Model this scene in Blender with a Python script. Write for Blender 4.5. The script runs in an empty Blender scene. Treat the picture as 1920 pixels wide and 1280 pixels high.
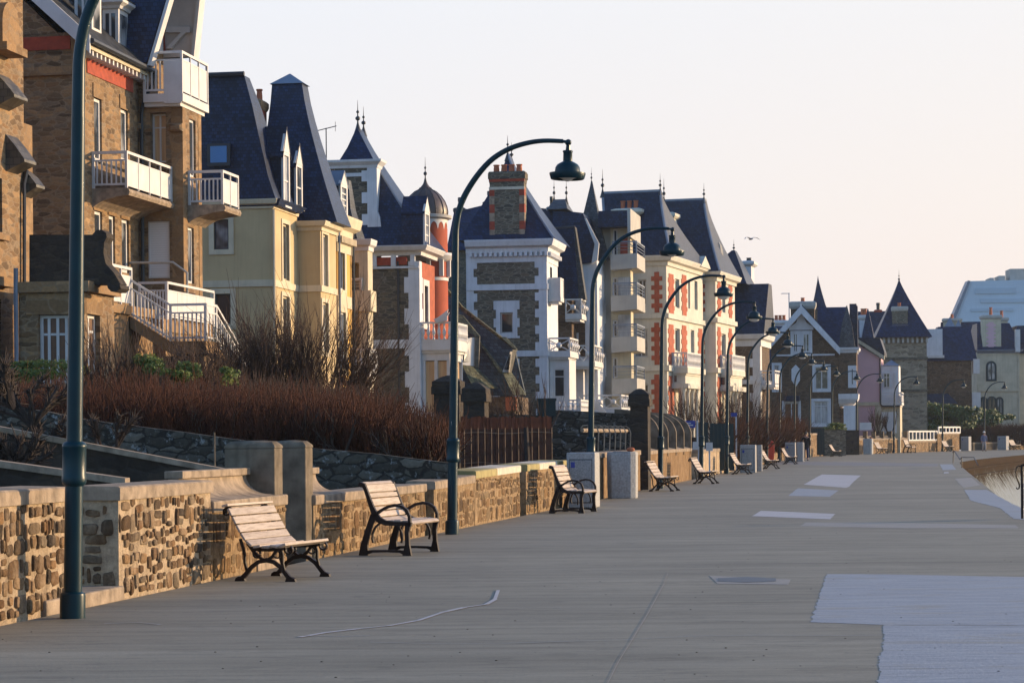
import bpy, bmesh, math, random
from mathutils import Vector, Matrix
rnd = random.Random(11)
C = bpy.context.scene.collection
rad = math.radians
FL, HC, ROLL = 4300.0, 1.5, 0.0087
SUN_AZ, SUN_EL = 68.0, 9.5

# ---------------------------------------------------------------- photograph <-> world
def ray(px, py):
    dx, dy = px-960.0, py-820.0
    c, s = math.cos(ROLL), math.sin(ROLL)
    return (dx*c-dy*s)/FL, -(dx*s+dy*c)/FL
def at(px, py, Y):
    a, b = ray(px, py)
    return Vector((a*Y, Y, HC+b*Y))
def ground(px, py, z=0.0):
    a, b = ray(px, py)
    Y = (z-HC)/b
    return Vector((a*Y, Y, z))
LINE = [(-60,-17.4),(0,-7.1),(19.5,-3.75),(35.8,-.95),(50.9,1.72),(66,4.25),(79,6.5),(90.5,8.45),(102.7,10.5),(118.1,13.1),(129,15.0),
        (142.4,17.5),(153.7,19.9),(166.6,23.2),(174.7,26.2),(183.9,30.6),(196.2,36.8),(206,42.4),(214,48),(222,55)]
SEA = [(-60,-6.6),(0,2.0),(19.5,5.3),(35,8.0),(59.8,12.5),(84,16.8),(101.9,20),(121,23.6),(130,26.1),(141,29.5),(160,35.9),(174,42.5),(186,50),(196,59),(204,70)]
def interp(tab, y):
    for (a, xa), (b, xb) in zip(tab, tab[1:]):
        if y <= b or (b, xb) == tab[-1]:
            return xa+(xb-xa)*(y-a)/(b-a)
def line_dir(Y):
    dx = interp(LINE, Y+4)-interp(LINE, Y-4)
    return math.atan2(dx, 8.0)
def on_line(Y, off=0.0):
    """a point off metres to the sea side of the lamp line at depth Y, and the azimuth of the line there"""
    a = line_dir(Y)
    return Vector((interp(LINE, Y)+off*math.cos(a), Y-off*math.sin(a), 0)), a
def y_at_px(px, off=0.0, py=860):
    lo, hi = 12.0, 221.0
    for _ in range(50):
        m = (lo+hi)/2
        p, a = on_line(m, off)
        x = 960+FL*p.x/p.y+(py-820)*ROLL
        if x < px: lo = m
        else: hi = m
    return lo

# ---------------------------------------------------------------- meshes
class MB:
    def __init__(s): s.v, s.f = [], []
    def add(s, vs, fs):
        n = len(s.v); s.v += [tuple(v) for v in vs]; s.f += [tuple(i+n for i in f) for f in fs]
    def box(s, x0, x1, y0, y1, z0, z1):
        s.add([(x0,y0,z0),(x1,y0,z0),(x1,y1,z0),(x0,y1,z0),(x0,y0,z1),(x1,y0,z1),(x1,y1,z1),(x0,y1,z1)],
              [(0,3,2,1),(4,5,6,7),(0,1,5,4),(1,2,6,5),(2,3,7,6),(3,0,4,7)])
    def loft(s, rings, cap=True, closed=True):
        n = len(rings[0]); vs = [p for r in rings for p in r]; fs = []
        for k in range(len(rings)-1):
            for i in range(n if closed else n-1):
                j = (i+1) % n
                fs.append((k*n+i, k*n+j, (k+1)*n+j, (k+1)*n+i))
        if cap:
            fs.append(tuple(range(n-1, -1, -1))); m = (len(rings)-1)*n
            fs.append(tuple(range(m, m+n)))
        s.add(vs, fs)
    def prism(s, poly, axis, d0, d1):
        g = {'x': lambda p, d: (d, p[0], p[1]), 'y': lambda p, d: (p[0], d, p[1]), 'z': lambda p, d: (p[0], p[1], d)}[axis]
        s.loft([[g(p, d0) for p in poly], [g(p, d1) for p in poly]])
    def tube(s, path, r, n=8, cap=True):
        path = [Vector(p) for p in path]
        rs = r if isinstance(r, (list, tuple)) else [r]*len(path)
        t = (path[1]-path[0]).normalized()
        u = t.orthogonal().normalized()
        rings = []
        for i, p in enumerate(path):
            a = path[max(i-1, 0)]; b = path[min(i+1, len(path)-1)]
            t = (b-a).normalized()
            u = (u-t*u.dot(t))
            u = u.normalized() if u.length > 1e-6 else t.orthogonal().normalized()
            w = t.cross(u)
            rings.append([p+(u*math.cos(k*2*math.pi/n)+w*math.sin(k*2*math.pi/n))*rs[i] for k in range(n)])
        s.loft(rings, cap)
    def lathe(s, prof, c=(0, 0), n=20, z0=0.0):
        s.loft([[(c[0]+max(r, 1e-4)*math.cos(k*2*math.pi/n), c[1]+max(r, 1e-4)*math.sin(k*2*math.pi/n), z0+z) for k in range(n)] for r, z in prof])
    def ball(s, c, r, n=8):
        s.lathe([(r*math.sin(math.pi*k/6), -r*math.cos(math.pi*k/6)) for k in range(7)], (c[0], c[1]), n, c[2])
    def strip(s, path, w, t, plane='xz', y0=0.0):
        """a flat bar of width w bent along a 2-D path in x,z, extruded from y0 to y0+t"""
        P2 = [Vector(p) for p in path]; L, Rr = [], []
        for i, p in enumerate(P2):
            a = P2[max(i-1, 0)]; b = P2[min(i+1, len(P2)-1)]
            d = (b-a).normalized(); nn = Vector((-d.y, d.x))
            ww = w[i] if isinstance(w, (list, tuple)) else w
            L.append(p+nn*ww/2); Rr.append(p-nn*ww/2)
        s.loft([[(l.x, y0, l.y), (l.x, y0+t, l.y), (r.x, y0+t, r.y), (r.x, y0, r.y)] for l, r in zip(L, Rr)])
    def build(s, name, mat, parent=None, smooth=False, bevel=0, loc=None):
        me = bpy.data.meshes.new(name)
        me.from_pydata(s.v, [], s.f)
        bm = bmesh.new(); bm.from_mesh(me)
        bmesh.ops.recalc_face_normals(bm, faces=bm.faces)
        bm.to_mesh(me); bm.free()
        if smooth:
            me.polygons.foreach_set('use_smooth', [True]*len(me.polygons))
        o = bpy.data.objects.new(name, me); C.objects.link(o)
        me.materials.append(mat)
        if parent: o.parent = parent
        if loc is not None: o.location = loc
        if bevel:
            m = o.modifiers.new('bevel', 'BEVEL'); m.width = bevel; m.segments = 2; m.limit_method = 'ANGLE'; m.angle_limit = rad(40)
        if smooth:
            m = o.modifiers.new('edges', 'EDGE_SPLIT'); m.split_angle = rad(40)
        return o
def tag(o, label=None, cat=None, group=None, kind=None):
    if label: o['label'] = label
    if cat: o['category'] = cat
    if group: o['group'] = group
    if kind: o['kind'] = kind
    return o
def empty(name, loc, rz=0.0, label=None, cat=None, group=None):
    o = bpy.data.objects.new(name, None); C.objects.link(o)
    o.location = loc; o.rotation_euler = (0, 0, rz); o.empty_display_size = .2
    return tag(o, label, cat, group)
def copy_tree(o, parent=None):
    c = o.copy(); C.objects.link(c)
    if parent: c.parent = parent
    for ch in list(o.children): copy_tree(ch, c)
    return c

# ---------------------------------------------------------------- materials
class NT:
    def __init__(s, name):
        s.m = bpy.data.materials.new(name); s.m.use_nodes = True
        s.n, s.l = s.m.node_tree.nodes, s.m.node_tree.links
        s.b = s.n['Principled BSDF']
    def new(s, t, ins={}, **kw):
        nd = s.n.new(t)
        for k, v in kw.items(): setattr(nd, k, v)
        for k, v in ins.items(): s.set(nd.inputs[k], v)
        return nd
    def set(s, sock, v):
        if isinstance(v, bpy.types.NodeSocket): s.l.new(v, sock)
        elif isinstance(v, (tuple, list)) and len(v) == 3 and sock.type == 'RGBA': sock.default_value = (*v, 1)
        else: sock.default_value = v
    def coord(s, scale=(1, 1, 1), rot=(0, 0, 0)):
        return s.new('ShaderNodeMapping', {'Vector': s.new('ShaderNodeTexCoord').outputs['Object'], 'Scale': scale, 'Rotation': rot}).outputs[0]
    def noise(s, vec, scale, detail=4, rough=.55, dist=0):
        return s.new('ShaderNodeTexNoise', {'Vector': vec, 'Scale': scale, 'Detail': detail, 'Roughness': rough, 'Distortion': dist}).outputs
    def ramp(s, fac, stops):
        r = s.new('ShaderNodeValToRGB', {'Fac': fac}); e = r.color_ramp.elements
        while len(e) < len(stops): e.new(.5)
        for k, (p, c) in enumerate(stops):
            e[k].position = p; e[k].color = (*c, 1) if isinstance(c, (tuple, list)) else (c, c, c, 1)
        return r.outputs['Color']
    def mix(s, fac, a, b, mode='MIX'):
        m = s.new('ShaderNodeMix', data_type='RGBA', blend_type=mode)
        s.set(m.inputs['Factor'], fac); s.set(m.inputs['A'], a); s.set(m.inputs['B'], b)
        return m.outputs['Result']
    def math(s, op, a, b=0.0, clamp=False):
        return s.new('ShaderNodeMath', {0: a, 1: b}, operation=op, use_clamp=clamp).outputs[0]
    def bump(s, h, strength=.4, dist=.02):
        s.set(s.b.inputs['Normal'], s.new('ShaderNodeBump', {'Height': h, 'Strength': strength, 'Distance': dist}).outputs[0])
    def done(s, col, rough=.8, spec=None, metal=None):
        s.set(s.b.inputs['Base Color'], col); s.set(s.b.inputs['Roughness'], rough)
        if spec is not None: s.set(s.b.inputs['Specular IOR Level'], spec)
        if metal is not None: s.set(s.b.inputs['Metallic'], metal)
        return s.m

def plain(name, col, rough=.7, var=.18, scale=1.5, spec=.4, metal=0, streak=0, bump=0):
    """paint, plaster, metal: base colour with soft mottling and, where asked, vertical weather streaks"""
    t = NT(name); v = t.coord()
    n = t.noise(v, scale, 6)[0]
    c = t.mix(t.ramp(n, [(.3, 0.), (.7, 1.)]), tuple(x*(1-var) for x in col), tuple(min(1, x*(1+var*.6)) for x in col))
    if streak:
        n2 = t.noise(t.coord((5, 5, .25)), 1.6, 5, .65)[0]
        c = t.mix(t.math('MULTIPLY', t.ramp(n2, [(.5, 0.), (.75, 1.)]), streak), c, tuple(x*.45 for x in col))
    if bump: t.bump(t.noise(v, 40, 3)[0], bump, .01)
    return t.done(c, rough, spec, metal)

def rubble(name, cols, mortar, size=(.3, .3, .18), mw=.06, cover=0.0, bump=.6, rnds=1.0, grime=.3, rounded=0, spots=0, streak=0):
    """stones set in mortar: size = metres per stone along x, y and z"""
    t = NT(name)
    base = t.coord(tuple(1/x for x in size))
    wob = t.noise(t.coord(), 2.2/size[2]*.3, 3)[1]
    vec = t.new('ShaderNodeVectorMath', {0: base, 1: t.new('ShaderNodeVectorMath', {0: wob, 1: (.7, .7, .7)}, operation='MULTIPLY').outputs[0]}, operation='ADD').outputs[0]
    v1 = t.new('ShaderNodeTexVoronoi', {'Vector': vec, 'Scale': 1.0, 'Randomness': rnds}, feature='F1')
    v2 = t.new('ShaderNodeTexVoronoi', {'Vector': vec, 'Scale': 1.0, 'Randomness': rnds}, feature='DISTANCE_TO_EDGE')
    sep = t.new('ShaderNodeSeparateColor', {0: v1.outputs['Color']})
    k = len(cols)
    st = t.ramp(sep.outputs[0], [(i/max(k-1, 1), c) for i, c in enumerate(cols)])
    fine = t.noise(t.coord(), 14, 6, .65)[0]
    st = t.mix(.55, st, t.ramp(fine, [(.25, .25), (.75, 1.)]), 'MULTIPLY')
    st = t.mix(.5, st, t.ramp(sep.outputs[1], [(0, .55), (1, 1.)]), 'MULTIPLY')
    edge = t.math('ADD', v2.outputs['Distance'], t.math('MULTIPLY', t.math('SUBTRACT', fine, .5), mw*1.1))
    m = t.ramp(edge, [(mw*.7, 1.), (mw*1.35, 0.)])
    if rounded: m = t.math('MAXIMUM', m, t.ramp(t.math('ADD', v1.outputs['Distance'], t.math('MULTIPLY', t.math('SUBTRACT', fine, .5), .22)), [(rounded-.05, 0.), (rounded+.07, 1.)]))
    if cover:
        big = t.noise(t.coord(), 1.9, 5, .7)[0]
        m = t.math('MAXIMUM', m, t.math('MULTIPLY', t.ramp(big, [(.5, 0.), (.68, 1.)]), cover))
    mc = t.mix(t.ramp(fine, [(.3, 0.), (.75, 1.)]), tuple(x*.72 for x in mortar), mortar)
    c = t.mix(m, st, mc)
    if grime:
        g = t.noise(t.coord((1.2, 1.2, .35)), 1.1, 6, .65)[0]
        c = t.mix(t.math('MULTIPLY', t.ramp(g, [(.48, 0.), (.72, 1.)]), grime), c, tuple(x*.3 for x in cols[0]))
    if streak:
        g = t.noise(t.coord((9, 9, .8)), 1.8, 6, .7, .4)[0]
        c = t.mix(t.math('MULTIPLY', t.ramp(g, [(.52, 0.), (.66, 1.)]), streak), c, tuple(x*.34 for x in cols[0]))
        c = t.mix(t.math('MULTIPLY', t.ramp(g, [(.28, 1.), (.42, 0.)]), streak*.9), c, mortar)
    if spots:
        g = t.noise(t.coord(), 5.5, 6, .75)[0]
        c = t.mix(t.math('MULTIPLY', t.ramp(g, [(.56, 0.), (.66, 1.)]), spots), c, (.34, .36, .36))
    h = t.math('ADD', t.math('MINIMUM', v2.outputs['Distance'], .25), t.math('MULTIPLY', fine, .12))
    t.bump(h, bump, .05)
    return t.done(c, .9, .25)

def slate(name, col, row=.24, lichen=0.0, rough=.5, spec=.5, lcol=(.16, .12, .04)):
    t = NT(name)
    sp = t.new('ShaderNodeSeparateXYZ', {0: t.new('ShaderNodeTexCoord').outputs['Object']})
    vec = t.new('ShaderNodeCombineXYZ', {0: t.math('ADD', sp.outputs[0], sp.outputs[1]), 1: sp.outputs[2], 2: 0.}).outputs[0]
    br = t.new('ShaderNodeTexBrick', {'Vector': vec, 'Color1': tuple(x*.55 for x in col), 'Color2': tuple(x*1.7 for x in col), 'Mortar': tuple(x*.35 for x in col),
        'Scale': 1.0, 'Mortar Size': .012, 'Mortar Smooth': .3, 'Bias': 0., 'Brick Width': row*1.15, 'Row Height': row})
    n = t.noise(t.coord(), .9, 6, .65)[0]
    c = t.mix(.6, br.outputs['Color'], t.ramp(n, [(.3, .55), (.7, 1.)]), 'MULTIPLY')
    if lichen:
        n2 = t.noise(t.coord(), 1.7, 7, .75)[0]
        c = t.mix(t.math('MULTIPLY', t.ramp(n2, [(.55, 0.), (.7, 1.)]), lichen), c, lcol)
    t.bump(t.math('ADD', br.outputs['Fac'], t.math('MULTIPLY', n, .4)), .35, .012)
    return t.done(c, rough, spec)
MAT = {}
def make_mats():
    W = (.57, .545, .52)
    M = MAT
    M['white'] = plain('white_paint', W, .6, .12, 2, streak=.22)
    M['white_wall'] = plain('white_wall_paint', (.60, .60, .61), .8, .14, 1.2, streak=.35)
    M['cream'] = plain('cream_render', (.53, .455, .32), .88, .2, 1.1, streak=.4)
    M['beige'] = plain('beige_render', (.52, .385, .205), .9, .15, .6, streak=.22, bump=.2)
    M['beige_trim'] = plain('pale_render_trim', (.60, .50, .345), .87, .14, 1.5, streak=.25)
    M['yellow'] = plain('yellow_render', (.64, .365, .085), .87, .14, 1, streak=.2)
    M['orange'] = plain('orange_brick_paint', (.37, .088, .040), .88, .28, 3, streak=.3)
    M['turret_red'] = plain('deep_red_turret_paint', (.36, .065, .026), .85, .15, 2, streak=.2)
    M['redbrick'] = plain('red_brick', (.33, .055, .025), .85, .3, 5)
    M['ivory'] = plain('ivory_render', (.58, .535, .44), .87, .14, 1.1, streak=.35)
    M['pink'] = plain('pink_render', (.62, .39, .41), .85, .08, 1)
    M['concrete'] = plain('balcony_concrete', (.42, .39, .34), .85, .14, 1.3, streak=.3)
    M['coping'] = plain('coping_concrete', (.31, .235, .165), .92, .45, 5.5, .2, streak=.6, bump=.6)
    M['coping_pale'] = plain('pale_coping_stone', (.58, .50, .38), .88, .2, 5, streak=.25, bump=.4)
    M['coping_olive'] = plain('olive_coping_stone', (.33, .27, .11), .9, .25, 5, bump=.3)  # olive coping tone, alternates with the pale stones along the wall tops
    M['pier'] = plain('pier_concrete', (.175, .138, .098), .93, .55, 3.5, .15, streak=.65, bump=.6)
    M['cottage'] = slate('mossy_cottage_slate', (.034, .055, .066), .16, .35, .6, .35, (.07, .075, .05))
    M['cottage_moss'] = slate('lichen_covered_slate', (.10, .10, .06), .16, .8, .8, .2, (.26, .21, .07))
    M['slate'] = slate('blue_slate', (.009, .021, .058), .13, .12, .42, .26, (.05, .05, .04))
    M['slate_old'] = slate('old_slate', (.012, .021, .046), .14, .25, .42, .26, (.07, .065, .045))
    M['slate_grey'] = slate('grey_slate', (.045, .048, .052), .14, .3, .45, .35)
    M['hood'] = slate('hood_slate', (.07, .06, .045), .18, .5)
    M['zinc'] = plain('zinc_sheet', (.16, .19, .24), .45, .2, 2, .5)
    M['copper'] = plain('brown_copper_sheet', (.085, .055, .042), .45, .3, 3, .5)
    M['lead'] = plain('dark_lead', (.03, .033, .038), .5, .2, 3)
    M['terra'] = plain('terracotta', (.42, .12, .05), .85, .2, 4)
    M['stone_b'] = rubble('brown_house_stone', [(.34, .19, .085), (.14, .09, .05), (.44, .27, .13), (.22, .135, .07), (.30, .22, .14)], (.30, .21, .125), (.36, .36, .125), .05, .25, .5)
    M['quoin_b'] = rubble('brown_dressed_stone', [(.42, .25, .115), (.29, .175, .085), (.47, .295, .15)], (.28, .19, .11), (.6, .6, .3), .03, .15, .3)
    M['stone_black'] = rubble('blackened_stone', [(.05, .038, .028), (.085, .062, .042), (.035, .029, .025)], (.05, .04, .031), (.34, .34, .15), .05, .2, .8, grime=.5)
    M['stone_g'] = rubble('grey_house_stone', [(.125, .105, .07), (.085, .075, .062), (.19, .15, .095), (.105, .095, .075)], (.20, .17, .125), (.42, .42, .15), .05, .0, .35)
    M['stone_g2'] = rubble('grey_coursed_stone', [(.17, .145, .10), (.10, .088, .07), (.21, .165, .11), (.12, .11, .085)], (.24, .21, .155), (.38, .38, .13), .06, .0, .35)
    M['stone_br'] = rubble('brown_granite', [(.15, .09, .05), (.10, .065, .042), (.19, .12, .07)], (.18, .13, .09), (.45, .45, .2), .04, 0, .3)
    M['cobble'] = rubble('cobble_wall_stone', [(.22, .115, .05), (.10, .07, .045), (.27, .16, .075), (.155, .10, .058), (.18, .145, .10), (.31, .19, .10), (.12, .075, .04)],
                         (.56, .41, .27), (.165, .165, .175), .09, .25, 1.0, .85, .12, rounded=.50)
    M['cobble2'] = rubble('cobble_wall_weathered', [(.22, .13, .065), (.12, .085, .055), (.28, .18, .10), (.16, .115, .075), (.07, .055, .045)],
                          (.50, .36, .23), (.165, .165, .15), .08, .75, 1.0, .9, .3, rounded=.52, streak=.35)
    M['lichenwall'] = rubble('lichen_garden_stone', [(.115, .10, .075), (.05, .044, .034), (.18, .16, .125), (.07, .062, .048)], (.03, .026, .02), (.36, .36, .15), .07, 0, 1.0, grime=.3, spots=.75)
    def wallstone(name, cols, film, cover, streak):
        """loose stones: every stone its own tone, partly smeared with mortar and run-off"""
        t = NT(name)
        rr = t.new('ShaderNodeNewGeometry').outputs['Random Per Island']
        c = t.ramp(rr, [(i/(len(cols)-1), q) for i, q in enumerate(cols)])
        r2 = t.math('FRACT', t.math('MULTIPLY', rr, 17.3))
        c = t.mix(.75, c, t.ramp(r2, [(0, .45), (1, 1.)]), 'MULTIPLY')
        n = t.noise(t.coord(), 11, 8, .7)[0]; n2 = t.noise(t.coord(), 45, 4, .7)[0]; n3 = t.noise(t.coord((1, 1, .6)), 3.4, 7, .72)[0]
        c = t.mix(.75, c, t.ramp(n, [(.28, .35), (.7, 1.1)]), 'MULTIPLY')
        c = t.mix(.4, c, t.ramp(n2, [(.3, .4), (.7, 1.)]), 'MULTIPLY')
        c = t.mix(t.math('MULTIPLY', t.ramp(n3, [(.50, 0.), (.62, 1.)]), cover), c, t.mix(n, tuple(x*.6 for x in film), film))
        g = t.noise(t.coord((8, 8, .7)), 1.9, 7, .7, .4)[0]
        c = t.mix(t.math('MULTIPLY', t.ramp(g, [(.52, 0.), (.66, 1.)]), streak), c, tuple(x*.22 for x in film))
        t.bump(t.math('ADD', n, t.math('MULTIPLY', n2, .6)), .9, .03)
        return t.done(c, .92, .2)
    M['wstone'] = wallstone('cobble_wall_stone', [(.25, .125, .05), (.12, .078, .046), (.34, .19, .085), (.18, .11, .062), (.30, .22, .14), (.38, .22, .10), (.075, .055, .04)], (.56, .41, .26), .38, .25)
    M['wstone2'] = wallstone('stained_wall_stone', [(.28, .145, .055), (.13, .078, .04), (.36, .205, .085), (.19, .108, .05), (.30, .21, .115)], (.46, .31, .17), .85, .7)
    def mortar(name, col, streak):
        t = NT(name); n = t.noise(t.coord(), 7, 8, .75)[0]; n2 = t.noise(t.coord(), 34, 5, .7)[0]; n3 = t.noise(t.coord((1, 1, .5)), 1.8, 7, .72)[0]
        c = t.ramp(n, [(.3, tuple(x*.36 for x in col)), (.52, tuple(x*.85 for x in col)), (.72, tuple(min(x*1.15, 1) for x in col))])
        c = t.mix(.45, c, t.ramp(n2, [(.3, .5), (.7, 1.)]), 'MULTIPLY')
        c = t.mix(t.math('MULTIPLY', t.ramp(n3, [(.5, 0.), (.66, 1.)]), .6), c, tuple(x*.3 for x in col))
        g = t.noise(t.coord((8, 8, .7)), 1.9, 7, .7, .4)[0]
        c = t.mix(t.math('MULTIPLY', t.ramp(g, [(.5, 0.), (.66, 1.)]), streak), c, tuple(x*.24 for x in col))
        t.bump(t.math('ADD', n, n2), .9, .03); return t.done(c, .93, .15)
    M['mortar'] = mortar('pale_rough_mortar', (.62, .46, .30), .2); M['mortar2'] = mortar('stained_mortar', (.46, .31, .17), .75)
    t = NT('streaked_wall_render')
    n = t.noise(t.coord((7, 7, .9)), 2.2, 7, .7, .6)[0]
    n2 = t.noise(t.coord((1, 1, .6)), 2.6, 6, .7)[0]
    n3 = t.noise(t.coord(), 16, 5, .7)[0]
    c = t.ramp(n, [(.34, (.055, .034, .02)), (.44, (.17, .095, .042)), (.53, (.26, .155, .07)), (.66, (.46, .33, .20))])
    c = t.mix(t.ramp(n2, [(.5, 0.), (.75, .8)]), c, (.13, .075, .035))
    c = t.mix(.5, c, t.ramp(n3, [(.3, .45), (.65, 1.)]), 'MULTIPLY')
    t.bump(t.math('ADD', n, n3), .7, .03)
    M['stucco'] = t.done(c, .92, .2)
    M['stained'] = rubble('stained_wall_stone', [(.22, .115, .042), (.09, .055, .032), (.28, .155, .06), (.13, .072, .035), (.32, .20, .10)], (.36, .24, .13), (.24, .24, .15), .06, .5, 1.0, .95, .6, rounded=.62, streak=.95)
    t = NT('promenade_concrete')
    n = t.noise(t.coord((.16, 2.2, 1), (0, 0, rad(9.7))), 1.3, 8, .7, .4)[0]
    n2 = t.noise(t.coord((.05, .35, 1), (0, 0, rad(9.7))), 1.0, 5, .6)[0]
    n3 = t.noise(t.coord(), 30, 4, .7)[0]
    n4 = t.noise(t.coord(), .35, 5, .6)[0]
    c = t.ramp(n, [(.28, (.20, .172, .116)), (.5, (.28, .247, .175)), (.74, (.355, .318, .232))])
    c = t.mix(.8, c, t.ramp(n2, [(.3, .62), (.7, 1.)]), 'MULTIPLY')
    c = t.mix(.35, c, t.ramp(n3, [(.3, .5), (.7, 1.)]), 'MULTIPLY')
    c = t.mix(.4, c, t.ramp(n4, [(.35, .6), (.6, 1.)]), 'MULTIPLY')
    n5 = t.noise(t.coord((.6, 1.6, 1), (0, 0, rad(9.7))), 2.2, 9, .8, 1.2)[0]
    c = t.mix(.55, c, t.ramp(n5, [(.38, .55), (.5, 1.), (.62, 1.), (.70, .8)]), 'MULTIPLY')
    vo = t.new('ShaderNodeTexVoronoi', {'Vector': t.coord(), 'Scale': 90.}, feature='F1')
    c = t.mix(t.math('MULTIPLY', t.ramp(vo.outputs['Distance'], [(.16, 1.), (.26, 0.)]), .35), c, (.12, .11, .10))
    t.bump(t.math('ADD', t.math('MULTIPLY', n, .6), n3), .45, .008)
    M['prom'] = t.done(c, .75, .35)
    def patch(name, lo, hi):
        t = NT(name)
        n = t.noise(t.coord((1.3, 11, 1), (0, 0, rad(6))), 1.0, 9, .75, .7)[0]
        nb = t.noise(t.coord((.7, 1.6, 1)), 1.0, 7, .75, .6)[0]
        n3 = t.noise(t.coord(), 28, 4, .7)[0]
        c = t.ramp(n, [(.3, lo), (.7, hi)])
        c = t.mix(.5, c, t.ramp(n3, [(.3, .55), (.7, 1.)]), 'MULTIPLY')
        c = t.mix(t.ramp(nb, [(.52, 0.), (.72, .75)]), c, (.25, .22, .16))
        t.bump(t.math('ADD', n, n3), .6, .01)
        return t.done(c, .7, .4)
    M['patch'] = patch('pale_repair_concrete', (.20, .212, .225), (.37, .385, .40))
    M['patch_faint'] = patch('slightly_paler_concrete', (.25, .22, .18), (.33, .295, .245))
    M['patch_white'] = patch('fresh_repair_concrete', (.40, .375, .365), (.50, .47, .455))
    M['patch_dark'] = patch('damp_concrete', (.16, .15, .14), (.22, .205, .19))
    M['green'] = plain('dark_green_enamel', (.002, .024, .034), .36, .25, 4, .2, streak=.2)
    M['globe'] = plain('opal_glass', (.75, .73, .70), .25, .04, 2, .5)
    t = NT('weathered_bench_slat'); n = t.noise(t.coord((30, 2.5, 30)), 1.6, 7, .7)[0]; oi = t.new('ShaderNodeObjectInfo').outputs['Random']
    c = t.ramp(n, [(.3, (.26, .19, .14)), (.5, (.46, .36, .28)), (.72, (.58, .48, .39))])
    c = t.mix(.6, c, t.ramp(oi, [(0, .62), (1, 1.)]), 'MULTIPLY'); t.bump(n, .3, .004)
    M['wood'] = t.done(c, .6, .35)
    M['iron'] = plain('brown_black_iron', (.018, .010, .008), .55, .35, 8, .25)
    M['granite'] = plain('grey_granite_concrete', (.36, .345, .325), .88, .3, 22, .3, streak=.3, bump=.5)
    M['granite_panel'] = plain('speckled_granite_panel', (.29, .285, .275), .88, .4, 40, .3, streak=.25)
    M['blue'] = plain('blue_enamel', (.02, .04, .24), .4, .1, 4)
    M['post'] = plain('pale_post_paint', (.5, .5, .5), .5, .1, 4)
    M['fence'] = plain('brown_willow_screen', (.085, .032, .018), .9, .4, 6)
    M['wire'] = plain('rusty_wire', (.20, .11, .06), .6, .3, 9)
    M['fence_red'] = plain('reddish_willow_top', (.13, .035, .014), .9, .35, 6)
    M['darkgreen'] = plain('dark_green_boards', (.008, .022, .022), .6, .2, 3)
    M['twig'] = plain('bare_twig_bark', (.046, .021, .011), .85, .5, 2)
    M['twig2'] = plain('red_brown_twig_bark', (.062, .020, .009), .9, .75, .9, .2)
    M['bark'] = plain('dark_branch_bark', (.045, .03, .022), .9, .4, 6, bump=.5)
    t = NT('spring_leaf'); n = t.noise(t.coord(), 1.8, 4)[0]
    M['leaf'] = t.done(t.ramp(n, [(.3, (.05, .08, .012)), (.7, (.14, .17, .025))]), .6, .3)
    t = NT('dark_evergreen_leaf'); n = t.noise(t.coord(), 1.2, 4)[0]
    M['leaf2'] = t.done(t.ramp(n, [(.3, (.014, .042, .008)), (.7, (.05, .10, .018))]), .6, .3)
    M['glass'] = plain('window_glass', (.02, .024, .03), .06, .3, .6, .6)
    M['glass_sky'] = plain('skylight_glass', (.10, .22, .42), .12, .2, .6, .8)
    t = NT('net_curtain'); n = t.noise(t.coord((14, 14, .8)), 1.5, 3)[0]
    oi = t.new('ShaderNodeObjectInfo').outputs['Random']; gz = t.noise(t.coord((1, 1, .8)), 1.2, 2)[0]
    c = t.mix(t.ramp(t.math('ADD', t.math('MULTIPLY', oi, .5), gz), [(.55, 1.), (.8, 0.)]), (.03, .035, .04), t.ramp(n, [(.3, (.26, .27, .29)), (.7, (.50, .50, .50))]))
    M['curtain'] = t.done(c, .12, .6)
    t = NT('warm_blind'); n = t.noise(t.coord((10, 10, .6)), 1.5, 3)[0]
    M['blind'] = t.done(t.ramp(n, [(.3, (.42, .24, .12)), (.7, (.55, .38, .2))]), .4, .4)
    t = NT('roller_shutter')
    w = t.new('ShaderNodeTexWave', {'Vector': t.coord(), 'Scale': 4.5}, wave_type='BANDS', bands_direction='Z').outputs['Fac']
    t.bump(w, .15, .004)
    M['shutter'] = t.done(t.ramp(w, [(0., (.56, .555, .55)), (.3, (.66, .65, .645))]), .5, .3)
    M['brownwood'] = plain('varnished_brown_wood', (.12, .05, .02), .5, .3, 4)
    M['soil'] = plain('dark_garden_soil', (.05, .038, .024), .95, .4, .8, bump=.5)
    t = NT('garden_turf'); n = t.noise(t.coord(), .5, 6)[0]
    M['turf'] = t.done(t.ramp(n, [(.3, (.035, .03, .016)), (.7, (.05, .06, .02))]), .95, .1)
    t = NT('sea_water'); t.bump(t.noise(t.coord(), .8, 6)[0], .5, .3)
    M['water'] = t.done((.02, .05, .06), .12, .5)
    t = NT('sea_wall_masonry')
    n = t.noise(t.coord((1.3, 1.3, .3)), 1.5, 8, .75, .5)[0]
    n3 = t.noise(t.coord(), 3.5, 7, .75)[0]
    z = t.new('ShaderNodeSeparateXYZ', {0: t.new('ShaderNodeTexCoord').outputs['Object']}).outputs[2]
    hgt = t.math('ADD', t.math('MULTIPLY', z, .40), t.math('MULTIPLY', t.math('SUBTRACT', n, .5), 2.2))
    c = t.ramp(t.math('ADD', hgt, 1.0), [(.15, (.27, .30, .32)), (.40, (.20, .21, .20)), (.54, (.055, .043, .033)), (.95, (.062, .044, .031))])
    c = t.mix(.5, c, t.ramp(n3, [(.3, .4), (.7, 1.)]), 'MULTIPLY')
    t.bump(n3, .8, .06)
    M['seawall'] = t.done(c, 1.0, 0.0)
    M['red_box'] = plain('orange_red_plastic', (.55, .05, .015), .45, .1, 3)
    M['skin'] = plain('skin', (.42, .22, .15), .6, .1, 8)
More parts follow.
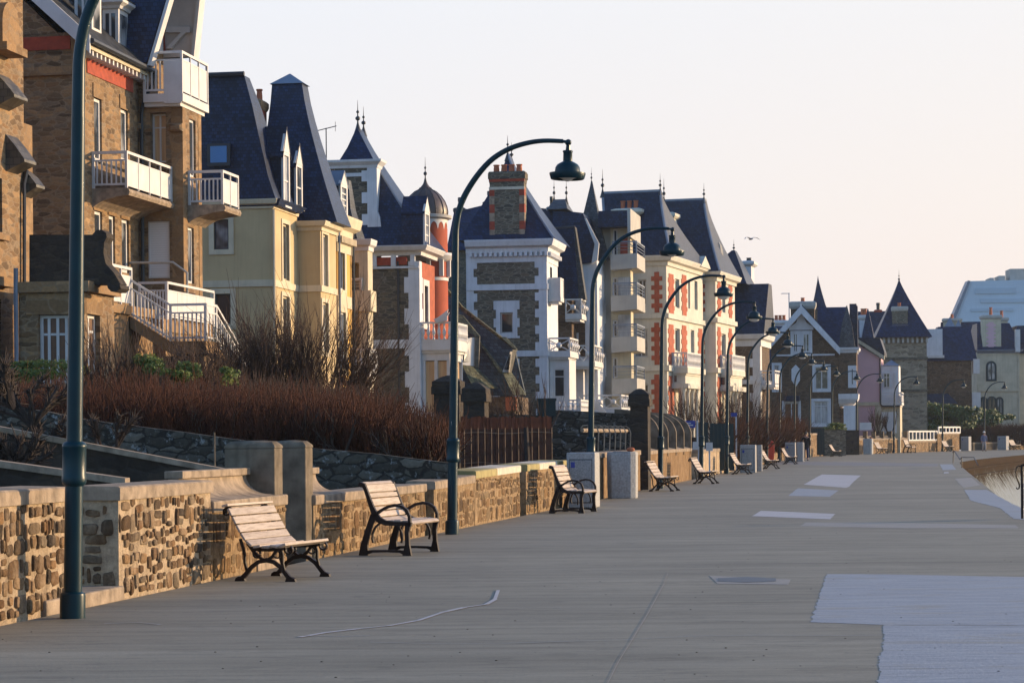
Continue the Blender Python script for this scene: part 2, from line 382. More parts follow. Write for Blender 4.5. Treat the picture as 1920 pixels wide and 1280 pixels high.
    M['coat'] = plain('dark_coat_cloth', (.008, .007, .010), .9, .3, 12)
    M['jeans'] = plain('dark_blue_denim', (.022, .032, .085), .85, .25, 20)
    M['jacket'] = plain('blue_grey_jacket_cloth', (.13, .15, .24), .85, .2, 12)
    M['trousers'] = plain('pale_grey_trouser_cloth', (.33, .31, .31), .85, .2, 12)
    M['hair'] = plain('dark_hair', (.012, .010, .009), .6, .3, 20)
    M['hat'] = plain('white_hat_cloth', (.7, .66, .62), .85, .1, 10)
    M['feather'] = plain('grey_gull_feather', (.25, .25, .28), .7, .2, 6)
    M['bigwhite2'] = plain('distant_grey_cladding', (.44, .52, .58), .7, .1, .12)
    M['stone_tower'] = rubble('tower_stone', [(.36, .28, .18), (.20, .155, .10), (.44, .35, .23), (.28, .22, .15)], (.34, .28, .20), (.5, .5, .22), .05, .1, .5)
    M['bigwhite'] = plain('distant_white_cladding', (.52, .60, .66), .7, .1, .12, streak=.25)
    M['pot'] = plain('dark_metal_cowl', (.05, .045, .04), .5, .3, 6)
make_mats()
# ---------------------------------------------------------------- building kit
# local frame of a house: +y runs away along the sea front, +x points to the sea; the origin is its near seaward corner
class Pl:
    """a vertical plane of a house: 'S' faces the near neighbour (-y), 'F' faces the sea (+x)"""
    def __init__(s, b, kind, off): s.b, s.k, s.o = b, kind, off
    def p(s, px, py):
        ax, az = ray(px, py); b = s.b
        ox, oy = b.o.x, b.o.y; sa, ca = math.sin(b.a), math.cos(b.a)
        if s.k == 'S': t = (s.o+ox*sa+oy*ca)/(ax*sa+ca)
        else: t = (s.o+ox*ca-oy*sa)/(ax*ca-sa)
        wx, wy, wz = ax*t, t, HC+az*t
        lx = (wx-ox)*ca-(wy-oy)*sa; ly = (wx-ox)*sa+(wy-oy)*ca
        return (lx if s.k == 'S' else ly), wz
    def pt(s, a, z, d): return (a, s.o-d, z) if s.k == 'S' else (s.o+d, a, z)
    def r(s, x0, y0, x1, y1):
        s0, zt = s.p(x0, y0); zb = s.p(x0, y1)[1]; s1 = s.p(x1, (y0+y1)/2)[0]
        return (min(s0, s1), max(s0, s1), min(zb, zt), max(zb, zt))
    def slab(s, m, r, d0, d1):
        if s.k == 'S': m.box(r[0], r[1], s.o-d1, s.o-d0, r[2], r[3])
        else: m.box(s.o+d0, s.o+d1, r[0], r[1], r[2], r[3])
    def poly(s, m, pts, d0, d1):
        m.loft([[s.pt(a, z, d0) for a, z in pts], [s.pt(a, z, d1) for a, z in pts]])
    def ppoly(s, m, pix, d0, d1): s.poly(m, [s.p(*q) for q in pix], d0, d1)
    def wall(s, m, s0, s1, z0, z1, holes=(), depth=.28, cap=True):
        hs = [(max(h[0], s0+.02), min(h[1], s1-.02), max(h[2], z0+.02), min(h[3], z1-.02)) for h in holes]
        hs = [h for h in hs if h[1] > h[0]+.03 and h[3] > h[2]+.03]
        xs = sorted({s0, s1, *[v for h in hs for v in h[:2]]}); zs = sorted({z0, z1, *[v for h in hs for v in h[2:]]})
        ix = {v: i for i, v in enumerate(xs)}; n = len(xs)
        m0 = len(m.v)
        m.v += [s.pt(x, z, 0) for z in zs for x in xs]
        for j in range(len(zs)-1):
            for i in range(n-1):
                cx, cz = (xs[i]+xs[i+1])/2, (zs[j]+zs[j+1])/2
                if any(h[0] < cx < h[1] and h[2] < cz < h[3] for h in hs): continue
                m.f.append((m0+j*n+i, m0+j*n+i+1, m0+(j+1)*n+i+1, m0+(j+1)*n+i))
        for h in hs:
            A = [(h[0], h[2]), (h[1], h[2]), (h[1], h[3]), (h[0], h[3])]
            m.loft([[s.pt(x, z, 0) for x, z in A], [s.pt(x, z, -depth) for x, z in A]], cap=False)
            if cap: m.add([s.pt(x, z, -depth) for x, z in A], [(0, 1, 2, 3)])
class Bld:
    def __init__(s, name, label, cat, px, py, Y, a=9.7, group=None):
        s.a = rad(a); p = at(px, py, Y); s.o = Vector((p.x, Y, 0))
        s.e = empty(name, s.o, -s.a, label, cat, group)
        s.S0, s.F0 = s.S(0), s.F(0)
    def S(s, y): return Pl(s, 'S', y)
    def F(s, x): return Pl(s, 'F', x)
    def part(s, mb, name, mat, parent=None, smooth=False, label=None):
        o = mb.build(name, MAT[mat] if isinstance(mat, str) else mat, parent or s.e, smooth)
        if label: o['label'] = label
        return o
    def body(s, mat, x0, x1, y0, y1, z0, z1, holesS=(), holesF=(), name='wall', depth=.28, parent=None):
        m = MB()
        s.S(y0).wall(m, x0, x1, z0, z1, holesS, depth)
        s.F(x1).wall(m, y0, y1, z0, z1, holesF, depth)
        m.add([(x0, y0, z0), (x0, y1, z0), (x0, y1, z1), (x0, y0, z1), (x1, y1, z0), (x1, y1, z1)], [(0, 1, 2, 3), (1, 4, 5, 2)])
        m.add([(x0, y0, z1), (x1, y0, z1), (x1, y1, z1), (x0, y1, z1)], [(0, 1, 2, 3)])
        return s.part(m, name, mat, parent)
    def window(s, pl, r, rec=.2, pane='glass', frame='white', fw=.07, nx=2, nz=1, surround=None, sw=.14, sd=.05, name='window', parent=None, zbar=None):
        m = MB(); a0, a1, z0, z1 = r; e = .008
        A0, A1, Z0, Z1 = a0+e, a1-e, z0+e, z1-e
        d0, d1 = -rec+.004, -rec+.07
        pl.slab(m, (A0, A0+fw, Z0, Z1), d0, d1); pl.slab(m, (A1-fw, A1, Z0, Z1), d0, d1)
        pl.slab(m, (A0+fw, A1-fw, Z0, Z0+fw), d0, d1); pl.slab(m, (A0+fw, A1-fw, Z1-fw, Z1), d0, d1)
        for k in range(1, nx):
            c = A0+(A1-A0)*k/nx; pl.slab(m, (c-fw*.45, c+fw*.45, Z0+fw, Z1-fw), d0, d1-.01)
        for k in range(1, nz):
            c = Z0+(Z1-Z0)*k/nz; pl.slab(m, (A0+fw, A1-fw, c-fw*.3, c+fw*.3), d0, d1-.02)
        if zbar: c = Z0+(Z1-Z0)*zbar; pl.slab(m, (A0+fw, A1-fw, c-fw*.35, c+fw*.35), d0, d1-.02)
        w = s.part(m, name, frame, parent)
        g = MB(); pl.slab(g, (A0+fw*.5, A1-fw*.5, Z0+fw*.5, Z1-fw*.5), d0+.006, d0+.03)
        s.part(g, 'pane', pane, w)
        if surround:
            q = MB()
            for rr in ((a0-sw, a0, z0-sw, z1+sw), (a1, a1+sw, z0-sw, z1+sw), (a0, a1, z1, z1+sw), (a0, a1, z0-sw, z0)):
                pl.slab(q, rr, -.05, sd)
            s.part(q, 'surround', surround, w)
        return w
    def band(s, mat, z0, z1, x0, x1, y0, y1, d=.1, name='string_course', parent=None):
        """a moulding that goes round the near side and the sea front"""
        m = MB()
        m.loft([[(x0, y0-d, z), (x1+d, y0-d, z), (x1+d, y1+d*.5, z), (x1-.05, y1+d*.5, z), (x1-.05, y0+.05, z), (x0, y0+.05, z)] for z in (z0, z1)])
        return s.part(m, name, mat, parent)
    def cornice(s, mat, z0, z1, x0, x1, y0, y1, d=.35, name='cornice', dent=0, parent=None):
        m = MB(); h = z1-z0
        def ring(z, e): return [(x0, y0-e, z), (x1+e, y0-e, z), (x1+e, y1+e*.5, z), (x1-.05, y1+e*.5, z), (x1-.05, y0+.05, z), (x0, y0+.05, z)]
        m.loft([ring(z0, d*.25), ring(z0+h*.35, d*.3), ring(z0+h*.5, d*.8), ring(z0+h*.9, d), ring(z1, d)])
        c = s.part(m, name, mat, parent)
        if dent:
            q = MB(); zz0, zz1 = z0-h*.3, z0+.01
            fz = MB(); fz.box(x0, x1+.045, y0-.045, y0+.02, z0-h*.75, z0+.005); fz.box(x1-.02, x1+.044, y0+.02, y1, z0-h*.75, z0+.004); s.part(fz, 'frieze', mat, c if not parent else parent)
            k = x0+.2
            while k < x1: q.box(k, k+dent*.5, y0-d*.55, y0+.02, zz0, zz1); k += dent
            k = y0
            while k < y1: q.box(x1-.02, x1+d*.55, k, k+dent*.5, zz0, zz1); k += dent
            s.part(q, 'dentil_moulding', mat, c if not parent else parent)
        return c
    def quoin(s, mat, z0, z1, x1, y0, w=(.55, .8), h=.42, d=.03, name='quoin', side='both', x0=None):
        """toothed corner dressing; side face towards -x, sea front towards +y"""
        m = MB()
        def tooth(sgn, base):
            pts = [(base, z0), (base, z1)]; k, z = 0, z1
            while z > z0+.01:
                zz = max(z0, z-h); ww = w[k % 2]
                pts += [(base+sgn*ww, z), (base+sgn*ww, zz)]; z = zz; k += 1
            return pts
        if side in ('both', 'S'): s.S(y0).poly(m, tooth(-1, x1+d), -.02, d)
        if side in ('both', 'F'): s.F(x1).poly(m, [(a, z) for a, z in tooth(1, y0+.001)], -.02, d+.002)
        if side == 'L': s.S(y0).poly(m, tooth(1, x0), -.02, d)
        return s.part(m, name, mat)
    def roof(s, mat, rings, name='roof', parent=None, label=None):
        """rings: (x0, x1, y0, y1, z) from eaves to top"""
        m = MB()
        m.loft([[(a, c, z), (b, c, z), (b, d, z), (a, d, z)] for a, b, c, d, z in rings])
        return s.part(m, name, mat, parent, label=label)
    def hip(s, mat, base, top, n=8, curve=1.5, name='roof', ridge=None, parent=None):
        """hipped roof from base (x0,x1,y0,y1,z) to top; curve > 1 flares it at the eaves; ridge: hip capping material"""
        R_ = []
        for k in range(n+1):
            t = k/n; q = 1-(1-t)**curve
            R_.append(tuple(base[i]+(top[i]-base[i])*q for i in range(4))+(base[4]+(top[4]-base[4])*t,))
        o = s.roof(mat, R_, name, parent)
        if ridge:
            for i, j in ((1, 2), (0, 2), (1, 3)):
                q = MB(); q.tube([(r[i], r[j], r[4]+.02) for r in R_], .07, 6)
                s.part(q, 'hip_capping', ridge, o)
        return o
    def finial(s, x, y, z, h, r=.11, mat='lead', parent=None, name='finial'):
        m = MB()
        m.lathe([(r*1.6, -.25), (r*.9, 0), (r*.35, h*.18), (r*.3, h*.26), (r*.9, h*.3), (r, h*.34), (r*.9, h*.38), (r*.3, h*.42), (r*.22, h*.52), (r*.6, h*.55), (r*.6, h*.59), (r*.18, h*.63), (r*.12, h*.8), (.006, h)], (x, y), 10, z)
        return s.part(m, name, mat, parent, True)
    def pots(s, x0, x1, y, z, n, h=.55, r=.14, mat='terra', parent=None):
        for k in range(n):
            x = x0+(x1-x0)*(k+.5)/n
            m = MB(); m.lathe([(r*1.05, 0), (r, h*.5), (r*.85, h*.85), (r*1.1, h*.88), (r*1.1, h), (r*.7, h), (r*.7, h*.6)], (x, y), 10, z)
            s.part(m, 'chimney_pot', mat, parent, True)
    def chimney(s, mat, x0, x1, y0, y1, z0, z1, cap='coping', capn=.12, pots=3, poth=.5, pot='terra', parent=None, caph=.22):
        m = MB(); m.box(x0, x1, y0, y1, z0, z1)
        c = s.part(m, 'chimney', mat, parent)
        q = MB()
        q.loft([[(x0-e, y0-e, z), (x1+e, y0-e, z), (x1+e, y1+e, z), (x0-e, y1+e, z)] for e, z in ((.01, z1-caph*1.5), (capn*.5, z1-caph*1.3), (capn, z1-caph*.8), (capn, z1), (.0, z1+.08))])
        s.part(q, 'chimney_cap', cap, c if not parent else parent)
        if pots: s.pots(x0+.1, x1-.1, (y0+y1)/2, z1+.04, pots, poth, min(.15, (x1-x0)/pots*.4), pot, c if not parent else parent)
        return c
    def balcony(s, x0, x1, y0, y1, zf, h=1.0, slab='concrete', rail='white', style='bars', curve=False, panel=True, st=.22, name='balcony'):
        m = MB()
        if curve:
            pts = [(x0, zf-.55), (x0+(x1-x0)*.12, zf-.46), (x0+(x1-x0)*.35, zf-.34), (x0+(x1-x0)*.7, zf-.25), (x1-.05, zf-.22), (x1, zf-.215),
                   (x1+.08, zf-.21), (x1+.12, zf-.12), (x1+.08, zf-.03), (x1, zf), (x0, zf)]
            m.prism(pts, 'y', y0-.04, y1+.08)
        else:
            m.box(x0, x1+.06, y0-.05, y1+.05, zf-st, zf); m.box(x0, x1-.05, y0+.05, y1-.05, zf-st-.12, zf-st)
        o = s.part(m, name, slab)
        s.railing(x0, x1, y0, y1, zf, h, rail, style, panel, o)
        return o
    def railing(s, x0, x1, y0, y1, zf, h=1.0, rail='white', style='bars', panel=True, parent=None, near=True, step=.13):
        q = MB(); zr = zf+h; w = .05
        q.box(x0, x1+w, y0-w, y0+.02, zr-.06, zr+.02) if near else None
        q.box(x1-.02, x1+w, y0+.02, y1+w, zr-.06, zr+.02)
        q.box(x1-.02, x1+w, y1-.02, y1+w, zf+.0, zr-.06); q.box(x1-.02, x1+w, y0-w, y0+.02, zf, zr-.06)
        if near: q.box(x0, x0+.07, y0-w, y0+.02, zf, zr-.06)
        if style == 'bars':
            zt = zr-.22
            if near:
                q.box(x0+.07, x1-.02, y0-.03, y0, zt-.05, zt); q.box(x0+.07, x1-.02, y0-.03, y0, zf+.08, zf+.14)
                n = max(2, int((x1-x0)/step))
                for k in range(1, n):
                    x = x0+(x1-x0)*k/n; q.box(x-.022, x+.022, y0-.028, y0-.004, zf+.14, zt-.05)
            n = max(1, int(round((y1-y0)/.95)))
            q.box(x1, x1+.03, y0+.02, y1-.02, zt-.05, zt); q.box(x1, x1+.03, y0+.02, y1-.02, zf+.06, zf+.12)
            for k in range(1, n):
                y = y0+(y1-y0)*k/n; q.box(x1-.01, x1+.04, y-.025, y+.025, zf, zr-.06)
            if panel: q.box(x1+.004, x1+.024, y0+.02, y1-.02, zf+.12, zt-.05)
        elif style == 'solid':
            q.box(x0+.01, x1-.02, y0-.03, y0, zf, zr-.06); q.box(x1, x1+.03, y0+.02, y1-.02, zf, zr-.06)
        elif style == 'baluster':
            q.box(x0, x1+.03, y0-.03, y0+.0, zf+.0, zf+.1); q.box(x1, x1+.03, y0, y1, zf, zf+.1)
            pr = lambda r: [(r*.7, 0), (r*.7, .06), (r*.4, .12), (r, h*.34), (r*.85, h*.45), (r*.4, h*.68), (r*.65, h*.78), (r*.65, h-.16)]
            n = max(2, int((x1-x0)/.22))
            for k in range(n): q.lathe(pr(.085), (x0+(x1-x0)*(k+.5)/n, y0-.01), 8, zf+.09)
            n = max(2, int((y1-y0)/.22))
            for k in range(n): q.lathe(pr(.085), (x1+.01, y0+(y1-y0)*(k+.5)/n), 8, zf+.09)
        elif style == 'lattice':
            for a0, a1, hor in ((x0, x1, True), (y0, y1, False)):
                n = max(1, int(round((a1-a0)/.8))); z0, z1 = zf+.1, zr-.1
                for k in range(n):
                    b0, b1 = a0+(a1-a0)*k/n, a0+(a1-a0)*(k+1)/n
                    for (za, zb) in ((z0, z1), (z1, z0)):
                        pa, pb = ((b0, y0-.015, za), (b1, y0-.015, zb)) if hor else ((x1+.015, b0, za), (x1+.015, b1, zb))
                        q.tube([pa, pb], .035, 4)
                    c = ((b0+b1)/2, y0-.03, (z0+z1)/2) if hor else (x1+.03, (b0+b1)/2, (z0+z1)/2)
                    q.ball(c, .16, 8)
            q.box(x0, x1, y0-.03, y0, zf, zf+.1); q.box(x1, x1+.03, y0, y1, zf, zf+.1)
        elif style == 'wire':
            for f in (.3, .55, .8):
                q.box(x0, x1, y0-.02, y0, zf+h*f, zf+h*f+.025); q.box(x1, x1+.02, y0, y1, zf+h*f, zf+h*f+.025)
        return s.part(q, 'railing', rail, parent)
    def dormer(s, x, y0, y1, z0, z1, xin, mat='slate', front='white', peak=.7, over=.15, nz=3, pane='curtain', cheek=None, parent=None):
        """gabled dormer whose window faces the sea at x; xin is how far it reaches back into the roof"""
        yc = (y0+y1)/2
        m = MB(); m.box(xin, x, y0, y1, z0, z1)
        m.add([(xin, y0, z1), (x, y0, z1), (x, yc, z1+peak), (xin, yc, z1+peak), (x, y1, z1), (xin, y1, z1)], [(1, 4, 2)])
        d = s.part(m, 'dormer', cheek or mat, parent)
        q = MB()
        for sg, ya in ((-1, y0), (1, y1)):
            o = over
            A = [(ya+sg*o, z1-peak*o/(yc-y0)), (yc, z1+peak), (yc, z1+peak+.07), (ya+sg*o, z1-peak*o/(yc-y0)+.07)]
            q.prism(A, 'x', xin, x+over)
        s.part(q, 'dormer_roof', mat, d)
        f = MB(); F_ = s.F(x); w = (y1-y0)*.16
        F_.slab(f, (y0, y0+w, z0, z1), .003, .09); F_.slab(f, (y1-w, y1, z0, z1), .003, .09)
        F_.slab(f, (y0+w, y1-w, z1-.12, z1), .003, .09); F_.slab(f, (y0, y1, z0-.08, z0), .003, .16)
        F_.poly(f, [(y0-.1, z1), (y1+.1, z1), (yc, z1+peak*1.02)], .003, .1)
        for k in range(1, nz): zz = z0+(z1-.12-z0)*k/nz; F_.slab(f, (y0+w, y1-w, zz-.03, zz+.03), .003, .06)
        s.part(f, 'dormer_front', front, d)
        g = MB(); F_.slab(g, (y0+w*.8, y1-w*.8, z0, z1-.1), .001, .03); s.part(g, 'pane', pane, d)
        return d
    def pipe(s, path, r=.05, mat='lead', name='drainpipe', parent=None):
        m = MB(); m.tube(path, r, 6); return s.part(m, name, mat, parent, True)
# ---------------------------------------------------------------- the setting
LINE += [(230, 66), (236, 78), (240, 92), (243, 120)]
SEA += [(209, 84), (212, 98), (214, 125)]
def off_poly(tab, off, step=3.0, y1=None):
    out, y = [], tab[0][0]
    while y < (y1 or tab[-1][0]):
        a = math.atan2(interp(tab, y+2)-interp(tab, y-2), 4.0)
        out.append((interp(tab, y)+off*math.cos(a), y-off*math.sin(a))); y += step
    return out
def sheet(name, pts, z, mat, kind='structure', label=None, thick=0):
    m = MB()
    if thick: m.prism(pts, 'z', z-thick, z)
    else: m.add([(x, y, z) for x, y in pts], [tuple(range(len(pts)))])
    o = m.build(name, MAT[mat]); tag(o, kind=kind)
    if label: o['label'] = label
    return o
prom_l, prom_r = off_poly(LINE, -.30), off_poly(SEA, 0)
sheet('promenade', prom_l+prom_r[::-1], 0.0, 'prom')
sheet('sea', [(-900, -500), (3000, -500), (3000, 3000), (-900, 3000)], -5.6, 'water')
lg = off_poly(LINE, -.62)
sheet('garden_ground', [(-500, -60)]+lg+[(700, 260), (900, 900), (-500, 900)], .12, 'soil')
# battered sea wall below the edge of the promenade
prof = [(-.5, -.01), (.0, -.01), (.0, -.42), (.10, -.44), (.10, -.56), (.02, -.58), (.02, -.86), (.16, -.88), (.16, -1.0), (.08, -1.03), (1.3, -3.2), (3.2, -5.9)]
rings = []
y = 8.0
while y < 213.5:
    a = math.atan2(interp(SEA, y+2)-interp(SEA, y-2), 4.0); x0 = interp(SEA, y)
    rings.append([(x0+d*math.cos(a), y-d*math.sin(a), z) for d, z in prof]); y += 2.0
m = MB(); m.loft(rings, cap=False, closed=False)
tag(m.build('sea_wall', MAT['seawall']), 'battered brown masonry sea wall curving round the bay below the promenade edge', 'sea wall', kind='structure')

def patch(name, pix, mat, z):
    P_ = [ground(*q) for q in pix]; out = []
    for a, b in zip(P_, P_[1:]+P_[:1]):
        n = max(2, min(90, int((b-a).length/.05))); nn = Vector((-(b-a).y, (b-a).x, 0)).normalized()
        j = 0.0
        for k in range(n):
            j = j*.6+rnd.gauss(0, .006); p = a.lerp(b, k/n)+nn*(j if k else 0); out.append((p.x, p.y))
    return sheet(name, out, z, mat)
patch('pavement_patch', [(1549,1076),(1620,1076),(1700,1077),(1800,1079),(1980,1082),(1980,1172),(1655,1171),(1520,1166),(1530,1135)], 'patch', .002)
patch('pavement_patch', [(1657,1171.5),(1980,1172.5),(1980,1300),(1642,1300),(1650,1262),(1646,1240),(1655,1215)], 'patch', .002)
patch('pavement_patch', [(1541,889),(1614,891),(1600,903),(1592,912),(1586,914),(1507,908)], 'patch_white', .002)
patch('pavement_patch', [(1427,957),(1566,963),(1556,973),(1410,967)], 'patch_white', .002)
patch('pavement_patch', [(1496,915),(1572,919),(1556,931),(1478,929)], 'patch', .002)
patch('pavement_patch', [(1510,979),(1700,980),(1905,984),(1910,990),(1700,990),(1500,986)], 'patch_faint', .002)
patch('pavement_patch', [(1808,918),(1850,918),(1900,945),(1930,958),(1930,975),(1900,972),(1875,952),(1820,938)], 'patch', .002)
patch('pavement_patch', [(1790,897),(1822,895),(1838,909),(1806,914)], 'patch_faint', .002)
patch('pavement_patch', [(1762,870),(1785,870),(1793,880),(1768,881)], 'patch', .0025)
patch('pavement_patch', [(1440,864.5),(1600,866),(1760,869),(1758,874),(1600,873),(1440,870)], 'patch_dark', .002)
patch('pavement_patch', [(1770,885),(1778,884.6),(1779,887),(1770,887.6)], 'patch_white', .008)
def crack(pix, w, mat='patch'):
    m = MB(); P_ = [ground(*q) for q in pix]
    for i in range(len(P_)-1):
        a, b = P_[i], P_[i+1]; d = (b-a).normalized(); n = Vector((-d.y, d.x, 0))*w*(.5+.5*rnd.random())
        e = d*.02
        m.add([(*(a-e+n).xy, .0045+i*.0002), (*(b+e+n).xy, .0045+i*.0002), (*(b+e-n).xy, .0045+i*.0002), (*(a-e-n).xy, .0045+i*.0002)], [(0, 1, 2, 3)])
    tag(m.build('pavement_crack', MAT[mat]), kind='structure')
crack([(564,1194),(610,1186),(670,1179),(730,1173),(785,1163),(830,1148),(870,1139),(912,1133),(928,1124),(934,1107)], .03, 'patch_white')
crack([(575,1192),(640,1193),(690,1192)], .012)
crack([(700,1204),(820,1207),(950,1206),(1080,1202),(1180,1199),(1290,1193),(1420,1191),(1560,1192),(1650,1191)], .008)
crack([(1135,1290),(1160,1240),(1185,1200),(1215,1150),(1245,1095),(1252,1075)], .005, 'patch_faint')
crack([(935,1140),(1040,1143),(1180,1150),(1300,1155),(1420,1158)], .006, 'patch_faint')
crack([(200,1169),(260,1167),(300,1171)], .02)
m = MB(); P_ = [ground(*q) for q in [(1346,1084),(1400,1081.5),(1455,1084),(1455,1090),(1400,1092),(1346,1090)]]
m.add([(p.x, p.y, .006) for p in P_], [tuple(range(6))])
tag(m.build('drain_cover', MAT['lead']), 'dark iron drain cover set flush in the promenade paving', 'drain cover')
sheet('drain_surround', [(p.x, p.y) for p in [ground(*q) for q in [(1330,1079),(1483,1086),(1478,1096),(1345,1094)]]], .003, 'patch_faint')
for q in [(1130,1103),(1190,1016),(1290,1054),(760,1071),(1060,1200),(1500,1196),(1385,1012),(890,1076),(1010,1040)]:
    pass

# ---------------------------------------------------------------- promenade walls
def stones(m, f, L, zl, zh, hr=(.09, .215), wr=(.065, .22), pr=(.010, .03), gap=.022):
    """irregular rows of separate stones standing out of the mortar face; f(a, z, d) gives the point"""
    def one(a, z, w, h):
        n = 11; ph = rnd.random(); P_ = []
        jj = [rnd.uniform(.84, 1.1) for _ in range(n)]; d = rnd.uniform(*pr); ta = rnd.uniform(-.25, .25)
        for k in range(n):
            t = 2*math.pi*(k+ph)/n; c, s_ = math.cos(t), math.sin(t)
            u = math.copysign(abs(c)**.5, c)*w/2*jj[k]; v = math.copysign(abs(s_)**.5, s_)*h/2*jj[k]
            P_.append((u-v*ta*.5, v+u*ta*.35))
        m.loft([[f(a+u*q, z+v*q, e) for u, v in P_] for q, e in ((1.04, -.02), (1.0, d*.35), (.86, d*.85), (.5, d*rnd.uniform(.9, 1.15)))])
    z = zl
    while z < zh-.05:
        h = min(rnd.uniform(*hr), zh-z); a = -rnd.random()*.1
        while a < L:
            w = rnd.uniform(*wr)*rnd.choice((.7, 1, 1, 1.35)); w = min(w, L-a+.02)
            if L-a < .05: break
            ac = a+w/2
            if ac-w/2 > -.01:
                if h > .16 and rnd.random() < .4:
                    k = rnd.uniform(.35, .65)
                    one(ac, z+h*k/2+rnd.gauss(0, .006), w-gap, h*k-gap); one(ac+rnd.gauss(0, .01), z+h*(1+k)/2, (w-gap)*rnd.uniform(.7, 1), h*(1-k)-gap)
                elif rnd.random() < .94: one(ac, z+h/2+rnd.gauss(0, .02), w-gap, (h-gap)*rnd.uniform(.8, 1.16))
            a += w
        z += h
def stone_skin(e, L, h, mat, end=None, **kw):
    m = MB(); stones(m, lambda a, z, d: (d, a, z), L, .02, h, **kw)
    if end: stones(m, lambda a, z, d: (-a, -d, z), end, .02, h, **kw)
    m.build('stone_cladding', MAT[mat], e)
def root_on_line(name, Y, off, label, cat, group=None, turn=0.0):
    p, a = on_line(Y, off)
    return empty(name, p, -a-turn, label, cat, group)
def span(Ya, Yb, off=-.36):
    p, a = on_line(Ya, off); q, _ = on_line(Yb, off)
    d = q-p
    return p, -math.atan2(d.x, d.y), d.length
def low_wall(px0, px1, h0, label, mat='cobble', cop='coping', th=.42, ct=.13, ov=.03, cols=None, h1=None, name='stone_wall', off=-.36, Ya=None, Yb=None, name0=False):
    Ya = Ya or y_at_px(px0, off); Yb = Yb or y_at_px(px1, off)
    p, rz, L = span(Ya, Yb, off)
    h1 = h1 or h0
    e = empty(name, p, rz, label, 'wall')
    m = MB(); m.loft([[(-th, y, -.1), (0, y, -.1), (0, y, h-ct+.002), (-th, y, h-ct+.002)] for y, h in ((0, h0), (L, h1))])
    m.build('wall_face', MAT[{'cobble': 'mortar', 'cobble2': 'mortar', 'stained': 'mortar2', 'stained_far': 'stained'}.get(mat, mat)], e)
    if mat in ('cobble', 'stained') or name0: stone_skin(e, L, min(h0, h1)-ct-.01, 'wstone' if mat != 'stained' else 'wstone2', th if mat != 'stained' else None, **({} if mat != 'stained' else dict(hr=(.12, .26), wr=(.12, .36), pr=(.006, .02), gap=.022)))
    def cp(y0, y1, mt):
        k = lambda y: h0+(h1-h0)*y/L
        m = MB(); m.loft([[(-th-ov, y, k(y)-ct), (ov, y, k(y)-ct), (ov, y, k(y)-.015), (ov-.02, y, k(y)), (-th-ov+.02, y, k(y)+.01), (-th-ov, y, k(y)-.01)] for y in (y0, y1)])
        m.build('coping', MAT[mt], e)
    if cols:
        for f0, f1, mt in cols: cp(L*f0+.003, L*f1-.003, mt)
    else: cp(-ov, L+ov*.5, cop)
    return e, L
low_wall(-260, 122, 1.1, 'cobbled wall with pale mortar beside the nearest lamp post', 'cobble', 'coping')
s1, _ = low_wall(221, 394, 1.07, 'weathered cobble wall behind the end of the first bench', 'cobble', 'coping')
# threshold step in the first gateway
p, a = on_line(y_at_px(150), -.36)
e = empty('stone_step', p, -a, 'worn stone step in the gap after the nearest lamp post', 'step')
m = MB(); m.box(-.9, .05, .0, 2.0, -.02, .13); m.build('step_block', MAT['coping'], e, bevel=.02)
# swept wall with ledge and gate piers
def swept(px0, px1, label, low, high, sweep, mat, cop, name='stone_wall', pier=None):
    Ya, Yb = y_at_px(px0, -.36), y_at_px(px1, -.36)
    p, rz, L = span(Ya, Yb)
    e = empty(name, p, rz, label, 'wall')
    m = MB(); m.box(-.5, 0, 0, L, -.1, low-.13); m.build('wall_face', MAT['mortar2'], e); stone_skin(e, L, low-.14, 'wstone2', None, hr=(.12, .26), wr=(.12, .36), pr=(.006, .02), gap=.022)
    m = MB(); m.box(-.5, .035, 0, L+.02, low-.129, low); m.build('coping', MAT['coping'], e, bevel=.02)
    pts = [(-.02, low+.002)]
    for k in range(9):
        t = k/8; pts.append((-.06-.30*math.sin(t*math.pi/2), low+.012+(high-low-.1)*(1-math.cos(t*math.pi/2))))
    pts += [(-.36, high-.085), (-.48, high-.085), (-.48, low+.002)]
    m = MB(); m.prism(pts, 'y', sweep[0]*L, sweep[1]*L); m.build('swept_ledge', MAT['coping'], e, True)
    m = MB(); m.box(-.52, -.31, sweep[0]*L-.01, sweep[1]*L+(.0 if sweep[1] == 1 else .02), high-.084, high); m.build('ledge_cap', MAT['coping'], e, bevel=.012)
    return e, L
swept(395, 534, 'wall with swept concrete ledge behind the curved iron bench', .845, 1.17, (0, .86), 'stained', 'coping')
swept(587, 796, 'long stained wall behind the bench with arms', .80, 1.13, (0, .22), 'stained', 'coping')
def pier(px, off, w, d, z, label, zl=-.05):
    p, a = on_line(y_at_px(px, off+.0), off)
    e = empty('gate_pier', p, -a, label, 'gate pier')
    m = MB()
    m.loft([[(x0, 0, q), (x1, 0, q), (x1, d, q), (x0, d, q)] for x0, x1, q in ((-w, 0, zl), (-w, 0, z-.05))])
    m.build('pier_shaft', MAT['pier'], e, bevel=.02)
    m = MB(); m.loft([[(-w+i-.003, i-.003, q), (.003-i, i-.003, q), (.003-i, d-i+.003, q), (-w+i-.003, d-i+.003, q)] for i, q in ((0, z-.05), (.005, z-.02), (.06, z+.03), (.2, z+.045))])
    m.build('pier_cap', MAT['pier'], e, True)
pier(515, -.38, .62, .36, 1.45, 'nearer of two square concrete gate piers behind the first bench')
pier(573, -.38, .45, .36, 1.45, 'farther concrete gate pier with its inner edge sunlit')
p, a = on_line(y_at_px(534), -.36)
e = empty('stone_step', p, -a, 'low step between the two concrete gate piers', 'step')
